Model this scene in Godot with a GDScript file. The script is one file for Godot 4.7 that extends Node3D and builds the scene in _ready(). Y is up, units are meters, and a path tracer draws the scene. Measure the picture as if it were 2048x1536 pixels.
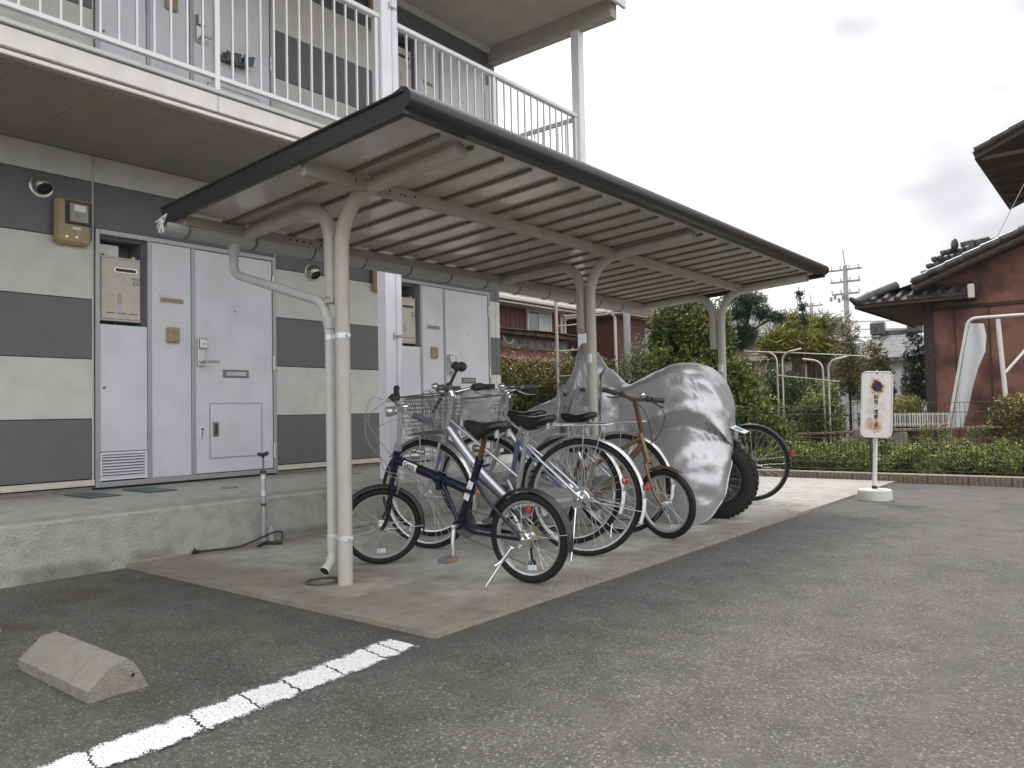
extends Node3D

# ---------------------------------------------------------------- mesh builder
class MB:
	var v := PackedVector3Array()
	var n := PackedVector3Array()
	var u := PackedVector2Array()
	var c := PackedColorArray()
	var x := Transform3D()
	var col := Color(1, 1, 1)
	func vert(p: Vector3, nn: Vector3, uv: Vector2, cc: Color):
		v.append(x * p); n.append((x.basis * nn).normalized()); u.append(uv); c.append(cc)
	func tri(a: Vector3, b: Vector3, d: Vector3, na: Vector3, nb: Vector3, nd: Vector3, ua := Vector2(), ub := Vector2(), ud := Vector2(), ca = null, cb = null, cd = null):
		var k = (b - a).cross(d - a)
		if k.length_squared() < 1e-16: return
		var c1 = col if ca == null else ca
		var c2 = col if cb == null else cb
		var c3 = col if cd == null else cd
		if (k.dot(na + nb + nd) > 0.0) == (x.basis.determinant() > 0.0):
			vert(a, na, ua, c1); vert(d, nd, ud, c3); vert(b, nb, ub, c2)
		else:
			vert(a, na, ua, c1); vert(b, nb, ub, c2); vert(d, nd, ud, c3)
	func quad(a: Vector3, b: Vector3, d: Vector3, e: Vector3, nn: Vector3):
		tri(a, b, d, nn, nn, nn, Vector2(0, 1), Vector2(1, 1), Vector2(1, 0)); tri(a, d, e, nn, nn, nn, Vector2(0, 1), Vector2(1, 0), Vector2(0, 0))
	func flat(a: Vector3, b: Vector3, d: Vector3, e: Vector3, away: Vector3):
		var nn = (b - a).cross(d - a).normalized()
		if nn.dot((a + b + d + e) * 0.25 - away) < 0: nn = -nn
		quad(a, b, d, e, nn)
	func box(ce: Vector3, s: Vector3, bev := 0.0, rot := Basis()):
		var keep = x
		x = x * Transform3D(rot, ce)
		var h = s * 0.5
		var b = minf(bev, minf(h.x, minf(h.y, h.z)) * 0.95)
		for ax in 3:
			for sg in [-1.0, 1.0]:
				var p = []
				for q in [[-1, -1], [1, -1], [1, 1], [-1, 1]]:
					var t = Vector3()
					t[ax] = h[ax] * sg
					t[(ax + 1) % 3] = (h[(ax + 1) % 3] - b) * q[0]
					t[(ax + 2) % 3] = (h[(ax + 2) % 3] - b) * q[1]
					p.append(t)
				var nn = Vector3(); nn[ax] = sg
				quad(p[0], p[1], p[2], p[3], nn)
		if b > 0.0:
			for ax in 3:
				var a1 = (ax + 1) % 3
				var a2 = (ax + 2) % 3
				for s1 in [-1.0, 1.0]:
					for s2 in [-1.0, 1.0]:
						var p = []
						for e in [-1.0, 1.0]:
							var f1 = Vector3(); f1[ax] = (h[ax] - b) * e; f1[a1] = h[a1] * s1; f1[a2] = (h[a2] - b) * s2
							var f2 = Vector3(); f2[ax] = (h[ax] - b) * e; f2[a1] = (h[a1] - b) * s1; f2[a2] = h[a2] * s2
							p.append(f1); p.append(f2)
						var nn = Vector3(); nn[a1] = s1; nn[a2] = s2
						quad(p[0], p[1], p[3], p[2], nn.normalized())
			for sx in [-1.0, 1.0]:
				for sy in [-1.0, 1.0]:
					for sz in [-1.0, 1.0]:
						var nn = Vector3(sx, sy, sz).normalized()
						tri(Vector3(h.x * sx, (h.y - b) * sy, (h.z - b) * sz), Vector3((h.x - b) * sx, h.y * sy, (h.z - b) * sz), Vector3((h.x - b) * sx, (h.y - b) * sy, h.z * sz), nn, nn, nn)
		x = keep
	func ab(a: Vector3, b: Vector3, bev := 0.0):      # box between two corners
		box((a + b) * 0.5, (b - a).abs(), bev)
	func tube(pts: Array, r, sides := 8, closed := false, caps := true, flat_ratio := 1.0):
		var m = pts.size()
		if m < 2: return
		var rings = []
		var up = Vector3()
		for i in m:
			var t: Vector3
			if closed: t = pts[(i + 1) % m] - pts[(i + m - 1) % m]
			else: t = pts[mini(i + 1, m - 1)] - pts[maxi(i - 1, 0)]
			t = t.normalized()
			if i == 0:
				up = Vector3.UP if absf(t.y) < 0.9 else Vector3.RIGHT
			up = (up - t * up.dot(t)).normalized()
			var sd = t.cross(up)
			var rr = r[i] if r is Array else r
			var ring = []
			for k in sides:
				var a = TAU * k / sides
				var nn = up * cos(a) + sd * sin(a) * flat_ratio
				ring.append([pts[i] + nn * rr, (up * cos(a) + sd * sin(a)).normalized()])
			rings.append([ring, t])
		for i in (m if closed else m - 1):
			var A = rings[i][0]
			var B = rings[(i + 1) % m][0]
			for k in sides:
				var k2 = (k + 1) % sides
				tri(A[k][0], B[k][0], B[k2][0], A[k][1], B[k][1], B[k2][1])
				tri(A[k][0], B[k2][0], A[k2][0], A[k][1], B[k2][1], A[k2][1])
		if caps and not closed:
			for e in [0, m - 1]:
				var t = rings[e][1] * (-1.0 if e == 0 else 1.0)
				for k in range(1, sides - 1):
					tri(rings[e][0][0][0], rings[e][0][k][0], rings[e][0][k + 1][0], t, t, t)
	func bar(a: Vector3, b: Vector3, r, sides := 8, r2 := -1.0):
		tube([a, b], r if r2 < 0 else [r, r2], sides)
	# profile: Vector2(radius, height); revolved about local y at ce, turned by rot
	func revolve(prof: Array, ce := Vector3(), rot := Basis(), segs := 24, smooth := false, closed := false, a0 := 0.0, a1 := TAU):
		var keep = x
		x = x * Transform3D(rot, ce)
		var m = prof.size()
		var cnt = m if closed else m - 1
		var sn = []
		for i in cnt:
			var d: Vector2 = prof[(i + 1) % m] - prof[i]
			sn.append(Vector2(d.y, -d.x).normalized())
		for i in cnt:
			var p: Vector2 = prof[i]
			var q: Vector2 = prof[(i + 1) % m]
			var np: Vector2 = sn[i]
			var nq: Vector2 = sn[i]
			if smooth:
				if closed or i > 0: np = (sn[i] + sn[(i - 1 + cnt) % cnt]).normalized()
				if closed or i < cnt - 1: nq = (sn[i] + sn[(i + 1) % cnt]).normalized()
			for k in segs:
				var b0 = a0 + (a1 - a0) * k / segs
				var b1 = a0 + (a1 - a0) * (k + 1) / segs
				var d0 = Vector3(cos(b0), 0, sin(b0))
				var d1 = Vector3(cos(b1), 0, sin(b1))
				var A = d0 * p.x + Vector3(0, p.y, 0)
				var B = d1 * p.x + Vector3(0, p.y, 0)
				var D = d1 * q.x + Vector3(0, q.y, 0)
				var E = d0 * q.x + Vector3(0, q.y, 0)
				var nA = d0 * np.x + Vector3(0, np.y, 0)
				var nB = d1 * np.x + Vector3(0, np.y, 0)
				var nD = d1 * nq.x + Vector3(0, nq.y, 0)
				var nE = d0 * nq.x + Vector3(0, nq.y, 0)
				tri(A, B, D, nA, nB, nD); tri(A, D, E, nA, nD, nE)
		x = keep
	func disc(ce: Vector3, nn: Vector3, r: float, segs := 16):
		nn = nn.normalized()
		var a = nn.cross(Vector3.UP if absf(nn.y) < 0.9 else Vector3.RIGHT).normalized()
		var b = nn.cross(a)
		for k in segs:
			var t0 = TAU * k / segs
			var t1 = TAU * (k + 1) / segs
			tri(ce, ce + (a * cos(t0) + b * sin(t0)) * r, ce + (a * cos(t1) + b * sin(t1)) * r, nn, nn, nn)
	func ball(ce: Vector3, s: Vector3, segs := 12):
		var rows = maxi(4, segs / 2)
		for i in rows:
			for k in segs:
				var p = []
				for q in [[i, k], [i + 1, k], [i + 1, k + 1], [i, k + 1]]:
					var th = PI * q[0] / rows
					var ph = TAU * q[1] / segs
					p.append(Vector3(sin(th) * cos(ph), cos(th), sin(th) * sin(ph)))
				var w = []
				for q in p: w.append((q / s).normalized())
				tri(ce + p[0] * s, ce + p[1] * s, ce + p[2] * s, w[0], w[1], w[2]); tri(ce + p[0] * s, ce + p[2] * s, ce + p[3] * s, w[0], w[2], w[3])
	# polygon in xy, extruded along z from 0 to depth
	func prism(poly: PackedVector2Array, depth: float, t := Transform3D()):
		var keep = x
		x = x * t
		var id = Geometry2D.triangulate_polygon(poly)
		for k in range(0, id.size(), 3):
			var p = []
			for j in 3: p.append(Vector3(poly[id[k + j]].x, poly[id[k + j]].y, 0))
			tri(p[0], p[1], p[2], Vector3(0, 0, -1), Vector3(0, 0, -1), Vector3(0, 0, -1))
			var o = Vector3(0, 0, depth)
			tri(p[0] + o, p[1] + o, p[2] + o, Vector3(0, 0, 1), Vector3(0, 0, 1), Vector3(0, 0, 1))
		var ccw = not Geometry2D.is_polygon_clockwise(poly)
		for k in poly.size():
			var a = poly[k]
			var b = poly[(k + 1) % poly.size()]
			var d = (b - a).normalized()
			var nn = Vector3(d.y, -d.x, 0) if ccw else Vector3(-d.y, d.x, 0)
			quad(Vector3(a.x, a.y, 0), Vector3(b.x, b.y, 0), Vector3(b.x, b.y, depth), Vector3(a.x, a.y, depth), nn)
		x = keep
	# rows of points (grid); smooth normals; away = a point inside
	func grid(rows: Array, wrap := false, colors = null, inside = null):
		var R = rows.size()
		var K = rows[0].size()
		var nr = []
		for i in R:
			var line = []
			for k in K:
				var du: Vector3 = rows[mini(i + 1, R - 1)][k] - rows[maxi(i - 1, 0)][k]
				var k1 = (k + 1) % K if wrap else mini(k + 1, K - 1)
				var k0 = (k + K - 1) % K if wrap else maxi(k - 1, 0)
				var dv: Vector3 = rows[i][k1] - rows[i][k0]
				var nn = du.cross(dv).normalized()
				if inside != null:
					var iv: Vector3 = inside[i] if inside is Array else inside
					if nn.dot(rows[i][k] - iv) < 0: nn = -nn
				line.append(nn)
			nr.append(line)
		for i in R - 1:
			for k in (K if wrap else K - 1):
				var k1 = (k + 1) % K
				var ua = Vector2(float(k) / K, float(i) / R)
				if colors == null:
					tri(rows[i][k], rows[i + 1][k], rows[i + 1][k1], nr[i][k], nr[i + 1][k], nr[i + 1][k1], ua, ua, ua)
					tri(rows[i][k], rows[i + 1][k1], rows[i][k1], nr[i][k], nr[i + 1][k1], nr[i][k1], ua, ua, ua)
				else:
					tri(rows[i][k], rows[i + 1][k], rows[i + 1][k1], nr[i][k], nr[i + 1][k], nr[i + 1][k1], ua, ua, ua, colors[i][k], colors[i + 1][k], colors[i + 1][k1])
					tri(rows[i][k], rows[i + 1][k1], rows[i][k1], nr[i][k], nr[i + 1][k1], nr[i][k1], ua, ua, ua, colors[i][k], colors[i + 1][k1], colors[i][k1])
	func mesh() -> ArrayMesh:
		var arr = []
		arr.resize(Mesh.ARRAY_MAX)
		arr[Mesh.ARRAY_VERTEX] = v
		arr[Mesh.ARRAY_NORMAL] = n
		arr[Mesh.ARRAY_TEX_UV] = u
		arr[Mesh.ARRAY_COLOR] = c
		var m = ArrayMesh.new()
		m.add_surface_from_arrays(Mesh.PRIMITIVE_TRIANGLES, arr)
		return m

var M := {}
var T := {}
var used := {}

func rnd(s: int) -> RandomNumberGenerator:
	var r = RandomNumberGenerator.new(); r.seed = s
	return r

func fnl(s: int, f: float, oct := 4) -> FastNoiseLite:
	var o = FastNoiseLite.new()
	o.seed = s; o.frequency = f; o.fractal_octaves = oct; o.noise_type = FastNoiseLite.TYPE_SIMPLEX_SMOOTH
	return o

func numbered(called: String) -> String:
	var k = used.get(called, 0)
	used[called] = k + 1
	return called if k == 0 else "%s_%03d" % [called, k]

func tag(o: Node3D, label: String, category := "", group := "", kind := ""):
	if label: o.set_meta("label", label)
	if category: o.set_meta("category", category)
	if group: o.set_meta("group", group)
	if kind: o.set_meta("kind", kind)
	return o

func thing(called: String, label: String, category: String, at := Vector3.ZERO, group := "") -> Node3D:
	var o = Node3D.new()
	o.name = numbered(called); add_child(o, true); o.position = at
	tag(o, label, category, group)
	return o

func sub(parent: Node3D, called: String, at := Vector3.ZERO) -> Node3D:
	var o = Node3D.new()
	o.name = called; parent.add_child(o, true); o.position = at
	return o

func put(parent: Node, called: String, b: MB, m: Material, label := "") -> MeshInstance3D:
	var o = MeshInstance3D.new()
	o.name = numbered(called) if parent == self else called
	o.mesh = b.mesh()
	o.material_override = m
	parent.add_child(o, true)
	if label: o.set_meta("label", label)
	return o

func struct(called: String, b: MB, m: Material, label := "") -> MeshInstance3D:
	var o = put(self, called, b, m)
	o.set_meta("kind", "structure")
	if label: o.set_meta("label", label)
	return o

func bend(pts: Array, r: float, steps := 6) -> Array:       # rounds the inner corners of a path
	var out = [pts[0]]
	for i in range(1, pts.size() - 1):
		var a: Vector3 = pts[i - 1]
		var b: Vector3 = pts[i]
		var d: Vector3 = pts[i + 1]
		var k = minf(r, minf(a.distance_to(b), b.distance_to(d)) * 0.48)
		var p = b + (a - b).normalized() * k
		var q = b + (d - b).normalized() * k
		for j in steps + 1:
			var t = float(j) / steps
			out.append(p.lerp(b, t).lerp(b.lerp(q, t), t))
	out.append(pts[-1])
	return out

func spline(pts: Array, per := 6) -> Array:
	var out = []
	for i in pts.size() - 1:
		for j in per:
			out.append(pts[i].cubic_interpolate(pts[i + 1], pts[maxi(i - 1, 0)], pts[mini(i + 2, pts.size() - 1)], float(j) / per))
	out.append(pts[-1])
	return out

# ---------------------------------------------------------------- textures and materials
func gray_tex(called: String, size: int, s: int, f: float, oct: int, lo: float, hi: float, speck := 0.0, power := 1.0):
	var im: Image = fnl(s, f, oct).get_seamless_image(size, size)
	var d = im.get_data()
	var r = rnd(s)
	for k in d.size():
		var t = pow(d[k] / 255.0, power)
		d[k] = int(clampf(lo + (hi - lo) * t + (r.randf() - 0.5) * speck, 0.0, 1.0) * 255.0)
	T[called] = ImageTexture.create_from_image(Image.create_from_data(size, size, false, Image.FORMAT_L8, d))

func bump_tex(called: String, size: int, s: int, f: float, oct: int, strength: float, ridged := false):
	var o = fnl(s, f, oct)
	if ridged: o.fractal_type = FastNoiseLite.FRACTAL_RIDGED
	var im: Image = o.get_seamless_image(size, size)
	im.convert(Image.FORMAT_RGBA8)
	im.bump_map_to_normal_map(strength)
	T[called] = ImageTexture.create_from_image(im)

func mat(called: String, lin: Color, rough := 0.7, metal := 0.0, tex := "", meters := 1.0, nrm := "", nscale := 0.5, nmeters := 1.0) -> StandardMaterial3D:
	var m = StandardMaterial3D.new()
	m.resource_name = called
	m.albedo_color = lin.linear_to_srgb()
	m.roughness = rough; m.metallic = metal
	if tex or nrm:
		m.uv1_triplanar = true; m.uv1_world_triplanar = true
		var k = 1.0 / (meters if tex else nmeters)
		m.uv1_scale = Vector3(k, k, k)
	if tex: m.albedo_texture = T[tex]
	if nrm:
		m.normal_enabled = true; m.normal_texture = T[nrm]; m.normal_scale = nscale
	M[called] = m
	return m

func make_materials():
	gray_tex("mottle", 512, 3, 0.008, 5, 0.94, 1.03, 0.03)
	gray_tex("dirty", 512, 8, 0.006, 6, 0.5, 1.3, 0.08)
	gray_tex("concrete", 1024, 5, 0.010, 6, 0.84, 1.06, 0.20)
	gray_tex("fine", 256, 6, 0.15, 3, 0.88, 1.03, 0.10)
	gray_tex("bark", 256, 11, 0.05, 5, 0.45, 1.2, 0.1)
	bump_tex("grain", 512, 12, 0.12, 4, 4.0)
	bump_tex("wrinkle", 512, 14, 0.012, 4, 14.0, true)
	bump_tex("soft", 512, 15, 0.01, 5, 8.0)
	# asphalt: pale and dark aggregate in a dark binder
	var S = 1024
	var g = fnl(21, 0.19, 2); g.noise_type = FastNoiseLite.TYPE_CELLULAR; g.cellular_return_type = FastNoiseLite.RETURN_CELL_VALUE
	var ca = g.get_seamless_image(S, S).get_data()
	g.cellular_return_type = FastNoiseLite.RETURN_DISTANCE
	var ds = g.get_seamless_image(S, S).get_data()
	var lo = fnl(22, 0.006, 4).get_seamless_image(S, S).get_data()
	var out = PackedByteArray(); out.resize(S * S * 3)
	var hb = PackedByteArray(); hb.resize(S * S)
	var r = rnd(23)
	for k in S * S:
		var cv = ca[k] / 255.0
		var e = clampf(1.35 - ds[k] / 255.0 * 1.5, 0.0, 1.0)
		var val = 0.322 + 0.23 * (cv - 0.3) * e + (r.randf() - 0.5) * 0.08 + (lo[k] / 255.0 - 0.5) * 0.08
		if cv > 0.84: val += 0.36 * e * (cv - 0.74) * 3.0
		var w = 0.006 * (1.0 if fmod(cv * 37.0, 1.0) > 0.5 else -1.0)
		out[k * 3] = int(clampf(val + 0.006 + w, 0, 1) * 255); out[k * 3 + 1] = int(clampf(val, 0, 1) * 255); out[k * 3 + 2] = int(clampf(val - 0.01 - w, 0, 1) * 255)
		hb[k] = int(clampf(e * 0.6 + cv * 0.4, 0, 1) * 255)
	T["asphalt"] = ImageTexture.create_from_image(Image.create_from_data(S, S, false, Image.FORMAT_RGB8, out))
	var hi = Image.create_from_data(S, S, false, Image.FORMAT_L8, hb); hi.convert(Image.FORMAT_RGBA8); hi.bump_map_to_normal_map(5.0)
	T["asphalt_n"] = ImageTexture.create_from_image(hi)

	var m = mat("asphalt", Color(0.97, 0.965, 0.955), 0.75, 0.0, "asphalt", 1.6, "asphalt_n", 0.7)
	m.vertex_color_use_as_albedo = true
	m = mat("slab", Color(0.50, 0.495, 0.475), 0.85, 0.0, "concrete", 1.7, "grain", 0.5)
	m.vertex_color_use_as_albedo = true
	m = mat("curb_concrete", Color(0.43, 0.42, 0.395), 0.85, 0.0, "concrete", 1.4, "grain", 0.35)
	m.vertex_color_use_as_albedo = true
	mat("stop_concrete", Color(0.30, 0.28, 0.245), 0.9, 0.0, "concrete", 0.6, "grain", 0.9)
	mat("block", Color(0.24, 0.19, 0.145), 0.9, 0.0, "concrete", 0.9, "grain", 0.8)
	mat("block_cap", Color(0.42, 0.36, 0.29), 0.9, 0.0, "concrete", 0.9)
	mat("road_paint", Color(0.92, 0.92, 0.93), 0.55, 0.0, "fine", 0.3)
	mat("soil", Color(0.085, 0.07, 0.045), 0.95, 0.0, "dirty", 2.5)
	mat("lawn", Color(0.16, 0.20, 0.045), 0.95, 0.0, "dirty", 1.0)
	mat("far_ground", Color(0.14, 0.13, 0.10), 0.95, 0.0, "dirty", 9.0)
	mat("cream", Color(0.60, 0.585, 0.55), 0.6, 0.0, "mottle", 1.3, "grain", 0.12)
	mat("dark_panel", Color(0.128, 0.137, 0.138), 0.55, 0.0, "mottle", 1.3, "grain", 0.12)
	mat("skirting", Color(0.62, 0.58, 0.50), 0.6, 0.0, "mottle", 0.8)
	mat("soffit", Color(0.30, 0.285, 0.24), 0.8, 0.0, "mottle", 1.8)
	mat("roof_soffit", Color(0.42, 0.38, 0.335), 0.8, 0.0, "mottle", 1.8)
	mat("fascia", Color(0.74, 0.72, 0.69), 0.55, 0.0, "mottle", 1.2)
	mat("coping", Color(0.55, 0.56, 0.555), 0.5, 0.0, "mottle", 1.0)
	mat("dark_gap", Color(0.03, 0.03, 0.03), 0.9)
	mat("door", Color(0.65, 0.66, 0.70), 0.33, 0.0, "mottle", 2.0)
	mat("alu", Color(0.36, 0.38, 0.40), 0.45, 0.35)
	mat("alu_light", Color(0.78, 0.78, 0.82), 0.35, 0.15)
	mat("white_post", Color(0.80, 0.80, 0.86), 0.42, 0.0, "mottle", 1.5)
	mat("rail_alu", Color(0.66, 0.65, 0.67), 0.35, 0.3)
	mat("steel", Color(0.50, 0.48, 0.45), 0.32, 0.9)
	mat("dark_steel", Color(0.20, 0.19, 0.18), 0.4, 0.6)
	mat("tan_plastic", Color(0.36, 0.28, 0.145), 0.5, 0.0, "mottle", 0.5)
	mat("brass_plate", Color(0.27, 0.225, 0.13), 0.45, 0.2)
	mat("heater", Color(0.56, 0.51, 0.43), 0.5, 0.0, "mottle", 0.9)
	mat("recess_grey", Color(0.20, 0.205, 0.21), 0.7)
	mat("black", Color(0.018, 0.018, 0.02), 0.5)
	mat("glass", Color(0.8, 0.85, 0.85, 0.12), 0.05)
	M["glass"].transparency = BaseMaterial3D.TRANSPARENCY_ALPHA
	mat("teal", Color(0.06, 0.125, 0.15), 0.5, 0.0, "fine", 0.2)
	mat("stain", Color(0.09, 0.09, 0.08), 0.8, 0.0, "fine", 0.2)
	mat("shelter", Color(0.49, 0.47, 0.41), 0.38, 0.0, "mottle", 0.9)
	mat("shelter_beam", Color(0.40, 0.36, 0.285), 0.45, 0.0, "mottle", 0.9)
	mat("shelter_panel", Color(0.64, 0.60, 0.53), 0.09, 0.0, "mottle", 0.7)
	mat("shelter_rib", Color(0.20, 0.175, 0.135), 0.5, 0.0, "mottle", 0.7)
	mat("shelter_trim", Color(0.036, 0.034, 0.031), 0.35, 0.15, "fine", 0.5)
	mat("gutter", Color(0.46, 0.455, 0.44), 0.4, 0.0, "mottle", 0.7)
	mat("pipe", Color(0.55, 0.55, 0.545), 0.4, 0.0, "mottle", 0.6)
	mat("strap", Color(0.72, 0.74, 0.78), 0.35, 0.4)
	mat("tyre", Color(0.009, 0.009, 0.010), 0.75, 0.0, "fine", 0.1)
	mat("tyre_knobby", Color(0.028, 0.024, 0.02), 0.9, 0.0, "fine", 0.1)
	mat("rim", Color(0.62, 0.62, 0.61), 0.28, 0.8)
	mat("spoke", Color(0.70, 0.70, 0.70), 0.25, 0.9)
	mat("chrome", Color(0.80, 0.80, 0.82), 0.12, 1.0)
	mat("silver_paint", Color(0.55, 0.56, 0.59), 0.25, 0.75)
	mat("navy", Color(0.006, 0.010, 0.030), 0.28, 0.1)
	mat("blue_paint", Color(0.17, 0.205, 0.36), 0.28, 0.4)
	mat("gold_paint", Color(0.22, 0.15, 0.075), 0.3, 0.5)
	mat("rust", Color(0.15, 0.075, 0.035), 0.7, 0.2, "bark", 0.1)
	mat("saddle", Color(0.010, 0.011, 0.013), 0.36)
	mat("rubber", Color(0.03, 0.03, 0.032), 0.6)
	mat("grey_grip", Color(0.10, 0.10, 0.115), 0.6)
	mat("mudguard", Color(0.028, 0.029, 0.031), 0.42)
	mat("fender", Color(0.62, 0.61, 0.60), 0.22, 0.8)
	mat("fender_tail", Color(0.85, 0.86, 0.88), 0.35)
	mat("wire_grey", Color(0.21, 0.21, 0.215), 0.4, 0.6)
	mat("reflector", Color(0.55, 0.02, 0.03), 0.2)
	mat("reflector_clear", Color(0.62, 0.72, 0.74), 0.2)
	mat("pedal", Color(0.15, 0.16, 0.18), 0.55)
	mat("amber", Color(0.50, 0.17, 0.03), 0.3)
	mat("sticker", Color(0.78, 0.78, 0.78), 0.4)
	mat("cable", Color(0.32, 0.33, 0.34), 0.4)
	mat("bag", Color(0.70, 0.73, 0.76, 0.40), 0.25)
	M["bag"].transparency = BaseMaterial3D.TRANSPARENCY_ALPHA
	m = mat("cover", Color(0.54, 0.54, 0.565), 0.36, 0.60, "", 1.0, "wrinkle", 0.12, 1.1)
	mat("plate_white", Color(0.72, 0.73, 0.70), 0.45)
	mat("plate_blue", Color(0.05, 0.14, 0.28), 0.4)
	mat("brown_wall", Color(0.25, 0.112, 0.08), 0.8, 0.0, "dirty", 2.5)
	mat("brown_wood", Color(0.078, 0.05, 0.038), 0.8, 0.0, "bark", 0.6)
	mat("eave_tan", Color(0.20, 0.13, 0.06), 0.8, 0.0, "mottle", 1.0)
	mat("kawara", Color(0.075, 0.068, 0.066), 0.30, 0.0, "dirty", 0.6)
	mat("red_wall", Color(0.095, 0.024, 0.019), 0.7, 0.0, "mottle", 1.4)
	mat("house_trim", Color(0.62, 0.57, 0.49), 0.6)
	mat("roof_tile", Color(0.23, 0.18, 0.165), 0.7, 0.0, "dirty", 1.2)
	mat("window_glass", Color(0.09, 0.12, 0.15), 0.06, 0.0)
	mat("curtain", Color(0.48, 0.52, 0.54), 0.8)
	mat("old_iron", Color(0.22, 0.215, 0.20), 0.8, 0.1, "dirty", 0.8)
	mat("rust_roof", Color(0.17, 0.105, 0.06), 0.85, 0.0, "dirty", 0.7)
	mat("red_roof", Color(0.16, 0.035, 0.025), 0.7, 0.0, "dirty", 0.9)
	mat("white_wall", Color(0.60, 0.61, 0.63), 0.8, 0.0, "mottle", 2.5)
	mat("grey_roof", Color(0.15, 0.15, 0.16), 0.6, 0.0, "dirty", 1.2)
	mat("beige_wall", Color(0.42, 0.33, 0.255), 0.8, 0.0, "mottle", 2.5)
	mat("pole_grey", Color(0.35, 0.36, 0.37), 0.8)
	mat("galv", Color(0.50, 0.47, 0.41), 0.4, 0.4)
	mat("fence_wire", Color(0.035, 0.026, 0.018), 0.5, 0.2)
	mat("bark", Color(0.085, 0.06, 0.04), 0.95, 0.0, "bark", 0.4)
	mat("terracotta", Color(0.30, 0.19, 0.13), 0.8, 0.0, "mottle", 0.4)
	mat("plank", Color(0.27, 0.22, 0.16), 0.85, 0.0, "bark", 0.7)
	mat("white_sheet", Color(0.66, 0.67, 0.70), 0.6, 0.0, "mottle", 0.8)
	mat("blue_tub", Color(0.03, 0.10, 0.22), 0.5)
	m = StandardMaterial3D.new(); m.vertex_color_use_as_albedo = true; m.roughness = 0.42; m.resource_name = "leaf"
	m.backlight_enabled = true; m.backlight = Color(0.20, 0.22, 0.06); m.cull_mode = BaseMaterial3D.CULL_DISABLED
	M["leaf"] = m

func make_sky(env: Environment):
	var W = 1024
	var H = 512
	var im = Image.create_empty(W, H, false, Image.FORMAT_RGBF)
	var a = fnl(41, 0.9, 5)
	var b = fnl(42, 2.2, 4)
	for j in H:
		var lat = (0.5 - (j + 0.5) / H) * PI
		for i in W:
			var lon = (i + 0.5) / W * TAU
			var d = Vector3(sin(lon) * cos(lat), sin(lat), cos(lon) * cos(lat))
			var q = Vector3(d.x, d.y * 1.9, d.z)
			var t = a.get_noise_3dv(q * 1.5 + Vector3(3.2, 0.4, 1.7)) + 0.35 * b.get_noise_3dv(q * 1.4)
			for c in [[0.93, 0.36, -0.13, 0.28, 0.30], [0.96, 0.46, 0.06, 0.25, 0.28], [0.95, 0.22, -0.24, 0.10, 0.16], [0.70, 0.45, -0.55, 0.12, 0.16], [0.2, 0.7, 0.68, 0.3, 0.3], [-0.7, 0.5, 0.4, 0.35, 0.3]]:
				t -= c[4] * exp(-pow(d.angle_to(Vector3(c[0], c[1], c[2])) / c[3], 2.0)) * (0.85 + 0.7 * b.get_noise_3dv(q * 1.6))
			var k = smoothstep(-0.46, 0.06, t)
			var val = lerpf(0.60, 1.42, k)
			if d.y < 0.0: val = 0.25
			im.set_pixel(i, j, Color(val * lerpf(0.955, 1.0, k), val * lerpf(0.965, 1.0, k), val * 1.0))
	var sm = PanoramaSkyMaterial.new()
	sm.panorama = ImageTexture.create_from_image(im)
	var sky = Sky.new(); sky.sky_material = sm
	env.background_mode = Environment.BG_SKY
	env.sky = sky

# ---------------------------------------------------------------- scene
func _ready():
	var cam = Camera3D.new(); cam.name = "camera"; add_child(cam)
	cam.projection = Camera3D.PROJECTION_PERSPECTIVE
	cam.fov = 52.586; cam.near = 0.05; cam.far = 900.0
	var fw = Vector3(sin(0.8913) * cos(0.0373), sin(0.0373), -cos(0.8913) * cos(0.0373))
	var rt = fw.cross(Vector3.UP).normalized()
	var up = rt.cross(fw)
	var ro = -0.0214
	cam.transform = Transform3D(Basis(rt * cos(ro) + up * sin(ro), up * cos(ro) - rt * sin(ro), -fw), Vector3(-2.6055, 0.8532, 6.1972))
	cam.current = true
	var we = WorldEnvironment.new(); we.name = "environment"
	var env = Environment.new()
	make_sky(env)
	env.tonemap_mode = Environment.TONE_MAPPER_LINEAR
	env.tonemap_exposure = 1.34
	env.background_energy_multiplier = 1.0
	env.sdfgi_enabled = true; env.ssao_enabled = true; env.ssil_enabled = true
	env.fog_enabled = true; env.fog_density = 0.0007; env.fog_light_color = Color(0.86, 0.89, 0.93)
	we.environment = env; add_child(we)
	var sun = DirectionalLight3D.new(); sun.name = "sun"; add_child(sun)
	sun.light_energy = 0.5; sun.light_angular_distance = 14.0; sun.light_color = Color(1.0, 0.985, 0.955); sun.shadow_enabled = true
	sun.look_at_from_position(Vector3(4.5, 10, -3.6), Vector3.ZERO, Vector3.UP)

	make_materials()
	ground()
	apartment()
	shelter()
	bikes()
	motorcycle()
	small_things()
	fence()
	garden()
	houses()
	poles()

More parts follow.
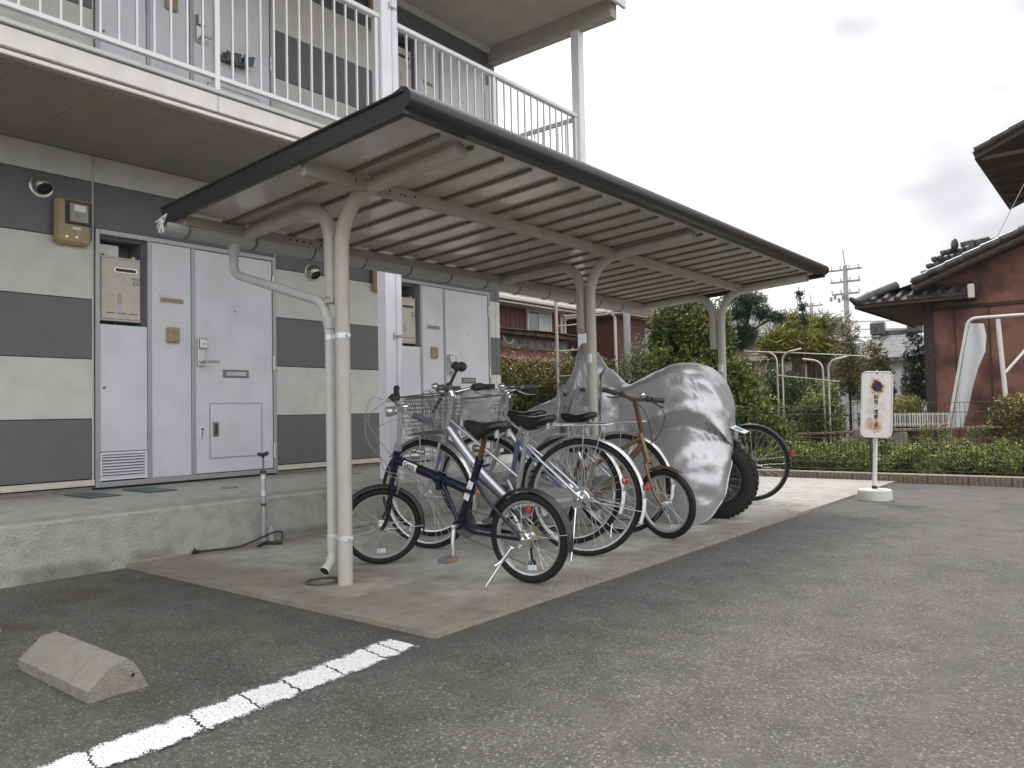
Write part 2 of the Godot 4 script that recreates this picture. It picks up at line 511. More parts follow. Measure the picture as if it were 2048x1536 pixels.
# ---------------------------------------------------------------- ground
func ground():
	var b = MB.new()
	b.quad(Vector3(-300, -0.07, -300), Vector3(300, -0.07, -300), Vector3(300, -0.07, 300), Vector3(-300, -0.07, 300), Vector3.UP)
	struct("ground", b, M.far_ground, "bare ground around the plots")
	# asphalt with damp and mossy patches
	var na = fnl(51, 0.35, 4)
	var nb = fnl(52, 1.6, 4)
	var nc = fnl(53, 0.5, 3)
	b = MB.new()
	var rows = []
	var cols = []
	for j in 141:
		var z = 1.40 + pow(j / 140.0, 1.5) * 14.0
		var row = []
		var cr = []
		for i in 161:
			var x = -10.0 + pow(i / 160.0, 0.75) * 16.88
			row.append(Vector3(x, -0.02 + 0.004 * na.get_noise_2d(x, z), z))
			var k = 1.0 + 0.20 * na.get_noise_2d(x * 2, z * 2) + 0.10 * nb.get_noise_2d(x, z) - 0.16 * smoothstep(0.15, 0.5, nc.get_noise_2d(x * 0.7 + 31, z * 0.5))
			var c = Color(k, k, k)
			var mo = smoothstep(0.12, 0.42, nc.get_noise_2d(x * 3 + 9, z * 3)) * smoothstep(3.6, 2.2, z) * smoothstep(0.4, -0.6, x)
			c = c.lerp(Color(0.66, 0.64, 0.36), mo * 0.7)
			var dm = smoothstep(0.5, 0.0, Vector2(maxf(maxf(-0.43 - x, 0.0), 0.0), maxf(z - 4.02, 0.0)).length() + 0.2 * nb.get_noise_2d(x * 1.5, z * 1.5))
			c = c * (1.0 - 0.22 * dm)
			cr.append(Color(c.r, c.g, c.b, 1))
		rows.append(row); cols.append(cr)
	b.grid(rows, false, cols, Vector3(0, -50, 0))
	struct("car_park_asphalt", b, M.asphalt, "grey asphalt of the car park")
	# bicycle parking slab
	b = MB.new()
	rows = []; cols = []
	for j in 71:
		var z = 1.45 + j * (2.575 / 70.0)
		var row = []
		var cr = []
		for i in 181:
			var x = -0.43 + i * (7.31 / 180.0)
			if z < 3.9 and i == 0: x += 0.0
			row.append(Vector3(x, 0.0015 * nb.get_noise_2d(x * 2, z * 2), z))
			var w = 0.22 * na.get_noise_2d(x * 2.4, z * 2.4) + 0.12 * nb.get_noise_2d(x * 1.5, z * 1.5)
			var wet = maxf(smoothstep(3.55, 3.95, z + w), smoothstep(0.55, -0.15, x + w * 1.6 - (z - 2.6) * 0.1))
			wet = maxf(wet, smoothstep(1.9, 1.5, z + w * 0.5))
			wet *= 1.0 - 0.75 * smoothstep(3.2, 4.6, x)
			var c = Color(1.0, 0.985, 0.95).lerp(Color(0.43, 0.405, 0.325), wet * 0.85)
			# pale mortar patch round the first post
			var pa = Vector2(x + 0.02, z - 3.06)
			var pd = maxf(absf(pa.x + 0.2 * pa.y) - 0.20, absf(pa.y) - 0.19) + 0.05 * nb.get_noise_2d(x * 6, z * 6)
			c = c.lerp(Color(0.98, 0.90, 0.77), smoothstep(0.03, -0.02, pd) * 0.45)
			c = c.lerp(Color(1.15, 1.02, 0.84), smoothstep(0.022, 0.0, absf(pd)) * 0.6 * smoothstep(-0.1, 0.4, nb.get_noise_2d(x * 5 + 3, z * 5)))
			# rust drips
			for q in [Vector2(1.42, 3.78), Vector2(4.2, 3.72)]:
				c = c.lerp(Color(0.55, 0.30, 0.17), 0.6 * smoothstep(0.09, 0.01, Vector2((x - q.x) * 0.7, (z - q.y) * 1.6).length() + 0.02 * w))
			# tyre scuffs
			var k = 1.0 + 0.16 * nc.get_noise_2d(x * 4, z * 1.6) + 0.10 * nb.get_noise_2d(x * 4, z * 4)
			c = c * k
			cr.append(Color(c.r, c.g, c.b, 1))
		rows.append(row); cols.append(cr)
	b.grid(rows, false, cols, Vector3(0, -50, 0))
	b.col = Color(0.55, 0.50, 0.38)
	var r = rnd(5)
	# ragged arris along the front and left edges
	var path = []
	for i in 92: path.append(Vector3(-0.43 + i * (7.31 / 91.0), 0, 4.025))
	for i in path.size() - 1:
		var o0 = Vector3(0, -0.09, 0.004 + 0.006 * nb.get_noise_2d(i * 3.0, 0))
		var o1 = Vector3(0, -0.09, 0.004 + 0.006 * nb.get_noise_2d((i + 1) * 3.0, 0))
		b.quad(path[i], path[i + 1], path[i + 1] + o1, path[i] + o0, Vector3(0, 0.2, 1).normalized())
	for i in 36:
		var z0 = 1.45 + i * (2.575 / 36.0)
		var z1 = 1.45 + (i + 1) * (2.575 / 36.0)
		b.quad(Vector3(-0.43, 0, z0), Vector3(-0.43, 0, z1), Vector3(-0.436, -0.09, z1), Vector3(-0.436, -0.09, z0), Vector3(-1, 0.2, 0).normalized())
	struct("concrete_slab", b, M.slab, "concrete parking slab under the bicycle shelter")
	# raised walkway
	b = MB.new()
	rows = []; cols = []
	var prof = [Vector2(-0.02, 0.335), Vector2(0.5, 0.333), Vector2(1.0, 0.332), Vector2(1.20, 0.330), Vector2(1.29, 0.327), Vector2(1.35, 0.318), Vector2(1.395, 0.3065), Vector2(1.41, 0.306), Vector2(1.442, 0.306), Vector2(1.45, 0.298), Vector2(1.45, 0.29), Vector2(1.45, 0.22), Vector2(1.45, 0.15), Vector2(1.452, 0.08), Vector2(1.454, 0.04), Vector2(1.456, 0.0), Vector2(1.458, -0.06)]
	for p in prof:
		var row = []
		var cr = []
		for i in 131:
			var x = -6.4 + i * (11.4 / 130.0)
			var bul = 0.0
			if p.y < 0.1: bul = 0.008 * maxf(0, nb.get_noise_2d(x * 3, p.y * 9))
			row.append(Vector3(x, p.y, p.x + bul))
			var k = 1.0 + 0.14 * nb.get_noise_3d(x * 1.2, p.y * 6, p.x * 1.5) + 0.08 * na.get_noise_2d(x * 6, p.y * 20)
			var c = Color(k, k, k)
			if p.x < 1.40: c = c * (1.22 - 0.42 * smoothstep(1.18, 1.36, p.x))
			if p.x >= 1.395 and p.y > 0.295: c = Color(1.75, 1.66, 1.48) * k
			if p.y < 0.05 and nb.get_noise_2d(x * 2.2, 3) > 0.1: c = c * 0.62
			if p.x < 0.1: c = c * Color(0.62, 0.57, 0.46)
			cr.append(Color(c.r, c.g, c.b, 1))
		rows.append(row); cols.append(cr)
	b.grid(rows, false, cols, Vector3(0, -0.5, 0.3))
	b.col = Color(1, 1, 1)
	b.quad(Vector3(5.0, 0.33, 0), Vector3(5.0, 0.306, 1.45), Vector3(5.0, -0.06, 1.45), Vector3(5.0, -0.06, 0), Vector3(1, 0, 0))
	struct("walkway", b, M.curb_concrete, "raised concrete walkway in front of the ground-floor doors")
	# crumbling mortar fillet where slab and walkway meet
	b = MB.new()
	for i in 60:
		var x0 = -0.40 + i * 0.045
		if r.randf() < 0.12: continue
		var s = r.randf_range(0.012, 0.03)
		b.box(Vector3(x0, 0.003, 1.452 + s * 0.3), Vector3(r.randf_range(0.035, 0.06), s * 0.8, s), 0.005, Basis(Vector3(0, 1, 0), r.randf_range(-0.2, 0.2)) * Basis(Vector3(1, 0, 0), 0.5))
	var mo = struct("mortar_joint", b, M.stop_concrete, "crumbling mortar along the foot of the walkway")
	# worn white parking line: thick paint broken by cracks, worn thin over the stones at its edges
	var PW = 1400
	var PH = 150
	var im = Image.create_empty(PW, PH, false, Image.FORMAT_RGBA8)
	var p1 = fnl(61, 0.035, 4)
	var p2 = fnl(62, 0.16, 3)
	var cr = [-1.72, -1.425, -1.24, -1.085, -0.90, -0.70, -0.62]
	for yy in PH:
		for xx in PW:
			var x = -2.35 + 1.81 * xx / PW
			var v = absf((yy + 0.5) / PH - 0.5) * 2.0
			var keep = 0.82 - v + 0.34 * p1.get_noise_2d(xx * 0.55, yy * 0.3) + 0.34 * p2.get_noise_2d(xx, yy)
			if xx > PW - 30: keep = minf(keep, 0.5 * (PW - xx) / 30.0 + 0.3 * p1.get_noise_2d(xx, yy) - 0.05)
			if v < 0.6: keep = minf(maxf(keep, 0.12), 0.42 + p2.get_noise_2d(xx * 0.8 + 300, yy * 0.8))
			for q in cr:
				var dx = absf(x - q + 0.03 * ((yy / float(PH)) - 0.5) + 0.012 * p1.get_noise_2d(q * 900.0, yy * 1.4))
				if dx < 0.0035 + 0.006 * maxf(0.0, p1.get_noise_2d(q * 300.0 + 40.0, yy * 0.8)): keep = -1.0
			var g = 0.93 + 0.06 * p2.get_noise_2d(xx * 0.5, yy * 0.5)
			im.set_pixel(xx, yy, Color(g, g, g * 1.005, 1.0 if keep > 0.0 else 0.0))
	var pm = StandardMaterial3D.new()
	pm.resource_name = "road_paint"
	pm.albedo_texture = ImageTexture.create_from_image(im)
	pm.transparency = BaseMaterial3D.TRANSPARENCY_ALPHA_SCISSOR; pm.alpha_scissor_threshold = 0.5; pm.roughness = 0.6
	b = MB.new()
	for i in 60:
		var q = []
		for e in [i, i + 1]:
			var x = -2.35 + 1.81 * e / 60.0
			var mid = 4.075 - 0.10 * (x + 1.75) / 1.25 - maxf(0.0, x + 1.0) * 0.02
			q.append([Vector3(x, -0.0135, mid - 0.090), Vector3(x, -0.0135, mid + 0.090), e / 60.0])
		b.tri(q[0][0], q[1][0], q[1][1], Vector3.UP, Vector3.UP, Vector3.UP, Vector2(q[0][2], 0), Vector2(q[1][2], 0), Vector2(q[1][2], 1))
		b.tri(q[0][0], q[1][1], q[0][1], Vector3.UP, Vector3.UP, Vector3.UP, Vector2(q[0][2], 0), Vector2(q[1][2], 1), Vector2(q[0][2], 1))
	struct("parking_line", b, pm, "worn white parking line on the asphalt")
	# garden ground beyond the fence
	b = MB.new()
	rows = []
	for j in 41:
		var row = []
		for i in 61:
			var x = 7.05 + j * 0.6
			var z = -14.0 + i * 0.6
			row.append(Vector3(x, -0.05 + 0.10 * smoothstep(7.0, 8.0, x) + 0.06 * nb.get_noise_2d(x * 0.6, z * 0.6), z))
		rows.append(row)
	b.grid(rows, false, null, Vector3(15, -60, 0))
	struct("garden_soil", b, M.soil, "soil of the garden behind the fence")

# ---------------------------------------------------------------- apartment building
func door_set(bld: Node3D, x: float, y: float):
	var d = sub(bld, "entrance_door", Vector3(x, y, 0))
	var b = MB.new()
	b.ab(Vector3(0, 0.352, -0.05), Vector3(0.032, 2.34, 0.022), 0.003)
	b.ab(Vector3(1.563, 0.352, -0.05), Vector3(1.595, 2.34, 0.022), 0.003)
	b.ab(Vector3(0.032, 2.302, -0.05), Vector3(1.563, 2.34, 0.022), 0.003)
	b.ab(Vector3(0.032, 0.352, -0.05), Vector3(1.563, 0.392, 0.018), 0.003)
	b.ab(Vector3(0.402, 0.392, -0.05), Vector3(0.434, 2.302, 0.019), 0.003)
	b.ab(Vector3(0.774, 0.392, -0.05), Vector3(0.806, 2.302, 0.019), 0.003)
	put(d, "door_frame", b, M.alu)
	b = MB.new()
	b.ab(Vector3(0.0, 0.33, -0.32), Vector3(1.595, 0.352, 0.0))
	put(d, "threshold_shadow_gap", b, M.dark_gap)
	# recess for the heater
	b = MB.new()
	b.ab(Vector3(0.032, 1.60, -0.30), Vector3(0.402, 2.302, -0.285))
	b.ab(Vector3(0.032, 2.285, -0.285), Vector3(0.402, 2.302, -0.05))
	b.ab(Vector3(0.032, 1.595, -0.285), Vector3(0.402, 1.605, -0.05))
	b.ab(Vector3(0.385, 1.605, -0.285), Vector3(0.402, 2.285, -0.05))
	b.ab(Vector3(0.032, 1.605, -0.285), Vector3(0.045, 2.285, -0.05))
	put(d, "heater_recess", b, M.recess_grey)
	b = MB.new()
	b.ab(Vector3(0.05, 2.06, -0.15), Vector3(0.245, 2.26, -0.14), 0.002)
	put(d, "duct_cover", b, M.fascia)
	b = MB.new()
	b.ab(Vector3(0.035, 0.622, -0.03), Vector3(0.400, 1.606, 0.012), 0.003)
	put(d, "cabinet_door", b, M.door)
	b = MB.new()
	b.revolve([Vector2(0.011, 0), Vector2(0.011, 0.004), Vector2(0.006, 0.006), Vector2(0, 0.006)], Vector3(0.066, 1.115, 0.0121), Basis(Vector3(1, 0, 0), PI / 2), 12)
	put(d, "cabinet_lock", b, M.dark_steel)
	b = MB.new()
	b.ab(Vector3(0.036, 0.396, -0.03), Vector3(0.050, 0.617, 0.013), 0.002); b.ab(Vector3(0.384, 0.396, -0.03), Vector3(0.399, 0.617, 0.013), 0.002)
	b.ab(Vector3(0.050, 0.600, -0.03), Vector3(0.384, 0.617, 0.013), 0.002); b.ab(Vector3(0.050, 0.402, -0.03), Vector3(0.384, 0.418, 0.013), 0.002)
	put(d, "louvre_frame", b, M.alu_light)
	b = MB.new()
	b.ab(Vector3(0.036, 0.392, -0.06), Vector3(0.400, 0.62, -0.035))
	put(d, "louvre_back", b, M.dark_gap)
	for k in 8:
		b = MB.new()
		b.box(Vector3(0.217, 0.4285 + k * 0.0228, -0.004), Vector3(0.334, 0.0035, 0.026), 0.001, Basis(Vector3(1, 0, 0), 0.62))
		put(d, "louvre_slat", b, M.alu_light)
	b = MB.new()
	b.ab(Vector3(0.436, 0.394, -0.03), Vector3(0.772, 2.300, 0.011), 0.003)
	put(d, "side_panel", b, M.door)
	b = MB.new()
	b.ab(Vector3(0.810, 0.398, -0.03), Vector3(1.559, 2.297, 0.010), 0.003)
	put(d, "door_leaf", b, M.door)
	b = MB.new()
	b.ab(Vector3(0.806, 0.392, -0.034), Vector3(1.563, 2.302, 0.004))
	put(d, "door_seal", b, M.black)
	# hatch in the door
	b = MB.new()
	var x0 = 0.932
	var x1 = 1.445
	for q in [[x0, 0.517, x1, 0.5255], [x0, 0.9855, x1, 0.994], [x0, 0.5255, x0 + 0.009, 0.9855], [x1 - 0.009, 0.5255, x1, 0.9855]]:
		b.ab(Vector3(q[0], q[1], 0.008), Vector3(q[2], q[3], 0.0145), 0.0015)
	put(d, "hatch_frame", b, M.alu)
	b = MB.new()
	b.ab(Vector3(x0 + 0.012, 0.5285, 0.006), Vector3(x1 - 0.012, 0.9825, 0.0125), 0.002)
	put(d, "hatch_leaf", b, M.door)
	b = MB.new()
	b.ab(Vector3(0.962, 0.705, 0.0125), Vector3(1.018, 0.829, 0.0165), 0.002)
	put(d, "hatch_pull_plate", b, M.dark_steel)
	b = MB.new()
	b.ab(Vector3(0.981, 0.725, 0.0165), Vector3(1.002, 0.810, 0.0175), 0.0004)
	put(d, "hatch_pull_hollow", b, M.black)
	# lock, handle
	b = MB.new()
	b.ab(Vector3(0.824, 1.305, 0.010), Vector3(0.892, 1.545, 0.030), 0.005)
	put(d, "lock_plate", b, M.steel)
	b = MB.new()
	b.ab(Vector3(0.832, 1.452, 0.030), Vector3(0.902, 1.542, 0.052), 0.006)
	put(d, "lock_body", b, M.steel)
	b = MB.new()
	b.ab(Vector3(0.846, 1.466, 0.052), Vector3(0.890, 1.522, 0.0535), 0.0005)
	put(d, "lock_face", b, M.sticker)
	b = MB.new()
	b.tri(Vector3(0.858, 1.500, 0.0545), Vector3(0.878, 1.500, 0.0545), Vector3(0.868, 1.480, 0.0545), Vector3(0, 0, 1), Vector3(0, 0, 1), Vector3(0, 0, 1))
	put(d, "lock_arrow", b, M.black)
	b = MB.new()
	b.tube(bend([Vector3(0.858, 1.345, 0.03), Vector3(0.858, 1.345, 0.085), Vector3(0.985, 1.345, 0.085)], 0.02), 0.0095, 8)
	b.revolve([Vector2(0.02, 0), Vector2(0.02, 0.008), Vector2(0.0, 0.01)], Vector3(0.858, 1.345, 0.0302), Basis(Vector3(1, 0, 0), PI / 2), 14)
	put(d, "door_handle", b, M.steel)
	b = MB.new()
	b.ab(Vector3(1.060, 1.214, 0.010), Vector3(1.312, 1.284, 0.016), 0.003)
	put(d, "letter_plate", b, M.dark_steel)
	b = MB.new()
	b.ab(Vector3(1.092, 1.232, 0.016), Vector3(1.284, 1.266, 0.0195), 0.0015)
	put(d, "letter_flap", b, M.steel)
	b = MB.new()
	b.revolve([Vector2(0.009, 0), Vector2(0.009, 0.003), Vector2(0, 0.004)], Vector3(1.182, 1.80, 0.0101), Basis(Vector3(1, 0, 0), PI / 2), 10)
	put(d, "peephole", b, M.dark_steel)
	b = MB.new()
	b.ab(Vector3(0.842, 0.696, 0.010), Vector3(0.880, 0.792, 0.022), 0.004)
	put(d, "key_box", b, M.sticker)
	b = MB.new()
	b.revolve([Vector2(0.011, 0), Vector2(0.009, 0.006), Vector2(0, 0.007)], Vector3(0.862, 0.772, 0.0221), Basis(Vector3(1, 0, 0), PI / 2), 10)
	for k in 4: b.ab(Vector3(0.853, 0.708 + k * 0.0125, 0.0221), Vector3(0.869, 0.716 + k * 0.0125, 0.0245), 0.001)
	put(d, "key_box_dials", b, M.black)
	for hy in [0.56, 1.36, 2.10]:
		b = MB.new()
		b.bar(Vector3(1.562, hy - 0.065, 0.026), Vector3(1.562, hy - 0.002, 0.026), 0.0075, 8)
		b.bar(Vector3(1.562, hy + 0.002, 0.026), Vector3(1.562, hy + 0.065, 0.026), 0.0075, 8)
		put(d, "hinge", b, M.alu_light)
	for hy in [0.72, 1.46]:
		b = MB.new()
		b.bar(Vector3(0.404, hy - 0.05, 0.022), Vector3(0.404, hy + 0.05, 0.022), 0.006, 8)
		put(d, "cabinet_hinge", b, M.alu)

func apartment():
	var bld = thing("apartment_building", "two-storey apartment building clad in cream and dark grey banded panels, white doors and balcony", "building")
	var b = MB.new()
	b.ab(Vector3(-6.3, -0.05, -6.0), Vector3(4.83, 5.45, -0.322))
	put(bld, "wall_core", b, M.dark_panel)
	b = MB.new()
	b.ab(Vector3(-6.3, -0.05, -0.321), Vector3(4.84, 0.36, -0.03))
	put(bld, "foundation", b, M.curb_concrete)
	# siding: a row of bands between y0 and y1, panels between joints
	var spans = [[-6.2, -3.066], [-1.455, -0.006], [1.598, 3.046], [4.650, 4.766], [4.770, 4.85]]
	var all = [[-6.2, -3.066], [-3.062, -1.47], [-1.455, -0.006], [-0.002, 1.592], [1.598, 3.046], [3.05, 4.766], [4.770, 4.85]]
	var yb = 0.4222
	var bands = []
	for k in 4: bands.append([yb + k * 0.455, yb + (k + 1) * 0.455, k % 2 == 0, spans])
	bands.append([2.343, yb + 5 * 0.455, true, [[-3.062, -1.466], [-0.002, 1.592], [3.05, 4.646]]])
	bands.append([yb + 4 * 0.455, yb + 5 * 0.455, true, spans])
	bands.append([yb + 5 * 0.455, 2.905, false, all])
	bands.append([3.13, 3.595, false, spans]); bands.append([3.595, 4.05, false, spans]); bands.append([4.05, 4.505, true, spans]); bands.append([4.505, 4.96, false, spans])
	bands.append([5.134, 5.40, true, [[-3.062, -1.466], [-0.002, 1.592], [3.05, 4.646]]]); bands.append([4.96, 5.40, true, spans])
	for q in bands:
		for s in q[3]:
			b = MB.new()
			b.ab(Vector3(s[0], q[0] + 0.0025, -0.318), Vector3(s[1], q[1] - 0.0025, 0.0), 0.003)
			put(bld, "siding_panel", b, M.dark_panel if q[2] else M.cream)
	for s in [[-6.2, -3.066], [-1.455, -0.006], [1.598, 3.046], [4.650, 4.85]]:
		b = MB.new()
		b.ab(Vector3(s[0], 0.372, -0.03), Vector3(s[1], 0.417, 0.022), 0.003)
		put(bld, "skirting_board", b, M.skirting)
	for y in [[0.40, 2.90], [3.14, 5.40]]:
		b = MB.new()
		b.ab(Vector3(-0.018, y[0], -0.01), Vector3(-0.007, y[1], 0.006), 0.001)
		put(bld, "panel_joint_trim", b, M.skirting)
		b = MB.new()
		b.ab(Vector3(1.596, y[0], -0.01), Vector3(1.606, y[1], 0.005), 0.001)
		put(bld, "panel_joint_trim", b, M.skirting)
	for q in [[0.0, 0.0], [3.05, 0.0], [0.0, 2.79], [3.05, 2.79], [-3.06, 0.0], [-3.06, 2.79]]:
		door_set(bld, q[0], q[1])
	# balcony floor
	for k in 25:
		b = MB.new()
		var x0 = -6.35 + k * 0.45
		b.ab(Vector3(x0 + 0.0006, 2.905, 0.0), Vector3(x0 + 0.4494, 2.925, 1.325), 0.001)
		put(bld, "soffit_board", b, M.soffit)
	b = MB.new()
	b.ab(Vector3(-6.3, 2.926, 0.001), Vector3(4.89, 3.088, 1.318))
	put(bld, "balcony_slab", b, M.curb_concrete)
	b = MB.new()
	b.ab(Vector3(-6.3, 3.088, 0.0), Vector3(4.90, 3.118, 1.365), 0.005)
	put(bld, "balcony_coping", b, M.coping)
	for s in [[-6.3, -3.35], [-3.346, -1.55], [-1.547, 0.245], [0.249, 2.06], [2.064, 3.84], [3.844, 4.89]]:
		b = MB.new()
		b.ab(Vector3(s[0], 2.962, 1.319), Vector3(s[1], 3.078, 1.352), 0.004)
		put(bld, "fascia_panel", b, M.fascia)
	b = MB.new()
	b.ab(Vector3(-6.3, 2.915, 1.327), Vector3(4.89, 2.940, 1.356), 0.003)
	b.ab(Vector3(4.86, 2.915, 0.0), Vector3(4.892, 3.086, 1.318), 0.003)
	put(bld, "drip_trim", b, M.fascia)
	# railing
	var r1 = sub(bld, "balcony_railing")
	b = MB.new()
	b.ab(Vector3(-6.3, 4.205, 1.272), Vector3(1.75, 4.252, 1.334), 0.008)
	b.ab(Vector3(1.85, 4.205, 1.272), Vector3(4.72, 4.252, 1.334), 0.008)
	b.ab(Vector3(4.755, 4.205, 0.0), Vector3(4.817, 4.252, 1.25), 0.008)
	put(r1, "handrail", b, M.rail_alu)
	b = MB.new()
	b.ab(Vector3(-6.3, 3.205, 1.284), Vector3(1.75, 3.240, 1.322), 0.004)
	b.ab(Vector3(1.85, 3.205, 1.284), Vector3(4.72, 3.240, 1.322), 0.004)
	b.ab(Vector3(4.767, 3.205, 0.0), Vector3(4.805, 3.240, 1.25), 0.004)
	put(r1, "bottom_rail", b, M.rail_alu)
	for px in [-5.2, -3.85, -2.5, -1.15, 0.262, 1.715, 3.25, 4.69]:
		b = MB.new()
		b.ab(Vector3(px - 0.019, 3.118, 1.279), Vector3(px + 0.019, 4.205, 1.327), 0.004)
		put(r1, "railing_post", b, M.rail_alu)
	var bx = -6.1375
	while bx < 4.68:
		var near = false
		for px in [-5.2, -3.85, -2.5, -1.15, 0.262, 1.715, 1.80, 3.25, 4.69]:
			if absf(bx - px) < 0.045: near = true
		if not near:
			b = MB.new()
			b.ab(Vector3(bx - 0.007, 3.240, 1.293), Vector3(bx + 0.007, 4.205, 1.313), 0.002)
			put(r1, "baluster", b, M.rail_alu)
		bx += 0.1125
	for k in 11:
		b = MB.new()
		var z = 0.10 + k * 0.1125
		b.ab(Vector3(4.776, 3.240, z - 0.007), Vector3(4.796, 4.205, z + 0.007), 0.002)
		put(r1, "baluster", b, M.rail_alu)
	# posts and roof
	for px in [-2.95, 1.80, 4.785]:
		b = MB.new()
		b.ab(Vector3(px - 0.055, 0.31, 1.245), Vector3(px + 0.055, 5.43, 1.355), 0.006)
		put(bld, "balcony_post", b, M.white_post)
	b = MB.new()
	b.bar(Vector3(1.905, 0.31, 1.318), Vector3(1.905, 5.43, 1.318), 0.038, 16)
	put(bld, "rainwater_pipe", b, M.white_post)
	for y in [1.52, 4.34, 2.75]:
		b = MB.new()
		b.revolve([Vector2(0.0405, -0.012), Vector2(0.0415, 0), Vector2(0.0405, 0.012)], Vector3(1.905, y, 1.318), Basis(), 16)
		b.ab(Vector3(1.82, y - 0.03, 1.356), Vector3(1.835, y + 0.03, 1.362), 0.001)
		b.bar(Vector3(1.83, y, 1.36), Vector3(1.875, y, 1.357), 0.006, 6)
		put(bld, "pipe_bracket", b, M.alu)
	for k in 25:
		b = MB.new()
		var x0 = -6.35 + k * 0.45
		b.ab(Vector3(x0 + 0.0006, 5.43, 0.0), Vector3(x0 + 0.4494, 5.445, 1.84), 0.001)
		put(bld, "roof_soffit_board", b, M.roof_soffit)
	b = MB.new()
	b.ab(Vector3(-6.3, 5.365, 0.001), Vector3(4.72, 5.429, 0.045), 0.003)
	put(bld, "soffit_trim", b, M.cream)
	b = MB.new()
	b.ab(Vector3(4.722, 5.235, 0.0), Vector3(4.85, 5.428, 1.80), 0.004)
	put(bld, "roof_beam", b, M.roof_soffit)
	b = MB.new()
	b.ab(Vector3(-6.4, 5.452, -6.0), Vector3(4.90, 5.62, 1.86), 0.01)
	put(bld, "roof_slab", b, M.roof_soffit)
	b = MB.new()
	b.ab(Vector3(-6.4, 5.36, 1.845), Vector3(4.92, 5.64, 1.885), 0.006)
	put(bld, "roof_gutter_board", b, M.fascia)

func heater_label() -> ImageTexture:
	var im = Image.create_empty(128, 96, false, Image.FORMAT_RGBA8)
	im.fill(Color(0.77, 0.74, 0.68))
	var r = rnd(71)
	for j in 13:
		var x = 4
		while x < 46:
			var w = r.randi_range(2, 6)
			im.fill_rect(Rect2i(x, 4 + j * 6, w, 2), Color(0.62, 0.59, 0.56)); x += w + 2
	im.fill_rect(Rect2i(56, 62, 26, 30), Color(0.85, 0.85, 0.86))
	for j in 10:
		for k in 2:
			im.fill_rect(Rect2i(58 + k * 12, 4 + j * 9, 10, 5), Color(0.45, 0.46, 0.52))
			im.fill_rect(Rect2i(60 + k * 12, 5 + j * 9, 4, 2), Color(0.75, 0.75, 0.77))
	return ImageTexture.create_from_image(im)

func text(parent: Node, called: String, s: String, size: float, at: Vector3, m: Material, turn := Basis(), bold := false):
	var t = TextMesh.new()
	var f = SystemFont.new()
	f.font_names = PackedStringArray(["Droid Sans"])
	if bold: f.font_weight = 700
	t.font = f; t.text = s; t.font_size = 64; t.pixel_size = size / 64.0; t.depth = 0.001
	var o = MeshInstance3D.new()
	o.name = called; o.mesh = t; o.material_override = m
	o.transform = Transform3D(turn, at)
	parent.add_child(o, true)
	return o

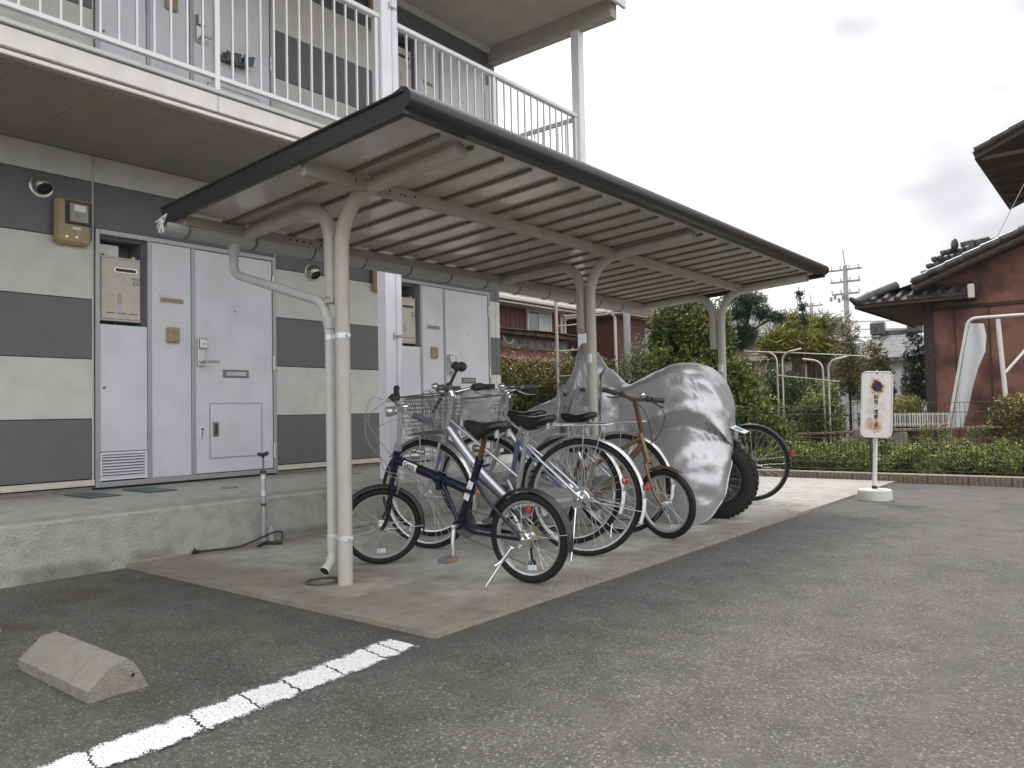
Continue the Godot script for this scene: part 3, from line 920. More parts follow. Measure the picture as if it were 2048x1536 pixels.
func wall_fittings():
	var lab = StandardMaterial3D.new(); lab.albedo_texture = heater_label(); lab.roughness = 0.5
	mat("print_red", Color(0.45, 0.05, 0.03), 0.5)
	mat("print_dark", Color(0.06, 0.09, 0.10), 0.5)
	var where = [["in the recess left of the nearest ground-floor door", 0.0, 0.0], ["in the recess left of the far ground-floor door", 3.05, 0.0], ["upstairs behind the white balcony post", 3.05, 2.79], ["upstairs at the left behind the balcony railing", 0.0, 2.79]]
	for q in where:
		var h = thing("water_heater", "beige gas water heater " + q[0], "water heater", Vector3(q[1], q[2], 0), "gas water heaters beside the doors")
		var b = MB.new()
		b.ab(Vector3(0.052, 1.648, -0.20), Vector3(0.368, 2.140, -0.02), 0.012)
		put(h, "casing", b, M.heater)
		b = MB.new()
		b.ab(Vector3(0.048, 1.640, -0.20), Vector3(0.372, 1.655, -0.028), 0.004)
		b.ab(Vector3(0.048, 2.134, -0.20), Vector3(0.372, 2.148, -0.028), 0.004)
		put(h, "casing_lip", b, M.heater)
		b = MB.new()
		var slot = PackedVector2Array()
		for k in 16:
			var a = TAU * k / 16.0
			slot.append(Vector2(0.245 + (0.072 if cos(a) > 0 else -0.072) + cos(a) * 0.020, 2.045 + sin(a) * 0.020))
		b.prism(slot, 0.006, Transform3D(Basis(), Vector3(0, 0, -0.021)))
		put(h, "exhaust_rim", b, M.steel)
		b = MB.new()
		slot = PackedVector2Array()
		for k in 16:
			var a = TAU * k / 16.0
			slot.append(Vector2(0.245 + (0.068 if cos(a) > 0 else -0.068) + cos(a) * 0.013, 2.045 + sin(a) * 0.013))
		b.prism(slot, 0.003, Transform3D(Basis(), Vector3(0, 0, -0.0165)))
		put(h, "exhaust_slot", b, M.black)
		b = MB.new()
		for k in 3: b.ab(Vector3(0.095 + k * 0.088, 1.700, -0.0205), Vector3(0.163 + k * 0.088, 1.706, -0.0185), 0.0005)
		put(h, "air_slots", b, M.black)
		b = MB.new()
		b.quad(Vector3(0.09, 1.71, -0.0185), Vector3(0.29, 1.71, -0.0185), Vector3(0.29, 1.865, -0.0185), Vector3(0.09, 1.865, -0.0185), Vector3(0, 0, 1))
		put(h, "data_label", b, lab)
		text(h, "maker_name", "Rinnai", 0.020, Vector3(0.325, 1.985, -0.0185), M.print_red, Basis(), true)
		b = MB.new()
		for s in [[0.302, 1.955, 0.322, 1.955], [0.312, 1.938, 0.312, 1.970], [0.300, 1.937, 0.324, 1.937], [0.330, 1.968, 0.338, 1.938], [0.338, 1.938, 0.352, 1.970], [0.334, 1.937, 0.350, 1.937]]:
			b.bar(Vector3(s[0], s[1], -0.019), Vector3(s[2], s[3], -0.019), 0.0022, 5)
		put(h, "eco_mark", b, M.print_dark)
		for fx in [0.10, 0.32]:
			b = MB.new()
			b.ab(Vector3(fx - 0.012, 2.146, -0.15), Vector3(fx + 0.012, 2.168, -0.04), 0.002)
			put(h, "fixing_bracket", b, M.heater)
		b = MB.new()
		b.bar(Vector3(0.12, 1.645, -0.12), Vector3(0.12, 1.605, -0.12), 0.012, 8); b.bar(Vector3(0.2, 1.645, -0.12), Vector3(0.2, 1.605, -0.12), 0.012, 8)
		put(h, "supply_pipes", b, M.dark_steel)
	for q in [["beside the nearest ground-floor door", 0.0, 0.0], ["beside the far ground-floor door", 3.05, 0.0], ["upstairs above the nearest ground-floor door", 0.0, 2.79], ["upstairs right of the white balcony post", 3.05, 2.79]]:
		var o = thing("door_intercom", "tan door intercom box on the white panel " + q[0], "intercom", Vector3(q[1], q[2], 0), "door intercoms")
		var b = MB.new()
		b.ab(Vector3(0.558, 1.490, 0.011), Vector3(0.662, 1.618, 0.040), 0.008)
		put(o, "case", b, M.tan_plastic)
		b = MB.new()
		for k in 6: b.bar(Vector3(0.585 + 0.01 * k, 1.600 - 0.004 * k, 0.0402), Vector3(0.610 + 0.008 * k, 1.540 + 0.004 * k, 0.0402), 0.0016, 5)
		put(o, "speaker_slots", b, M.brass_plate)
		b = MB.new()
		b.ab(Vector3(0.600, 1.502, 0.040), Vector3(0.640, 1.520, 0.044), 0.002)
		put(o, "call_button", b, M.brass_plate)
		var n = thing("name_plate", "blank brown name plate on the white panel " + q[0], "name plate", Vector3(q[1], q[2], 0), "name plates beside the doors")
		b = MB.new()
		b.ab(Vector3(0.502, 1.812, 0.011), Vector3(0.712, 1.884, 0.014), 0.001)
		put(n, "plate_holder", b, M.door)
		b = MB.new()
		b.ab(Vector3(0.508, 1.820, 0.014), Vector3(0.706, 1.858, 0.016), 0.0005)
		put(n, "name_slip", b, M.brass_plate)
		b = MB.new()
		b.ab(Vector3(0.502, 1.858, 0.014), Vector3(0.508, 1.884, 0.0155)); 
		for k in 4: b.ab(Vector3(0.522 + k * 0.012, 1.870, 0.0141), Vector3(0.530 + k * 0.012, 1.876, 0.0146))
		put(n, "room_marks", b, M.alu)
	# electricity meters
	var mlab = ["tan electricity meter box left of the nearest water heater", "tan electricity meter box beside the white balcony post, ground floor", "tan electricity meter box upstairs left of the white balcony post"]
	var k3 = 0
	for q in [Vector3(-0.30, 2.178, 0), Vector3(2.755, 2.15, 0), Vector3(2.755, 4.93, 0)]:
		var e = thing("electricity_meter", mlab[k3], "meter", q, "electricity meters on the wall")
		var b = MB.new()
		var prof = [[0.0, 0.0, 0.016], [0.06, 0.0, 0.020], [0.085, 0.006, 0.024]]
		b.ab(Vector3(0.0, 0.0, 0.0), Vector3(0.25, 0.345, 0.075), 0.022)
		put(e, "meter_case", b, M.tan_plastic)
		b = MB.new()
		b.ab(Vector3(0.062, 0.146, 0.074), Vector3(0.243, 0.322, 0.080), 0.006)
		put(e, "window_frame", b, M.black)
		b = MB.new()
		b.ab(Vector3(0.085, 0.16, 0.080), Vector3(0.225, 0.31, 0.096), 0.01)
		put(e, "meter_body", b, M.dark_steel)
		b = MB.new()
		b.ab(Vector3(0.118, 0.245, 0.096), Vector3(0.200, 0.292, 0.098), 0.001)
		put(e, "dial_plate", b, M.sticker)
		b = MB.new()
		b.revolve([Vector2(0.016, 0), Vector2(0.014, 0.004), Vector2(0, 0.005)], Vector3(0.145, 0.215, 0.0961), Basis(Vector3(1, 0, 0), PI / 2), 12)
		put(e, "disc", b, M.dark_steel)
		b = MB.new()
		b.ab(Vector3(0.115, 0.112, 0.0751), Vector3(0.172, 0.128, 0.077), 0.0005)
		put(e, "paper_label", b, M.sticker)
		b = MB.new()
		b.disc(Vector3(0.075, 0.05, 0.0753), Vector3(0, 0, 1), 0.009); b.disc(Vector3(0.145, 0.055, 0.0753), Vector3(0, 0, 1), 0.008)
		put(e, "seal", b, M.steel)
		k3 += 1
	# vent hoods
	var vl = ["round steel vent hood on the dark band above the meter box", "round steel vent hood on the wall between the two ground-floor doors"]
	k3 = 0
	for q in [Vector3(-0.375, 2.585, 0), Vector3(2.01, 2.252, 0)]:
		var h = thing("vent_hood", vl[k3], "vent", q, "vent hoods on the wall")
		var b = MB.new()
		b.revolve([Vector2(0.082, 0), Vector2(0.082, 0.010), Vector2(0.062, 0.014)], Vector3(), Basis(Vector3(1, 0, 0), PI / 2), 24)
		put(h, "flange", b, M.steel)
		b = MB.new()
		var ax = Vector3(0.05, -0.72, 0.69).normalized()
		var bs = Basis(Quaternion(Vector3.UP, ax))
		var pf = []
		for i in 13:
			var th = deg_to_rad(46.0 + 124.0 * i / 12.0)
			pf.append(Vector2(0.070 * sin(th), 0.070 * cos(th)))
		b.revolve(pf, Vector3(0, 0.004, 0.036), bs, 22, true)
		put(h, "hood", b, M.steel)
		b = MB.new()
		b.disc(Vector3(0, 0.004, 0.036) + ax * 0.034, ax, 0.058, 20)
		put(h, "opening", b, M.black)
		k3 += 1
	# crumpled flyers in the upstairs letter plate
	var fl = thing("crumpled_flyers", "crumpled flyers stuffed in the letter slot of the upstairs door", "paper", Vector3(1.19, 4.05, 0.02))
	var r = rnd(77)
	mat("flyer", Color(0.19, 0.185, 0.19), 0.6, 0.0, "dirty", 0.12)
	mat("flyer_green", Color(0.10, 0.17, 0.17), 0.6)
	for k in 5:
		var b = MB.new()
		var rows = []
		var w = r.randf_range(0.07, 0.12)
		var off = Vector3(-0.10 + 0.05 * k, r.randf_range(-0.02, 0.02), 0)
		for i in 5:
			var row = []
			for j in 6:
				row.append(off + Vector3((j - 2.5) / 5.0 * w + r.randf_range(-0.012, 0.012), (i - 2.0) / 4.0 * w + 0.02 * sin(k * 2.0) + r.randf_range(-0.01, 0.01), 0.01 + r.randf_range(0.0, 0.05) + 0.02 * k * 0.5))
			rows.append(row)
		b.grid(rows)
		put(fl, "flyer", b, M.flyer_green if k % 3 == 1 else M.flyer)

# ---------------------------------------------------------------- bicycle shelter
func shelter():
	wall_fittings()
	var s = thing("bicycle_shelter", "beige steel bicycle shelter with dark trim over the parked bicycles", "shelter")
	var L = -0.47
	var R = 4.83
	var zb = 2.04
	var zf = 3.95
	var under = func(z): return 1.972 + (z - 1.99) * 0.0588
	var b: MB
	# pressed roof panels with a rib at each edge
	var xs = [L + 0.02]
	var x = -0.17
	while x < R - 0.05:
		xs.append(x); x += 0.22
	xs.append(R - 0.02)
	var q = Basis(Vector3(1, 0, 0), -atan(0.0588))
	for k in xs.size() - 1:
		b = MB.new()
		var zm = (zb + zf) * 0.5
		b.box(Vector3((xs[k] + xs[k + 1]) * 0.5, under.call(zm) + 0.010, zm), Vector3(xs[k + 1] - xs[k] - 0.004, 0.008, (zf - zb)), 0.0, q)
		put(s, "roof_panel", b, M.shelter_panel)
		if k > 0:
			b = MB.new()
			b.box(Vector3(xs[k], under.call(zm - 0.02) + 0.000, zm - 0.02), Vector3(0.026, 0.018, zf - zb - 0.16), 0.003, q)
			put(s, "roof_rib", b, M.shelter_rib)
	# folded top ridges
	for k in range(1, xs.size() - 1):
		b = MB.new()
		b.box(Vector3(xs[k], under.call(3.02) + 0.028, 3.02), Vector3(0.05, 0.028, zf - zb), 0.006, q)
		put(s, "roof_seam", b, M.shelter_trim)
	# end trims
	for e in [L, R]:
		b = MB.new()
		var zm = (zb - 0.03 + zf) * 0.5
		b.box(Vector3(e, under.call(zm) + 0.012, zm), Vector3(0.030, 0.092, zf - zb + 0.05), 0.004, q)
		b.box(Vector3(e, under.call(zm) + 0.060, zm), Vector3(0.050, 0.012, zf - zb + 0.05), 0.003, q)
		put(s, "end_trim", b, M.shelter_trim)
	# rounded front edge: a teardrop nose
	b = MB.new()
	var prof = []
	for k in 15:
		var a = -PI * 0.62 + k * (PI * 1.22) / 14.0
		prof.append(Vector2(cos(a) * 0.047, sin(a) * 0.047))
	var yc = under.call(zf) + 0.034
	var rows = []
	for e in [L - 0.012, R + 0.012]:
		var row = [Vector3(e, under.call(zf - 0.05) - 0.008, zf - 0.05)]
		for p in prof: row.append(Vector3(e, yc + p.y, zf + p.x))
		row.append(Vector3(e, under.call(zf - 0.16) + 0.052, zf - 0.16))
		rows.append(row)
	b.grid(rows, false, null, Vector3((L + R) / 2, yc, zf - 0.05))
	for e in [L - 0.012, R + 0.012]:
		var pl = PackedVector2Array()
		pl.append(Vector2(zf - 0.16, under.call(zf - 0.16) + 0.052))
		pl.append(Vector2(zf - 0.05, under.call(zf - 0.05) - 0.008))
		for p in prof: pl.append(Vector2(zf + p.x, yc + p.y))
		b.prism(pl, 0.004, Transform3D(Basis(Vector3(0, 0, 1), Vector3(0, 1, 0), Vector3(1, 0, 0)), Vector3(e - 0.002, 0, 0)))
	put(s, "front_edge", b, M.shelter_trim)
	# long beams between the arms
	for zz in [[3.235, 0.068], [2.155, 0.052]]:
		b = MB.new()
		b.box(Vector3((L + R) / 2, under.call(zz[0]) - 0.008 - zz[1] * 0.5, zz[0]), Vector3(R - L - 0.06, zz[1], 0.034), 0.003)
		put(s, "roof_beam", b, M.shelter_beam)
	b = MB.new()
	for px in [-0.042, 2.30, 4.642]:
		for t in [0.12, 0.20, 0.225, 0.30, -0.10]:
			b.disc(Vector3(px + t, under.call(3.235) - 0.042 + 0.006 * sin(t * 50), 3.2525), Vector3(0, 0, 1), 0.007, 8)
		for t in [0.28, 0.33, 0.38, 0.43, 0.51]:
			b.disc(Vector3(px + t, under.call(2.155) - 0.034, 2.1725), Vector3(0, 0, 1), 0.008, 8)
	put(s, "bolt_holes", b, M.black)
	# posts
	for px in [-0.042, 2.30, 4.642]:
		b = MB.new()
		var tip = Vector3(px, 1.93 + (3.862 - 1.99) * 0.0588, 3.862)
		var knee = Vector3(px, 1.93 + (3.01 - 1.99) * 0.0588, 3.010)
		b.tube(bend([Vector3(px, 0, 3.008), knee, tip], 0.30, 12), 0.0381, 20, false, false)
		put(s, "front_post", b, M.shelter)
		b = MB.new()
		var dirn = (tip - knee).normalized()
		b.disc(tip - dirn * 0.002, dirn, 0.0375, 20)
		put(s, "end_cap", b, M.shelter_rib)
		b = MB.new()
		var kn = Vector3(px, 1.93 + (2.925 - 1.99) * 0.0588, 2.925)
		b.tube(bend([Vector3(px, 1.475, 2.928), kn, Vector3(px, 1.93, 1.99)], 0.28, 12), 0.0381, 20)
		put(s, "rear_arm", b, M.shelter)
		b = MB.new()
		b.ab(Vector3(px - 0.03, 1.445, 2.90), Vector3(px + 0.03, 1.475, 2.97), 0.003)
		put(s, "arm_plate", b, M.shelter)
	# gutter, hangers, downpipe
	b = MB.new()
	rows = []
	for e in [L - 0.06, R + 0.0]:
		var row = []
		var drop = 0.0
		for k in 13:
			var a = PI + PI * k / 12.0
			row.append(Vector3(e, 1.922 + drop + sin(a) * 0.058, 2.098 + cos(a) * 0.058))
		for k in 13:
			var a = TAU - PI * k / 12.0
			row.append(Vector3(e, 1.922 + drop + sin(a) * 0.054, 2.098 + cos(a) * 0.054))
		rows.append(row)
	b.grid(rows, true)
	b.revolve([Vector2(0.058, 0), Vector2(0, 0)], Vector3(R, 1.922, 2.098), Basis(Vector3(0, 0, 1), PI / 2), 12, false, false, PI / 2, PI * 1.5)
	put(s, "gutter", b, M.gutter)
	b = MB.new()
	for k in 3:
		var a0 = PI + 0.3 + k * 0.8
		b.bar(Vector3(L - 0.062, 1.922 + sin(a0) * 0.05, 2.098 + cos(a0) * 0.05), Vector3(L - 0.062, 1.95, 2.098 + cos(a0) * 0.01), 0.004, 5)
	b.bar(Vector3(L - 0.062, 1.94, 2.035), Vector3(L - 0.062, 1.965, 2.15), 0.005, 5); b.bar(Vector3(L - 0.062, 1.885, 2.08), Vector3(L - 0.062, 1.965, 2.15), 0.004, 5)
	put(s, "gutter_end", b, M.sticker)
	for k in 12:
		b = MB.new()
		var hx = -0.40 + k * 0.42
		var pts = []
		for j in 9:
			var a = PI + PI * 0.15 + PI * 0.85 * j / 8.0
			pts.append(Vector3(hx, 1.922 + sin(a) * 0.0605, 2.098 + cos(a) * 0.0605))
		pts.append(Vector3(hx, 1.975, 2.135))
		b.tube(pts, 0.0055, 6)
		put(s, "gutter_hanger", b, M.dark_steel)
	b = MB.new()
	b.revolve([Vector2(0.040, 0), Vector2(0.030, -0.07), Vector2(0.030, -0.09)], Vector3(-0.10, 1.895, 2.098), Basis(), 16)
	b.tube(bend([Vector3(-0.10, 1.83, 2.098), Vector3(-0.10, 1.70, 2.10), Vector3(-0.045, 1.46, 2.86), Vector3(-0.042, 1.30, 2.906), Vector3(-0.042, 0.108, 2.906), Vector3(-0.115, 0.066, 2.93)], 0.055, 8), 0.0255, 16, false, false)
	put(s, "downpipe", b, M.pipe)
	b = MB.new()
	b.revolve([Vector2(0.0285, -0.03), Vector2(0.0285, 0.03)], Vector3(-0.042, 1.345, 2.906), Basis(), 16)
	b.revolve([Vector2(0.0285, -0.035), Vector2(0.0285, 0.035)], Vector3(-0.042, 0.20, 2.906), Basis(), 16)
	put(s, "pipe_socket", b, M.pipe)
	b = MB.new()
	var od = Vector3(-0.073, -0.042, 0.024).normalized()
	b.disc(Vector3(-0.115, 0.066, 2.93) - od * 0.004, od, 0.0245, 16)
	put(s, "pipe_mouth", b, M.black)
	for y in [1.27, 0.235]:
		b = MB.new()
		b.revolve([Vector2(0.0395, -0.013), Vector2(0.0395, 0.013)], Vector3(-0.042, y, 3.008), Basis(), 20)
		b.revolve([Vector2(0.0275, -0.013), Vector2(0.0275, 0.013)], Vector3(-0.042, y, 2.906), Basis(), 16)
		b.ab(Vector3(-0.046, y - 0.012, 2.93), Vector3(-0.038, y + 0.012, 2.972), 0.001)
		b.ab(Vector3(-0.046, y - 0.013, 3.046), Vector3(-0.036, y + 0.013, 3.062), 0.001)
		b.bar(Vector3(-0.055, y, 3.055), Vector3(-0.027, y, 3.055), 0.006, 6)
		put(s, "pipe_strap", b, M.strap)
	for px in [2.30, 4.642]:
		b = MB.new()
		b.revolve([Vector2(0.0388, -0.035), Vector2(0.0388, 0.035)], Vector3(px, 1.25, 3.008), Basis(), 20)
		put(s, "post_sleeve", b, M.strap)

# ---------------------------------------------------------------- bicycles (local axes: x forward, y up, z to the rider's right; origin under the rear axle)
const ROLL = Basis(Vector3(1, 0, 0), Vector3(0, 0, 1), Vector3(0, -1, 0))

func wheel(parent: Node3D, called: String, at: Vector3, r: float, tr: float, steer: Variant = 0.0, count := 32, tyre: Material = null, rim: Material = null, knobs := false):
	var w = sub(parent, called, at)
	w.basis = steer if steer is Basis else Basis(Vector3(0, 1, 0), steer)
	var b = MB.new()
	var prof = []
	for k in 14:
		var a = TAU * k / 14.0
		prof.append(Vector2(r - tr + cos(a) * tr, sin(a) * tr * 0.95))
	b.revolve(prof, Vector3(), ROLL, 56, true, true)
	if knobs:
		for k in 44:
			for sd in [-0.032, 0.0, 0.032]:
				var a = TAU * (k + (0.5 if sd == 0.0 else 0.0)) / 44.0
				var rr = r + 0.001 - absf(sd) * 0.22
				b.box(Vector3(cos(a) * rr, sin(a) * rr, sd), Vector3(0.014, 0.022, 0.026), 0.002, Basis(Vector3(0, 0, 1), a))
	put(w, "tyre", b, tyre if tyre else M.tyre)
	b = MB.new()
	var ri = r - 2 * tr + 0.004
	b.revolve([Vector2(ri, -0.013), Vector2(ri, 0.013), Vector2(ri - 0.010, 0.011), Vector2(ri - 0.015, 0.0), Vector2(ri - 0.010, -0.011)], Vector3(), ROLL, 56, false, true)
	put(w, "rim", b, rim if rim else M.rim)
	b = MB.new()
	for k in count:
		var sd = -1.0 if k % 2 == 0 else 1.0
		var a = TAU * k / count
		var ha = a + (1.2 if (k / 2) % 2 == 0 else -1.2)
		b.bar(Vector3(cos(ha) * 0.023, sin(ha) * 0.023, sd * 0.028), Vector3(cos(a) * (ri - 0.012), sin(a) * (ri - 0.012), sd * 0.003), 0.0012, 4)
	tag(put(w, "spokes", b, M.spoke), "", "", "", "stuff")
	b = MB.new()
	b.revolve([Vector2(0.006, -0.052), Vector2(0.010, -0.045), Vector2(0.014, -0.036), Vector2(0.026, -0.030), Vector2(0.026, -0.026), Vector2(0.015, -0.020), Vector2(0.013, 0.020), Vector2(0.026, 0.026), Vector2(0.026, 0.030), Vector2(0.012, 0.036), Vector2(0.006, 0.052)], Vector3(), ROLL, 18)
	put(w, "hub", b, M.rim)
	return w

func wheel_reflector(w: Node3D, ang: float, rad: float):
	var b = MB.new()
	var ba = Basis(Vector3(0, 0, 1), ang)
	b.box(ba * Vector3(rad, 0, 0), Vector3(0.026, 0.052, 0.012), 0.004, ba)
	put(w, "reflector", b, M.reflector_clear)

func fender(parent: Node3D, called: String, ce: Vector3, rad: float, a0: float, a1: float, w: float, m: Material, steer: Variant = 0.0):
	var b = MB.new()
	b.x = Transform3D(steer if steer is Basis else Basis(Vector3(0, 1, 0), steer), ce)
	var rows = []
	var n = 26
	var ins = []
	for i in n + 1:
		var a = a0 + (a1 - a0) * i / n
		var d = Vector3(cos(a), sin(a), 0)
		var row = []
		for k in 9:
			var t = (k - 4) / 4.0
			row.append(d * (rad + 0.013 * (1.0 - t * t) - 0.006) + Vector3(0, 0, t * w * 0.5))
		for k in 9:
			var t = (4 - k) / 4.0
			row.append(d * (rad + 0.013 * (1.0 - t * t) - 0.0085) + Vector3(0, 0, t * w * 0.5))
		rows.append(row)
		ins.append(d * (rad - 0.0045))
	b.grid(rows, true)
	return put(parent, called, b, m)

# smooth saddle: nose at x = nx, tail at x = tx, top at y
func saddle(parent: Node3D, nx: float, tx: float, y: float, wide: float, m: Material, tilt := 0.0):
	var s = sub(parent, "saddle")
	var b = MB.new()
	var rows = []
	var L = nx - tx
	var st = [[0.0, 0.030, -0.006, 0.020], [0.03, 0.62, 0.004, 0.034], [0.12, 0.93, 0.006, 0.046], [0.28, 1.0, 0.002, 0.062], [0.45, 0.80, -0.005, 0.080], [0.6, 0.50, -0.007, 0.086], [0.75, 0.31, -0.002, 0.074], [0.9, 0.24, 0.003, 0.052], [0.98, 0.17, 0.001, 0.032], [1.0, 0.03, -0.008, 0.012]]
	for q in st:
		var row = []
		q[3] *= 1.0
		var hw = wide * 0.5 * q[1]
		var yy = y + q[2] + tilt * (q[0] - 0.5) * L
		for k in 13:
			var t = (k - 6) / 6.0
			var side = absf(t)
			var yo = 0.0
			if side < 0.7: yo = -0.012 * pow(side / 0.7, 2)
			else: yo = -0.012 - (side - 0.7) / 0.3 * (q[3] - 0.012)
			var zo = hw * minf(1.0, side / 0.72) * signf(t)
			row.append(Vector3(tx + L * q[0], yy + yo, zo))
		row.append(Vector3(tx + L * q[0], yy - q[3] + 0.012, hw * 0.5))
		row.append(Vector3(tx + L * q[0], yy - q[3] + 0.012, -hw * 0.5))
		rows.append(row)
	var ins = []
	for q in st: ins.append(Vector3(tx + L * q[0], y + q[2] - 0.025, 0))
	b.grid(rows, true, null, ins)
	put(s, "saddle_cover", b, m)
	b = MB.new()
	for sd in [-1, 1]:
		b.tube(bend([Vector3(tx + 0.03, y - 0.055, sd * 0.05), Vector3(tx + L * 0.45, y - 0.075, sd * 0.022), Vector3(nx - 0.06, y - 0.05, sd * 0.012)], 0.05), 0.0035, 6)
		# coil springs
		var pts = []
		for k in 40:
			var a = k * 0.75
			pts.append(Vector3(tx + 0.035 + cos(a) * 0.014, y - 0.085 + k * 0.001, sd * 0.052 + sin(a) * 0.014))
		b.tube(pts, 0.0025, 5)
	put(s, "saddle_rails", b, M.chrome)
	return s

func crank(parent: Node3D, at: Vector3, ang: float, ln: float):
	var c = sub(parent, "crankset", at)
	var b = MB.new()
	for sd in [-1, 1]:
		var a = ang + (PI if sd > 0 else 0.0)
		var e = Vector3(cos(a) * ln, sin(a) * ln, sd * 0.075)
		b.tube([Vector3(0, 0, sd * 0.055), e * 0.5 + Vector3(0, 0, sd * 0.035), e], [0.013, 0.0105, 0.010], 8)
		b.ball(Vector3(0, 0, sd * 0.066), Vector3(0.014, 0.014, 0.010), 10)
	b.bar(Vector3(0, 0, -0.06), Vector3(0, 0, 0.06), 0.012, 10)
	put(c, "crank_arms", b, M.rim)
	b = MB.new()
	b.revolve([Vector2(0.018, 0.046), Vector2(0.075, 0.046), Vector2(0.078, 0.049), Vector2(0.075, 0.051), Vector2(0.018, 0.051)], Vector3(), ROLL, 28)
	put(c, "chainring", b, M.dark_steel)
	for sd in [-1, 1]:
		var a = ang + (PI if sd > 0 else 0.0)
		var e = Vector3(cos(a) * ln, sin(a) * ln, sd * 0.12)
		b = MB.new()
		b.box(e + Vector3(0.030, 0, 0), Vector3(0.014, 0.024, 0.085), 0.004); b.box(e + Vector3(-0.030, 0, 0), Vector3(0.014, 0.024, 0.085), 0.004)
		b.box(e + Vector3(0, 0.003, 0), Vector3(0.05, 0.012, 0.07), 0.003)
		b.box(e + Vector3(0, 0, sd * 0.04), Vector3(0.07, 0.024, 0.012), 0.004); b.box(e + Vector3(0, 0, -sd * 0.04), Vector3(0.07, 0.024, 0.012), 0.004)
		put(c, "pedal", b, M.pedal)
		b = MB.new()
		b.box(e + Vector3(-0.0375, 0, 0), Vector3(0.003, 0.014, 0.05), 0.001); b.box(e + Vector3(0.0375, 0, 0), Vector3(0.003, 0.014, 0.05), 0.001)
		put(c, "pedal_reflector", b, M.amber)
	return c

func grip(parent: Node3D, a: Vector3, b2: Vector3, r: float, m: Material):
	var b = MB.new()
	var n = 10
	var pts = []
	var rr = []
	for i in n + 1:
		pts.append(a.lerp(b2, i / float(n)))
		rr.append(r * (1.0 + (0.06 if i % 2 == 0 else -0.02)) * (1.12 if i == n or i == 0 else 1.0))
	b.tube(pts, rr, 12)
	put(parent, "grip", b, m)

func cable(parent: Node3D, pts: Array, r := 0.0026, m: Material = null):
	var b = MB.new()
	b.tube(spline(pts, 6), r, 5)
	put(parent, "cable", b, m if m else M.cable)

func basket(parent: Node3D, ce: Vector3, ln: float, w: float, h: float, steer := 0.0, flare := 0.04, fine := true):
	var k = sub(parent, "basket", ce)
	k.rotation.y = steer
	var corner = func(sx, sz, t): return Vector3(sx * (ln * 0.5 + flare * (t - 0.5)), h * t, sz * (w * 0.5 + flare * (t - 0.5)))
	var b = MB.new()
	for t in [0.0, 1.0]:
		var p = [corner.call(-1, -1, t), corner.call(1, -1, t), corner.call(1, 1, t), corner.call(-1, 1, t)]
		if t == 1.0: p[0].y += 0.02; p[3].y += 0.02
		var path = []
		for i in 4:
			var p0 = p[i]
			for s in [0.04, 0.96]: path.append(p0.lerp(p[(i + 1) % 4], s))
		b.tube(path, 0.0045 if t == 1.0 else 0.0035, 6, true)
	for sx in [-1, 1]:
		for sz in [-1, 1]: b.bar(corner.call(sx, sz, 0.0), corner.call(sx, sz, 1.0), 0.003, 5)
	put(k, "basket_frame", b, M.wire_grey)
	b = MB.new()
	var nw = 16 if fine else 11
	for side in 4:
		var c0: Vector3
		var c1: Vector3
		for i in range(1, nw):
			var t = i / float(nw)
			var ends = []
			for y in [0.0, 1.0]:
				var p = [corner.call(-1, -1, y), corner.call(1, -1, y), corner.call(1, 1, y), corner.call(-1, 1, y)]
				ends.append(p[side].lerp(p[(side + 1) % 4], t))
			b.bar(ends[0], ends[1], 0.0014, 4)
		for i in range(1, 9):
			var y = i / 9.0
			var p = [corner.call(-1, -1, y), corner.call(1, -1, y), corner.call(1, 1, y), corner.call(-1, 1, y)]
			b.bar(p[side], p[(side + 1) % 4], 0.0014, 4)
	for i in range(1, nw):
		var t = i / float(nw)
		b.bar(corner.call(-1, -1, 0.0).lerp(corner.call(1, -1, 0.0), t), corner.call(-1, 1, 0.0).lerp(corner.call(1, 1, 0.0), t), 0.0014, 4)
		b.bar(corner.call(-1, -1, 0.0).lerp(corner.call(-1, 1, 0.0), t), corner.call(1, -1, 0.0).lerp(corner.call(1, 1, 0.0), t), 0.0014, 4)
	tag(put(k, "basket_wires", b, M.wire_grey), "", "", "", "stuff")
	return k

func place(o: Node3D, at: Vector3, heading: float, lean := 0.0):
	o.transform = Transform3D(Basis(Vector3(0, 1, 0), PI / 2 - deg_to_rad(heading)) * Basis(Vector3(1, 0, 0), deg_to_rad(lean)), at)

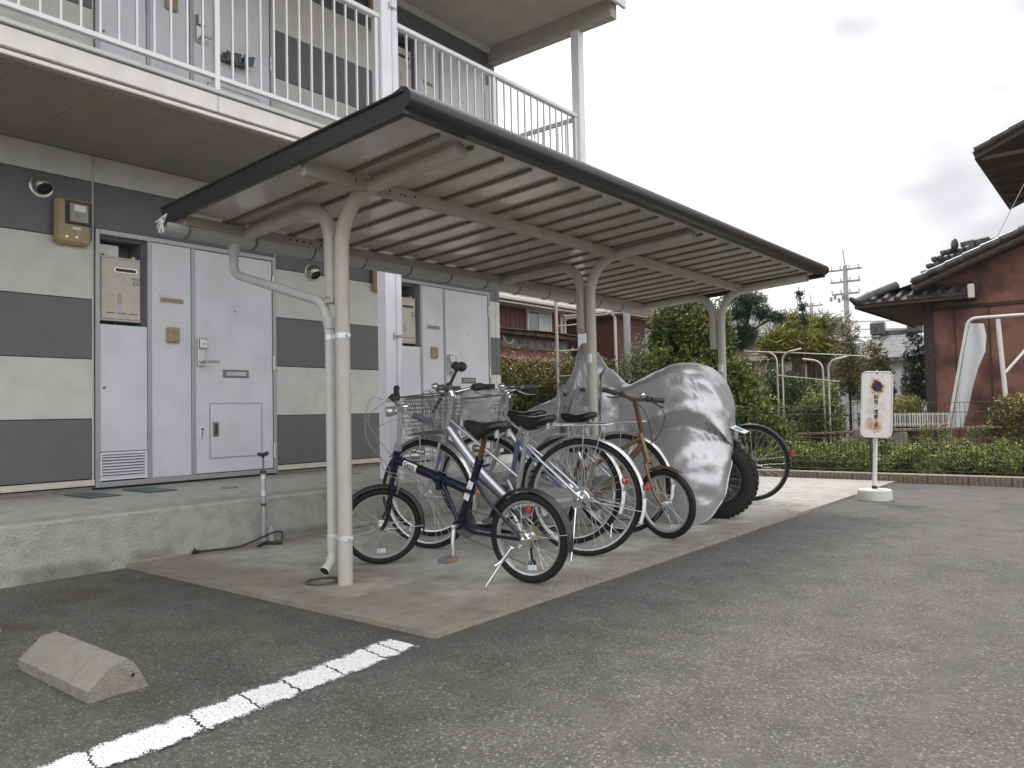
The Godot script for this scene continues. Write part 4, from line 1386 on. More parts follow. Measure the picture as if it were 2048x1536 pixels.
# step-through city bicycle
func city_bike(label: String, o: Dictionary) -> Node3D:
	var k = thing("city_bicycle", label, "bicycle", Vector3(), "bicycles parked under the shelter")
	var r = 0.347
	var wb: float = o.get("wb", 1.04)
	var st: float = o.get("steer", 0.0)
	var fm: Material = o.frame
	var b = MB.new()
	var bb = Vector3(0.44, 0.285, 0)
	var ht = Vector3(wb - 0.183, 0.865, 0)
	var hb = Vector3(wb - 0.138, 0.69, 0)
	var ra = Vector3(0, r, 0)
	b.tube([hb + Vector3(0.004, -0.01, 0), ht], 0.0185, 14)
	b.tube(spline([ht.lerp(hb, 0.55) + Vector3(-0.01, 0, 0), Vector3(0.70, 0.545, 0), Vector3(0.56, 0.40, 0), bb], 6), 0.0245, 14)
	b.bar(bb, Vector3(0.345, 0.70, 0), 0.0165, 12)
	b.bar(bb + Vector3(0, 0, -0.036), bb + Vector3(0, 0, 0.036), 0.023, 14)
	for sd in [-1, 1]:
		b.tube([Vector3(0.352, 0.665, sd * 0.012), Vector3(0.25, 0.572, sd * 0.05), ra + Vector3(0.012, 0.01, sd * 0.062)], 0.0085, 8)
		b.tube([bb + Vector3(-0.02, 0, sd * 0.02), Vector3(0.30, 0.30, sd * 0.045), ra + Vector3(0.01, -0.004, sd * 0.062)], 0.009, 8)
	put(k, "frame", b, fm)
	b = MB.new()
	b.bar(ht + Vector3(0.0, -0.045, 0), Vector3(0.415, 0.465, 0), 0.0095, 10)
	put(k, "upper_tube", b, o.get("tube2", M.silver_paint))
	b = MB.new()
	b.bar(Vector3(0.348, 0.69, 0), Vector3(0.312, o.sy - 0.06, 0), 0.0125, 12)
	b.revolve([Vector2(0.021, -0.02), Vector2(0.021, 0.02)], Vector3(0.346, 0.695, 0), Basis(Vector3(0, 0, 1), 0.2), 14)
	put(k, "seat_post", b, M.chrome)
	saddle(k, 0.425, 0.160, o.sy, 0.19, M.saddle)
	# fork and front wheel turn together
	var fa = Vector3(wb, r, 0)
	var sb = Basis(Vector3(0, 1, 0), st)
	var pv = Vector3(wb - 0.045, 0, 0)
	var tf = func(p: Vector3): return pv + sb * (p - pv)
	b = MB.new()
	b.bar(tf.call(hb + Vector3(0.0, 0.02, 0)), tf.call(hb + Vector3(0.006, -0.015, 0)), 0.02, 12)
	for sd in [-1, 1]:
		var pts = []
		for q in [hb + Vector3(0.006, -0.012, sd * 0.035), Vector3(wb - 0.09, 0.52, sd * 0.045), Vector3(wb - 0.04, 0.41, sd * 0.05), fa + Vector3(0, 0, sd * 0.052)]: pts.append(tf.call(q))
		b.tube(spline(pts, 5), 0.0105, 10)
	put(k, "fork", b, o.get("fork", fm))
	var fwl = wheel(k, "front_wheel", tf.call(fa), r, 0.0185, st)
	wheel_reflector(fwl, -1.1, 0.27)
	var rwl = wheel(k, "rear_wheel", ra, r, 0.0185)
	wheel_reflector(rwl, o.get("refl", -0.5), 0.27)
	b = MB.new()
	b.revolve([Vector2(0.008, -0.074), Vector2(0.016, -0.070), Vector2(0.046, -0.066), Vector2(0.052, -0.060), Vector2(0.052, -0.040), Vector2(0.02, -0.036)], ra, ROLL, 28)
	b.bar(ra + Vector3(0, 0, -0.085), ra + Vector3(0, 0, 0.085), 0.007, 8)
	put(k, "hub_brake", b, M.chrome)
	fender(k, "front_fender", tf.call(fa), r + 0.014, deg_to_rad(40), deg_to_rad(200) if not o.get("shortf", false) else deg_to_rad(165), 0.052, o.get("fend", M.fender), st)
	fender(k, "rear_fender", ra, r + 0.014, deg_to_rad(48), deg_to_rad(186), 0.054, o.get("fend", M.fender))
	fender(k, "fender_tail", ra, r + 0.016, deg_to_rad(180), deg_to_rad(203), 0.056, M.fender_tail)
	for sd in [-1, 1]:
		b = MB.new()
		b.bar(ra + Vector3(0, 0, sd * 0.066), ra + Vector3(cos(3.35), sin(3.35), 0) * (r + 0.012) + Vector3(0, 0, sd * 0.027), 0.0023, 5)
		put(k, "fender_stay", b, M.spoke)
		b = MB.new()
		b.bar(ra + Vector3(0, 0, sd * 0.066), ra + Vector3(cos(1.9), sin(1.9), 0) * (r + 0.09) + Vector3(0, 0, sd * 0.055), 0.003, 5)
		put(k, "rack_stay", b, M.spoke)
		b = MB.new()
		b.bar(tf.call(fa + Vector3(0, 0, sd * 0.055)), tf.call(fa + Vector3(cos(3.2), sin(3.2), 0) * (r + 0.012) + Vector3(0, 0, sd * 0.025)), 0.0023, 5)
		put(k, "fender_stay", b, M.spoke)
	b = MB.new()
	var rp = ra + Vector3(cos(2.97), sin(2.97), 0) * (r + 0.034)
	b.revolve([Vector2(0.022, 0), Vector2(0.022, 0.012), Vector2(0.010, 0.018), Vector2(0, 0.019)], rp, Basis(Vector3(0, 0, 1), PI / 2), 14)
	put(k, "rear_reflector", b, M.reflector)
	if o.get("rack", true):
		b = MB.new()
		for sd in [-1, 1]:
			b.tube(bend([Vector3(0.30, 0.715, sd * 0.02), Vector3(0.19, 0.775, sd * 0.06), Vector3(-0.17, 0.778, sd * 0.06), Vector3(-0.19, 0.778, sd * 0.02)], 0.05), 0.0045, 7)
			b.bar(Vector3(-0.03, 0.775, sd * 0.06), ra + Vector3(0, 0.02, sd * 0.066), 0.0042, 6)
			b.bar(Vector3(0.05, 0.776, sd * 0.022), Vector3(-0.17, 0.778, sd * 0.022), 0.0035, 5)
		for xx in [0.16, 0.04, -0.08, -0.17]: b.bar(Vector3(xx, 0.776, -0.06), Vector3(xx, 0.776, 0.06), 0.0035, 5)
		put(k, "carrier_rack", b, M.chrome)
	# handlebar, levers, grips
	var hbx: float = wb - 0.215
	b = MB.new()
	b.tube(bend([ht + Vector3(0, -0.01, 0), Vector3(hbx, 1.0, 0)], 0.01), 0.0115, 12)
	b.tube(bend([tf.call(Vector3(hbx, 0.965, 0)), tf.call(Vector3(hbx + 0.015, 1.005, 0))], 0.02), 0.016, 10)
	put(k, "stem", b, M.chrome)
	b = MB.new()
	var hp = []
	for q in [Vector3(hbx - 0.15, o.hy, -0.27), Vector3(hbx - 0.05, o.hy + 0.004, -0.245), Vector3(hbx + 0.02, o.hy - 0.02, -0.13), Vector3(hbx + 0.045, o.hy - 0.03, -0.05), Vector3(hbx + 0.045, o.hy - 0.03, 0.05), Vector3(hbx + 0.02, o.hy - 0.02, 0.13), Vector3(hbx - 0.05, o.hy + 0.004, 0.245), Vector3(hbx - 0.15, o.hy, 0.27)]: hp.append(tf.call(q))
	b.tube(spline(hp, 5), 0.0105, 10)
	b.bar(tf.call(Vector3(hbx + 0.01, 0.985, 0)), tf.call(Vector3(hbx + 0.05, o.hy - 0.03, 0)), 0.015, 10)
	put(k, "handlebar", b, M.chrome)
	for sd in [-1, 1]:
		grip(k, tf.call(Vector3(hbx - 0.155, o.hy, sd * 0.272)), tf.call(Vector3(hbx - 0.055, o.hy + 0.004, sd * 0.247)), 0.0155, M.grey_grip if sd < 0 else o.get("gripr", M.grey_grip))
		b = MB.new()
		b.tube(spline([tf.call(Vector3(hbx - 0.02, o.hy - 0.005, sd * 0.235)), tf.call(Vector3(hbx + 0.0, o.hy - 0.02, sd * 0.26)), tf.call(Vector3(hbx - 0.06, o.hy - 0.05, sd * 0.285)), tf.call(Vector3(hbx - 0.13, o.hy - 0.055, sd * 0.29))], 4), 0.0048, 6)
		put(k, "brake_lever", b, M.chrome)
		cable(k, [tf.call(Vector3(hbx - 0.005, o.hy - 0.01, sd * 0.235)), tf.call(Vector3(hbx + 0.12, o.hy - 0.03, sd * 0.15)), tf.call(Vector3(hbx + 0.10, 0.88, sd * 0.05)), tf.call(Vector3(wb - 0.10, 0.70, sd * 0.02))])
	b = MB.new()
	b.ball(tf.call(Vector3(hbx + 0.015, o.hy + 0.012, -0.17)), Vector3(0.026, 0.022, 0.026), 12)
	put(k, "bell", b, M.chrome)
	# front basket, lamp, mount
	if o.get("basket", true):
		basket(k, tf.call(Vector3(wb - 0.06, 0.735, 0)), 0.235, 0.34, 0.235, st)
		b = MB.new()
		for sd in [-1, 1]: b.bar(tf.call(Vector3(wb, 0.735, sd * 0.06)), tf.call(fa + Vector3(0, 0, sd * 0.06)), 0.004, 6)
		put(k, "basket_stays", b, M.rim)
	b = MB.new()
	b.revolve([Vector2(0.0, -0.035), Vector2(0.022, -0.025), Vector2(0.030, 0.01), Vector2(0.031, 0.02), Vector2(0, 0.022)], tf.call(Vector3(wb + 0.03, 0.60, -0.075)), Basis(Vector3(0, 0, 1), -PI / 2), 14, true)
	b.bar(tf.call(Vector3(wb + 0.0, 0.60, -0.055)), tf.call(Vector3(wb - 0.07, 0.59, -0.045)), 0.006, 6)
	put(k, "front_lamp", b, M.steel)
	crank(k, bb, o.get("crank", -1.3), 0.165)
	# chain case on the right
	b = MB.new()
	b.prism(PackedVector2Array([Vector2(0.54, 0.285), Vector2(0.52, 0.36), Vector2(0.44, 0.385), Vector2(0.0, 0.395), Vector2(-0.045, 0.35), Vector2(0.0, 0.305), Vector2(0.42, 0.20), Vector2(0.51, 0.215)]), 0.018, Transform3D(Basis(), Vector3(0, 0, 0.05)))
	put(k, "chain_case", b, o.get("case", M.silver_paint))
	# side stand
	b = MB.new()
	b.box(Vector3(0.03, r - 0.03, -0.075), Vector3(0.03, 0.06, 0.02), 0.004)
	b.tube(bend([Vector3(0.03, r - 0.05, -0.080), Vector3(0.035, 0.16, -0.115), Vector3(0.045, 0.0 - o.get("lean", 0.0) * 0.003, -0.165)], 0.05), 0.0065, 8)
	b.bar(Vector3(0.045, 0.006 - o.get("lean", 0.0) * 0.003, -0.163), Vector3(0.075, 0.002 - o.get("lean", 0.0) * 0.003, -0.17), 0.006, 6)
	put(k, "side_stand", b, M.chrome)
	return k

func bikes():
	# 1: navy folding bicycle
	var k = thing("folding_bicycle", "small-wheeled navy folding bicycle nearest the camera, beside the first shelter post", "bicycle", Vector3(), "bicycles parked under the shelter")
	var r = 0.228
	var wb = 0.99
	var st = deg_to_rad(47.0)
	var pv = Vector3(0.893, 0.515, 0)
	var sb = Basis(Vector3(-0.275, 0.961, 0).normalized(), st)
	var tf = func(p: Vector3): return pv + sb * (p - pv)
	var bb = Vector3(0.43, 0.265, 0)
	var b = MB.new()
	b.bar(Vector3(0.893, 0.515, 0), Vector3(0.848, 0.672, 0), 0.021, 14)
	b.tube([Vector3(0.858, 0.605, 0), Vector3(0.60, 0.525, 0), Vector3(0.335, 0.445, 0)], 0.0255, 16)
	b.bar(bb, Vector3(0.288, 0.600, 0), 0.0205, 14)
	b.bar(bb + Vector3(0.0, 0.0, 0), Vector3(0.545, 0.50, 0), 0.0135, 12)
	b.bar(bb + Vector3(0, 0, -0.038), bb + Vector3(0, 0, 0.038), 0.024, 14)
	for sd in [-1, 1]:
		b.tube([Vector3(0.315, 0.52, sd * 0.018), Vector3(0.22, 0.425, sd * 0.055), Vector3(0.01, r + 0.015, sd * 0.063)], 0.008, 8)
		b.tube([bb + Vector3(-0.02, 0, sd * 0.02), Vector3(0.30, 0.24, sd * 0.05), Vector3(0.01, r, sd * 0.063)], 0.0095, 8)
	put(k, "frame", b, M.navy)
	b = MB.new()
	b.revolve([Vector2(0.034, -0.022), Vector2(0.036, -0.004), Vector2(0.036, 0.004), Vector2(0.034, 0.022)], Vector3(0.555, 0.511, 0), Basis(Vector3(0, 0, 1), -PI / 2 + 0.295), 18)
	b.box(Vector3(0.555, 0.472, -0.012), Vector3(0.03, 0.05, 0.03), 0.006)
	b.tube([Vector3(0.57, 0.54, -0.02), Vector3(0.50, 0.50, -0.042), Vector3(0.44, 0.478, -0.04)], 0.006, 6)
	put(k, "folding_hinge", b, M.navy)
	var hd = Vector3(-0.258, -0.080, 0).normalized()
	var hu = Vector3(0, 0, -1).cross(hd).normalized()
	# white maker's sticker wrapped over the main tube
	b = MB.new()
	var rows = []
	for i in 2:
		var row = []
		for j in 11:
			var a = -1.5 + j * 0.24
			var ce = Vector3(0.795 - 0.095 * i, 0.5855 - 0.0295 * i, 0)
			row.append(ce + (Vector3(0.296, -0.955, 0) * -sin(a) + Vector3(0, 0, -1) * cos(a)) * 0.0262)
		rows.append(row)
	b.grid(rows, false, null, Vector3(0.75, 0.57, 0))
	put(k, "maker_sticker", b, M.sticker)
	# lettering faces the left side of the bicycle
	var tb = Basis(hd, Vector3(0.296, -0.955, 0) * -1.0, Vector3(0, 0, -1))
	text(k, "sticker_word", "Carry", 0.030, Vector3(0.747, 0.577, -0.0266), M.navy, tb, true)
	text(k, "sticker_word", "ROAD", 0.022, Vector3(0.753, 0.560, -0.0262), M.navy, tb)
	b = MB.new()
	b.box(Vector3(0.352, 0.452, -0.018), Vector3(0.034, 0.108, 0.008), 0.003, Basis(Vector3(0, 0, 1), 0.40))
	put(k, "seat_tube_sticker", b, M.sticker)
	text(k, "sticker_word", "Carry", 0.020, Vector3(0.352, 0.452, -0.0226), M.navy, Basis(Vector3(0.39, -0.92, 0), Vector3(0.92, 0.39, 0), Vector3(0, 0, -1)))
	b = MB.new()
	b.bar(Vector3(0.292, 0.59, 0), Vector3(0.238, 0.745, 0), 0.0140, 12)
	put(k, "seat_post", b, M.rust)
	b = MB.new()
	b.revolve([Vector2(0.024, -0.018), Vector2(0.024, 0.018)], Vector3(0.288, 0.600, 0), Basis(Vector3(0, 0, 1), 0.38), 14)
	b.tube([Vector3(0.272, 0.600, -0.02), Vector3(0.23, 0.585, -0.04), Vector3(0.19, 0.595, -0.045)], 0.006, 6)
	b.ball(Vector3(0.272, 0.597, -0.028), Vector3(0.011, 0.011, 0.011), 8)
	put(k, "seat_clamp", b, M.navy)
	saddle(k, 0.375, 0.100, 0.815, 0.165, M.saddle, 0.04)
	b = MB.new()
	for sd in [-1, 1]:
		var pts = []
		for q in [Vector3(0.900, 0.492, sd * 0.032), Vector3(0.925, 0.38, sd * 0.042), Vector3(0.955, 0.285, sd * 0.05), Vector3(wb, r, sd * 0.052)]: pts.append(tf.call(q))
		b.tube(spline(pts, 5), 0.0115, 10)
	b.bar(tf.call(Vector3(0.897, 0.50, -0.034)), tf.call(Vector3(0.897, 0.50, 0.034)), 0.014, 10)
	put(k, "fork", b, M.navy)
	b = MB.new()
	b.revolve([Vector2(0.0225, -0.006), Vector2(0.0225, 0.006)], Vector3(0.895, 0.518, 0), Basis(Vector3(0, 0, 1), 0.28), 16)
	put(k, "headset_ring", b, M.brass_plate)
	var fwl = wheel(k, "front_wheel", tf.call(Vector3(wb, r, 0)), r, 0.021, sb, 28)
	wheel_reflector(fwl, -1.45, 0.15)
	var rwl = wheel(k, "rear_wheel", Vector3(0, r, 0), r, 0.0225, 0.0, 28)
	wheel_reflector(rwl, -1.65, 0.15)
	b = MB.new()
	b.revolve([Vector2(0.008, -0.070), Vector2(0.015, -0.066), Vector2(0.034, -0.064), Vector2(0.040, -0.058), Vector2(0.040, -0.040)], Vector3(0, r, 0), ROLL, 24)
	b.bar(Vector3(0, r, -0.078), Vector3(0, r, 0.078), 0.006, 8)
	put(k, "hub_brake", b, M.chrome)
	b = MB.new()
	for q in [0.058, 0.050, 0.042, 0.035]: b.revolve([Vector2(q, 0.030 + (0.058 - q) * 0.6), Vector2(q, 0.033 + (0.058 - q) * 0.6), Vector2(0.02, 0.033 + (0.058 - q) * 0.6)], Vector3(0, r, 0), ROLL, 24)
	put(k, "sprockets", b, M.brass_plate)
	b = MB.new()
	b.revolve([Vector2(0.022, 0.05), Vector2(0.024, 0.055), Vector2(0.022, 0.06), Vector2(0.005, 0.06)], Vector3(0.02, 0.085, 0), ROLL, 16)
	b.tube([Vector3(0.0, r, 0.06), Vector3(0.03, 0.15, 0.062), Vector3(0.02, 0.085, 0.06)], 0.007, 6)
	put(k, "derailleur", b, M.black)
	b = MB.new()
	b.tube([Vector3(0.43, 0.34, 0.048), Vector3(0.0, r + 0.05, 0.044)], 0.0035, 5); b.tube([Vector3(0.43, 0.19, 0.048), Vector3(0.02, 0.065, 0.055)], 0.0035, 5)
	put(k, "chain", b, M.dark_steel)
	fender(k, "front_fender", tf.call(Vector3(wb, r, 0)), r + 0.014, deg_to_rad(52), deg_to_rad(195), 0.056, M.mudguard, sb)
	fender(k, "rear_fender", Vector3(0, r, 0), r + 0.017, deg_to_rad(20), deg_to_rad(192), 0.060, M.mudguard)
	for sd in [-1, 1]:
		b = MB.new()
		b.bar(tf.call(Vector3(wb, r, sd * 0.058)), tf.call(Vector3(wb + cos(3.25) * (r + 0.012), r + sin(3.25) * (r + 0.012), sd * 0.028)), 0.0025, 5)
		put(k, "fender_stay", b, M.spoke)
		b = MB.new()
		b.bar(Vector3(0, r, sd * 0.068), Vector3(cos(3.0) * (r + 0.015), r + sin(3.0) * (r + 0.015), sd * 0.03), 0.0022, 5)
		put(k, "fender_stay", b, M.spoke)
	b = MB.new()
	b.ball(Vector3(0.03, r + 0.13, 0.055), Vector3(0.012, 0.024, 0.02), 10)
	put(k, "wheel_reflector", b, M.reflector)
	b = MB.new()
	for sd in [-0.018, 0.018]:
		b.tube(bend([tf.call(Vector3(0.872, 0.52, sd * 1.2)), tf.call(Vector3(0.868, 0.46, sd * 1.3)), tf.call(Vector3(0.885, 0.41, sd))], 0.02), 0.006, 6)
	put(k, "front_brake", b, M.chrome)
	# tall handlepost and bar
	b = MB.new()
	b.tube([Vector3(0.848, 0.665, 0), Vector3(0.838, 0.71, 0), Vector3(0.812, 0.895, 0)], [0.019, 0.0145, 0.0135], 12)
	b.revolve([Vector2(0.023, -0.018), Vector2(0.023, 0.012)], Vector3(0.846, 0.675, 0), Basis(Vector3(0, 0, 1), 0.28), 14)
	put(k, "handle_post", b, M.silver_paint)
	var hs = Basis(Vector3(-0.275, 0.961, 0).normalized(), deg_to_rad(60.0)) * Basis(Vector3(1, 0, 0), -0.1)
	var hc = Vector3(0.812, 0.900, 0)
	var hx = func(p: Vector3): return hc + hs * p
	b = MB.new()
	b.tube(spline([hx.call(Vector3(-0.06, 0.005, -0.27)), hx.call(Vector3(-0.015, 0.005, -0.14)), hx.call(Vector3(0.01, 0.0, -0.05)), hx.call(Vector3(0.01, 0.0, 0.05)), hx.call(Vector3(-0.015, 0.005, 0.14)), hx.call(Vector3(-0.06, 0.005, 0.27))], 5), 0.0112, 10)
	b.bar(hx.call(Vector3(0.01, 0, -0.025)), hx.call(Vector3(0.01, 0, 0.025)), 0.019, 12)
	put(k, "handlebar", b, M.rim)
	grip(k, hx.call(Vector3(-0.065, 0.005, -0.285)), hx.call(Vector3(-0.025, 0.005, -0.165)), 0.0165, M.grey_grip)
	grip(k, hx.call(Vector3(-0.025, 0.005, 0.165)), hx.call(Vector3(-0.065, 0.005, 0.285)), 0.0165, M.rubber)
	b = MB.new()
	b.box(hx.call(Vector3(0.0, 0.012, 0.12)), Vector3(0.045, 0.04, 0.07), 0.012, hs)
	b.bar(hx.call(Vector3(-0.015, 0.005, 0.13)), hx.call(Vector3(-0.03, 0.005, 0.175)), 0.021, 10)
	put(k, "gear_shifter", b, M.rubber)
	b = MB.new()
	b.revolve([Vector2(0, -0.04), Vector2(0.022, -0.032), Vector2(0.028, 0.0), Vector2(0.029, 0.028), Vector2(0.0, 0.034)], hx.call(Vector3(0.045, -0.035, 0.05)), hs * Basis(Vector3(0, 0, 1), -PI / 2), 16, true)
	put(k, "front_lamp", b, M.rim)
	b = MB.new()
	b.ball(hx.call(Vector3(0.0, 0.028, -0.07)), Vector3(0.022, 0.018, 0.022), 12); b.bar(hx.call(Vector3(0.0, 0.0, -0.07)), hx.call(Vector3(0, 0.03, -0.07)), 0.012, 8)
	put(k, "bell", b, M.chrome)
	for sd in [-1, 1]:
		b = MB.new()
		b.tube(spline([hx.call(Vector3(0.0, 0.0, sd * 0.125)), hx.call(Vector3(0.035, -0.012, sd * 0.15)), hx.call(Vector3(0.02, -0.03, sd * 0.21)), hx.call(Vector3(-0.01, -0.03, sd * 0.26))], 4), 0.005, 6)
		put(k, "brake_lever", b, M.chrome if sd > 0 else M.rim)
	cable(k, [hx.call(Vector3(0.03, -0.01, 0.13)), hx.call(Vector3(0.14, 0.03, 0.12)), hx.call(Vector3(0.20, -0.16, 0.05)), Vector3(0.95, 0.56, 0.03), tf.call(Vector3(0.875, 0.46, 0.0))])
	cable(k, [hx.call(Vector3(0.03, -0.01, -0.13)), hx.call(Vector3(0.17, -0.06, -0.10)), hx.call(Vector3(0.14, -0.30, 0.0)), Vector3(0.90, 0.54, -0.035), Vector3(0.70, 0.52, -0.02)])
	cable(k, [hx.call(Vector3(0.01, 0.0, 0.15)), hx.call(Vector3(0.16, -0.10, 0.14)), Vector3(0.93, 0.60, 0.06), Vector3(0.86, 0.55, 0.035), Vector3(0.62, 0.50, 0.03)])
	crank(k, bb, -1.60, 0.160)
	b = MB.new()
	b.box(Vector3(0.055, r - 0.035, -0.074), Vector3(0.09, 0.03, 0.012), 0.004, Basis(Vector3(0, 0, 1), 0.3))
	b.tube([Vector3(0.05, r - 0.04, -0.078), Vector3(0.10, 0.12, -0.10)], 0.011, 8)
	b.tube([Vector3(0.09, 0.13, -0.098), Vector3(0.165, -0.008, -0.17)], 0.0062, 8)
	b.ball(Vector3(0.165, -0.006, -0.17), Vector3(0.010, 0.008, 0.010), 8)
	b.tube([Vector3(0.10, 0.12, -0.10), Vector3(0.125, 0.10, -0.125)], 0.012, 8)
	put(k, "side_stand", b, M.chrome)
	place(k, Vector3(0.495, 0, 3.785), -5.5, -2.0)

	# 2: silver city bicycle with the big bar-end lamp
	var c = city_bike("silver step-through city bicycle with wire basket, second from the near post", {"frame": M.silver_paint, "sy": 0.838, "hy": 1.02, "steer": deg_to_rad(-6.0), "gripr": M.rubber, "lean": 2.0, "refl": -0.35, "crank": -2.0})
	place(c, Vector3(1.254, 0, 3.613), -18.0, -2.0)
	var w2 = Vector3(0.80, 1.03, 0.0)
	b = MB.new()
	b.bar(Vector3(0.765, 1.02, 0.17), Vector3(0.725, 1.024, 0.235), 0.021, 12); b.bar(Vector3(0.755, 1.02, 0.20), Vector3(0.735, 1.023, 0.225), 0.025, 12)
	put(c, "twist_shifter", b, M.rubber)
	b = MB.new()
	b.tube(bend([Vector3(0.86, 1.0, -0.02), Vector3(0.83, 1.06, -0.02), Vector3(0.80, 1.13, 0.0)], 0.03), 0.011, 8)
	b.ball(Vector3(0.845, 1.035, -0.02), Vector3(0.022, 0.022, 0.022), 10)
	b.bar(Vector3(0.88, 0.99, -0.03), Vector3(0.96, 0.87, -0.03), 0.010, 8)
	put(c, "mount_arm", b, M.rubber)
	b = MB.new()
	b.box(Vector3(0.80, 1.155, 0.0), Vector3(0.06, 0.058, 0.13), 0.024, Basis(Vector3(0, 1, 0), 0.3))
	b.ball(Vector3(0.79, 1.152, 0.058), Vector3(0.032, 0.032, 0.036), 12)
	put(c, "handlebar_gadget", b, M.rubber)
	b = MB.new()
	b.prism(PackedVector2Array([Vector2(-0.026, 0), Vector2(0.03, 0), Vector2(0.028, 0.02), Vector2(0.012, 0.036), Vector2(-0.008, 0.036), Vector2(-0.022, 0.022)]), 0.01, Transform3D(Basis(Vector3(0, 1, 0), 1.9) * 1.25, Vector3(0.80, 1.176, 0.0)))
	put(c, "gadget_reflector", b, M.reflector_clear)

	# 3: blue city bicycle
	c = city_bike("blue city bicycle with wire basket, standing behind the silver one", {"frame": M.blue_paint, "tube2": M.blue_paint, "sy": 0.868, "hy": 1.03, "steer": deg_to_rad(4.0), "lean": 2.0, "refl": -0.6, "crank": -1.0})
	place(c, Vector3(1.575, 0, 3.29), -15.0, -2.0)
	# 4: silver bicycle with the bagged basket
	c = city_bike("silver city bicycle with a clear plastic bag over its basket", {"frame": M.silver_paint, "sy": 0.845, "hy": 1.04, "steer": deg_to_rad(8.0), "lean": 1.5, "refl": -1.2, "crank": -0.6})
	place(c, Vector3(2.095, 0, 3.36), -17.0, -1.5)
	bag(c)
	# 5: gold child's bicycle facing out
	kid_bike()
	# 6: black road bicycle at the far end
	road_bike()

func bag(c: Node3D):
	var t = thing("plastic_bag", "crumpled clear plastic bag pulled over the wire basket of the silver bicycle", "plastic bag")
	var n = fnl(81, 7.0, 4)
	var b = MB.new()
	var rows = []
	for i in 19:
		var v = i / 18.0
		var row = []
		for k in 44:
			var a = TAU * k / 44.0
			var sx = signf(cos(a)) * pow(absf(cos(a)), 0.55)
			var sz = signf(sin(a)) * pow(absf(sin(a)), 0.55)
			var s = 1.0 if v > 0.28 else lerpf(0.05, 1.0, pow(v / 0.28, 0.6))
			var p = Vector3(sx * 0.155 * s, 0.30 - v * 0.34, sz * 0.20 * s)
			if v < 0.28: p.y = 0.315 - 0.05 * pow(v / 0.28, 2.0) + 0.03 * (1 - v / 0.28) * sin(a * 2.0)
			var q = n.get_noise_3dv(p * 1.4)
			p += Vector3(p.x, 0.02, p.z).normalized() * q * 0.045
			row.append(p)
		rows.append(row)
	b.grid(rows, true, null, Vector3(0, 0.1, 0))
	put(t, "bag_film", b, M.bag)
	t.transform = c.transform * Transform3D(Basis(Vector3(0, 1, 0), deg_to_rad(8)), Vector3(1.015, 0.735, 0))

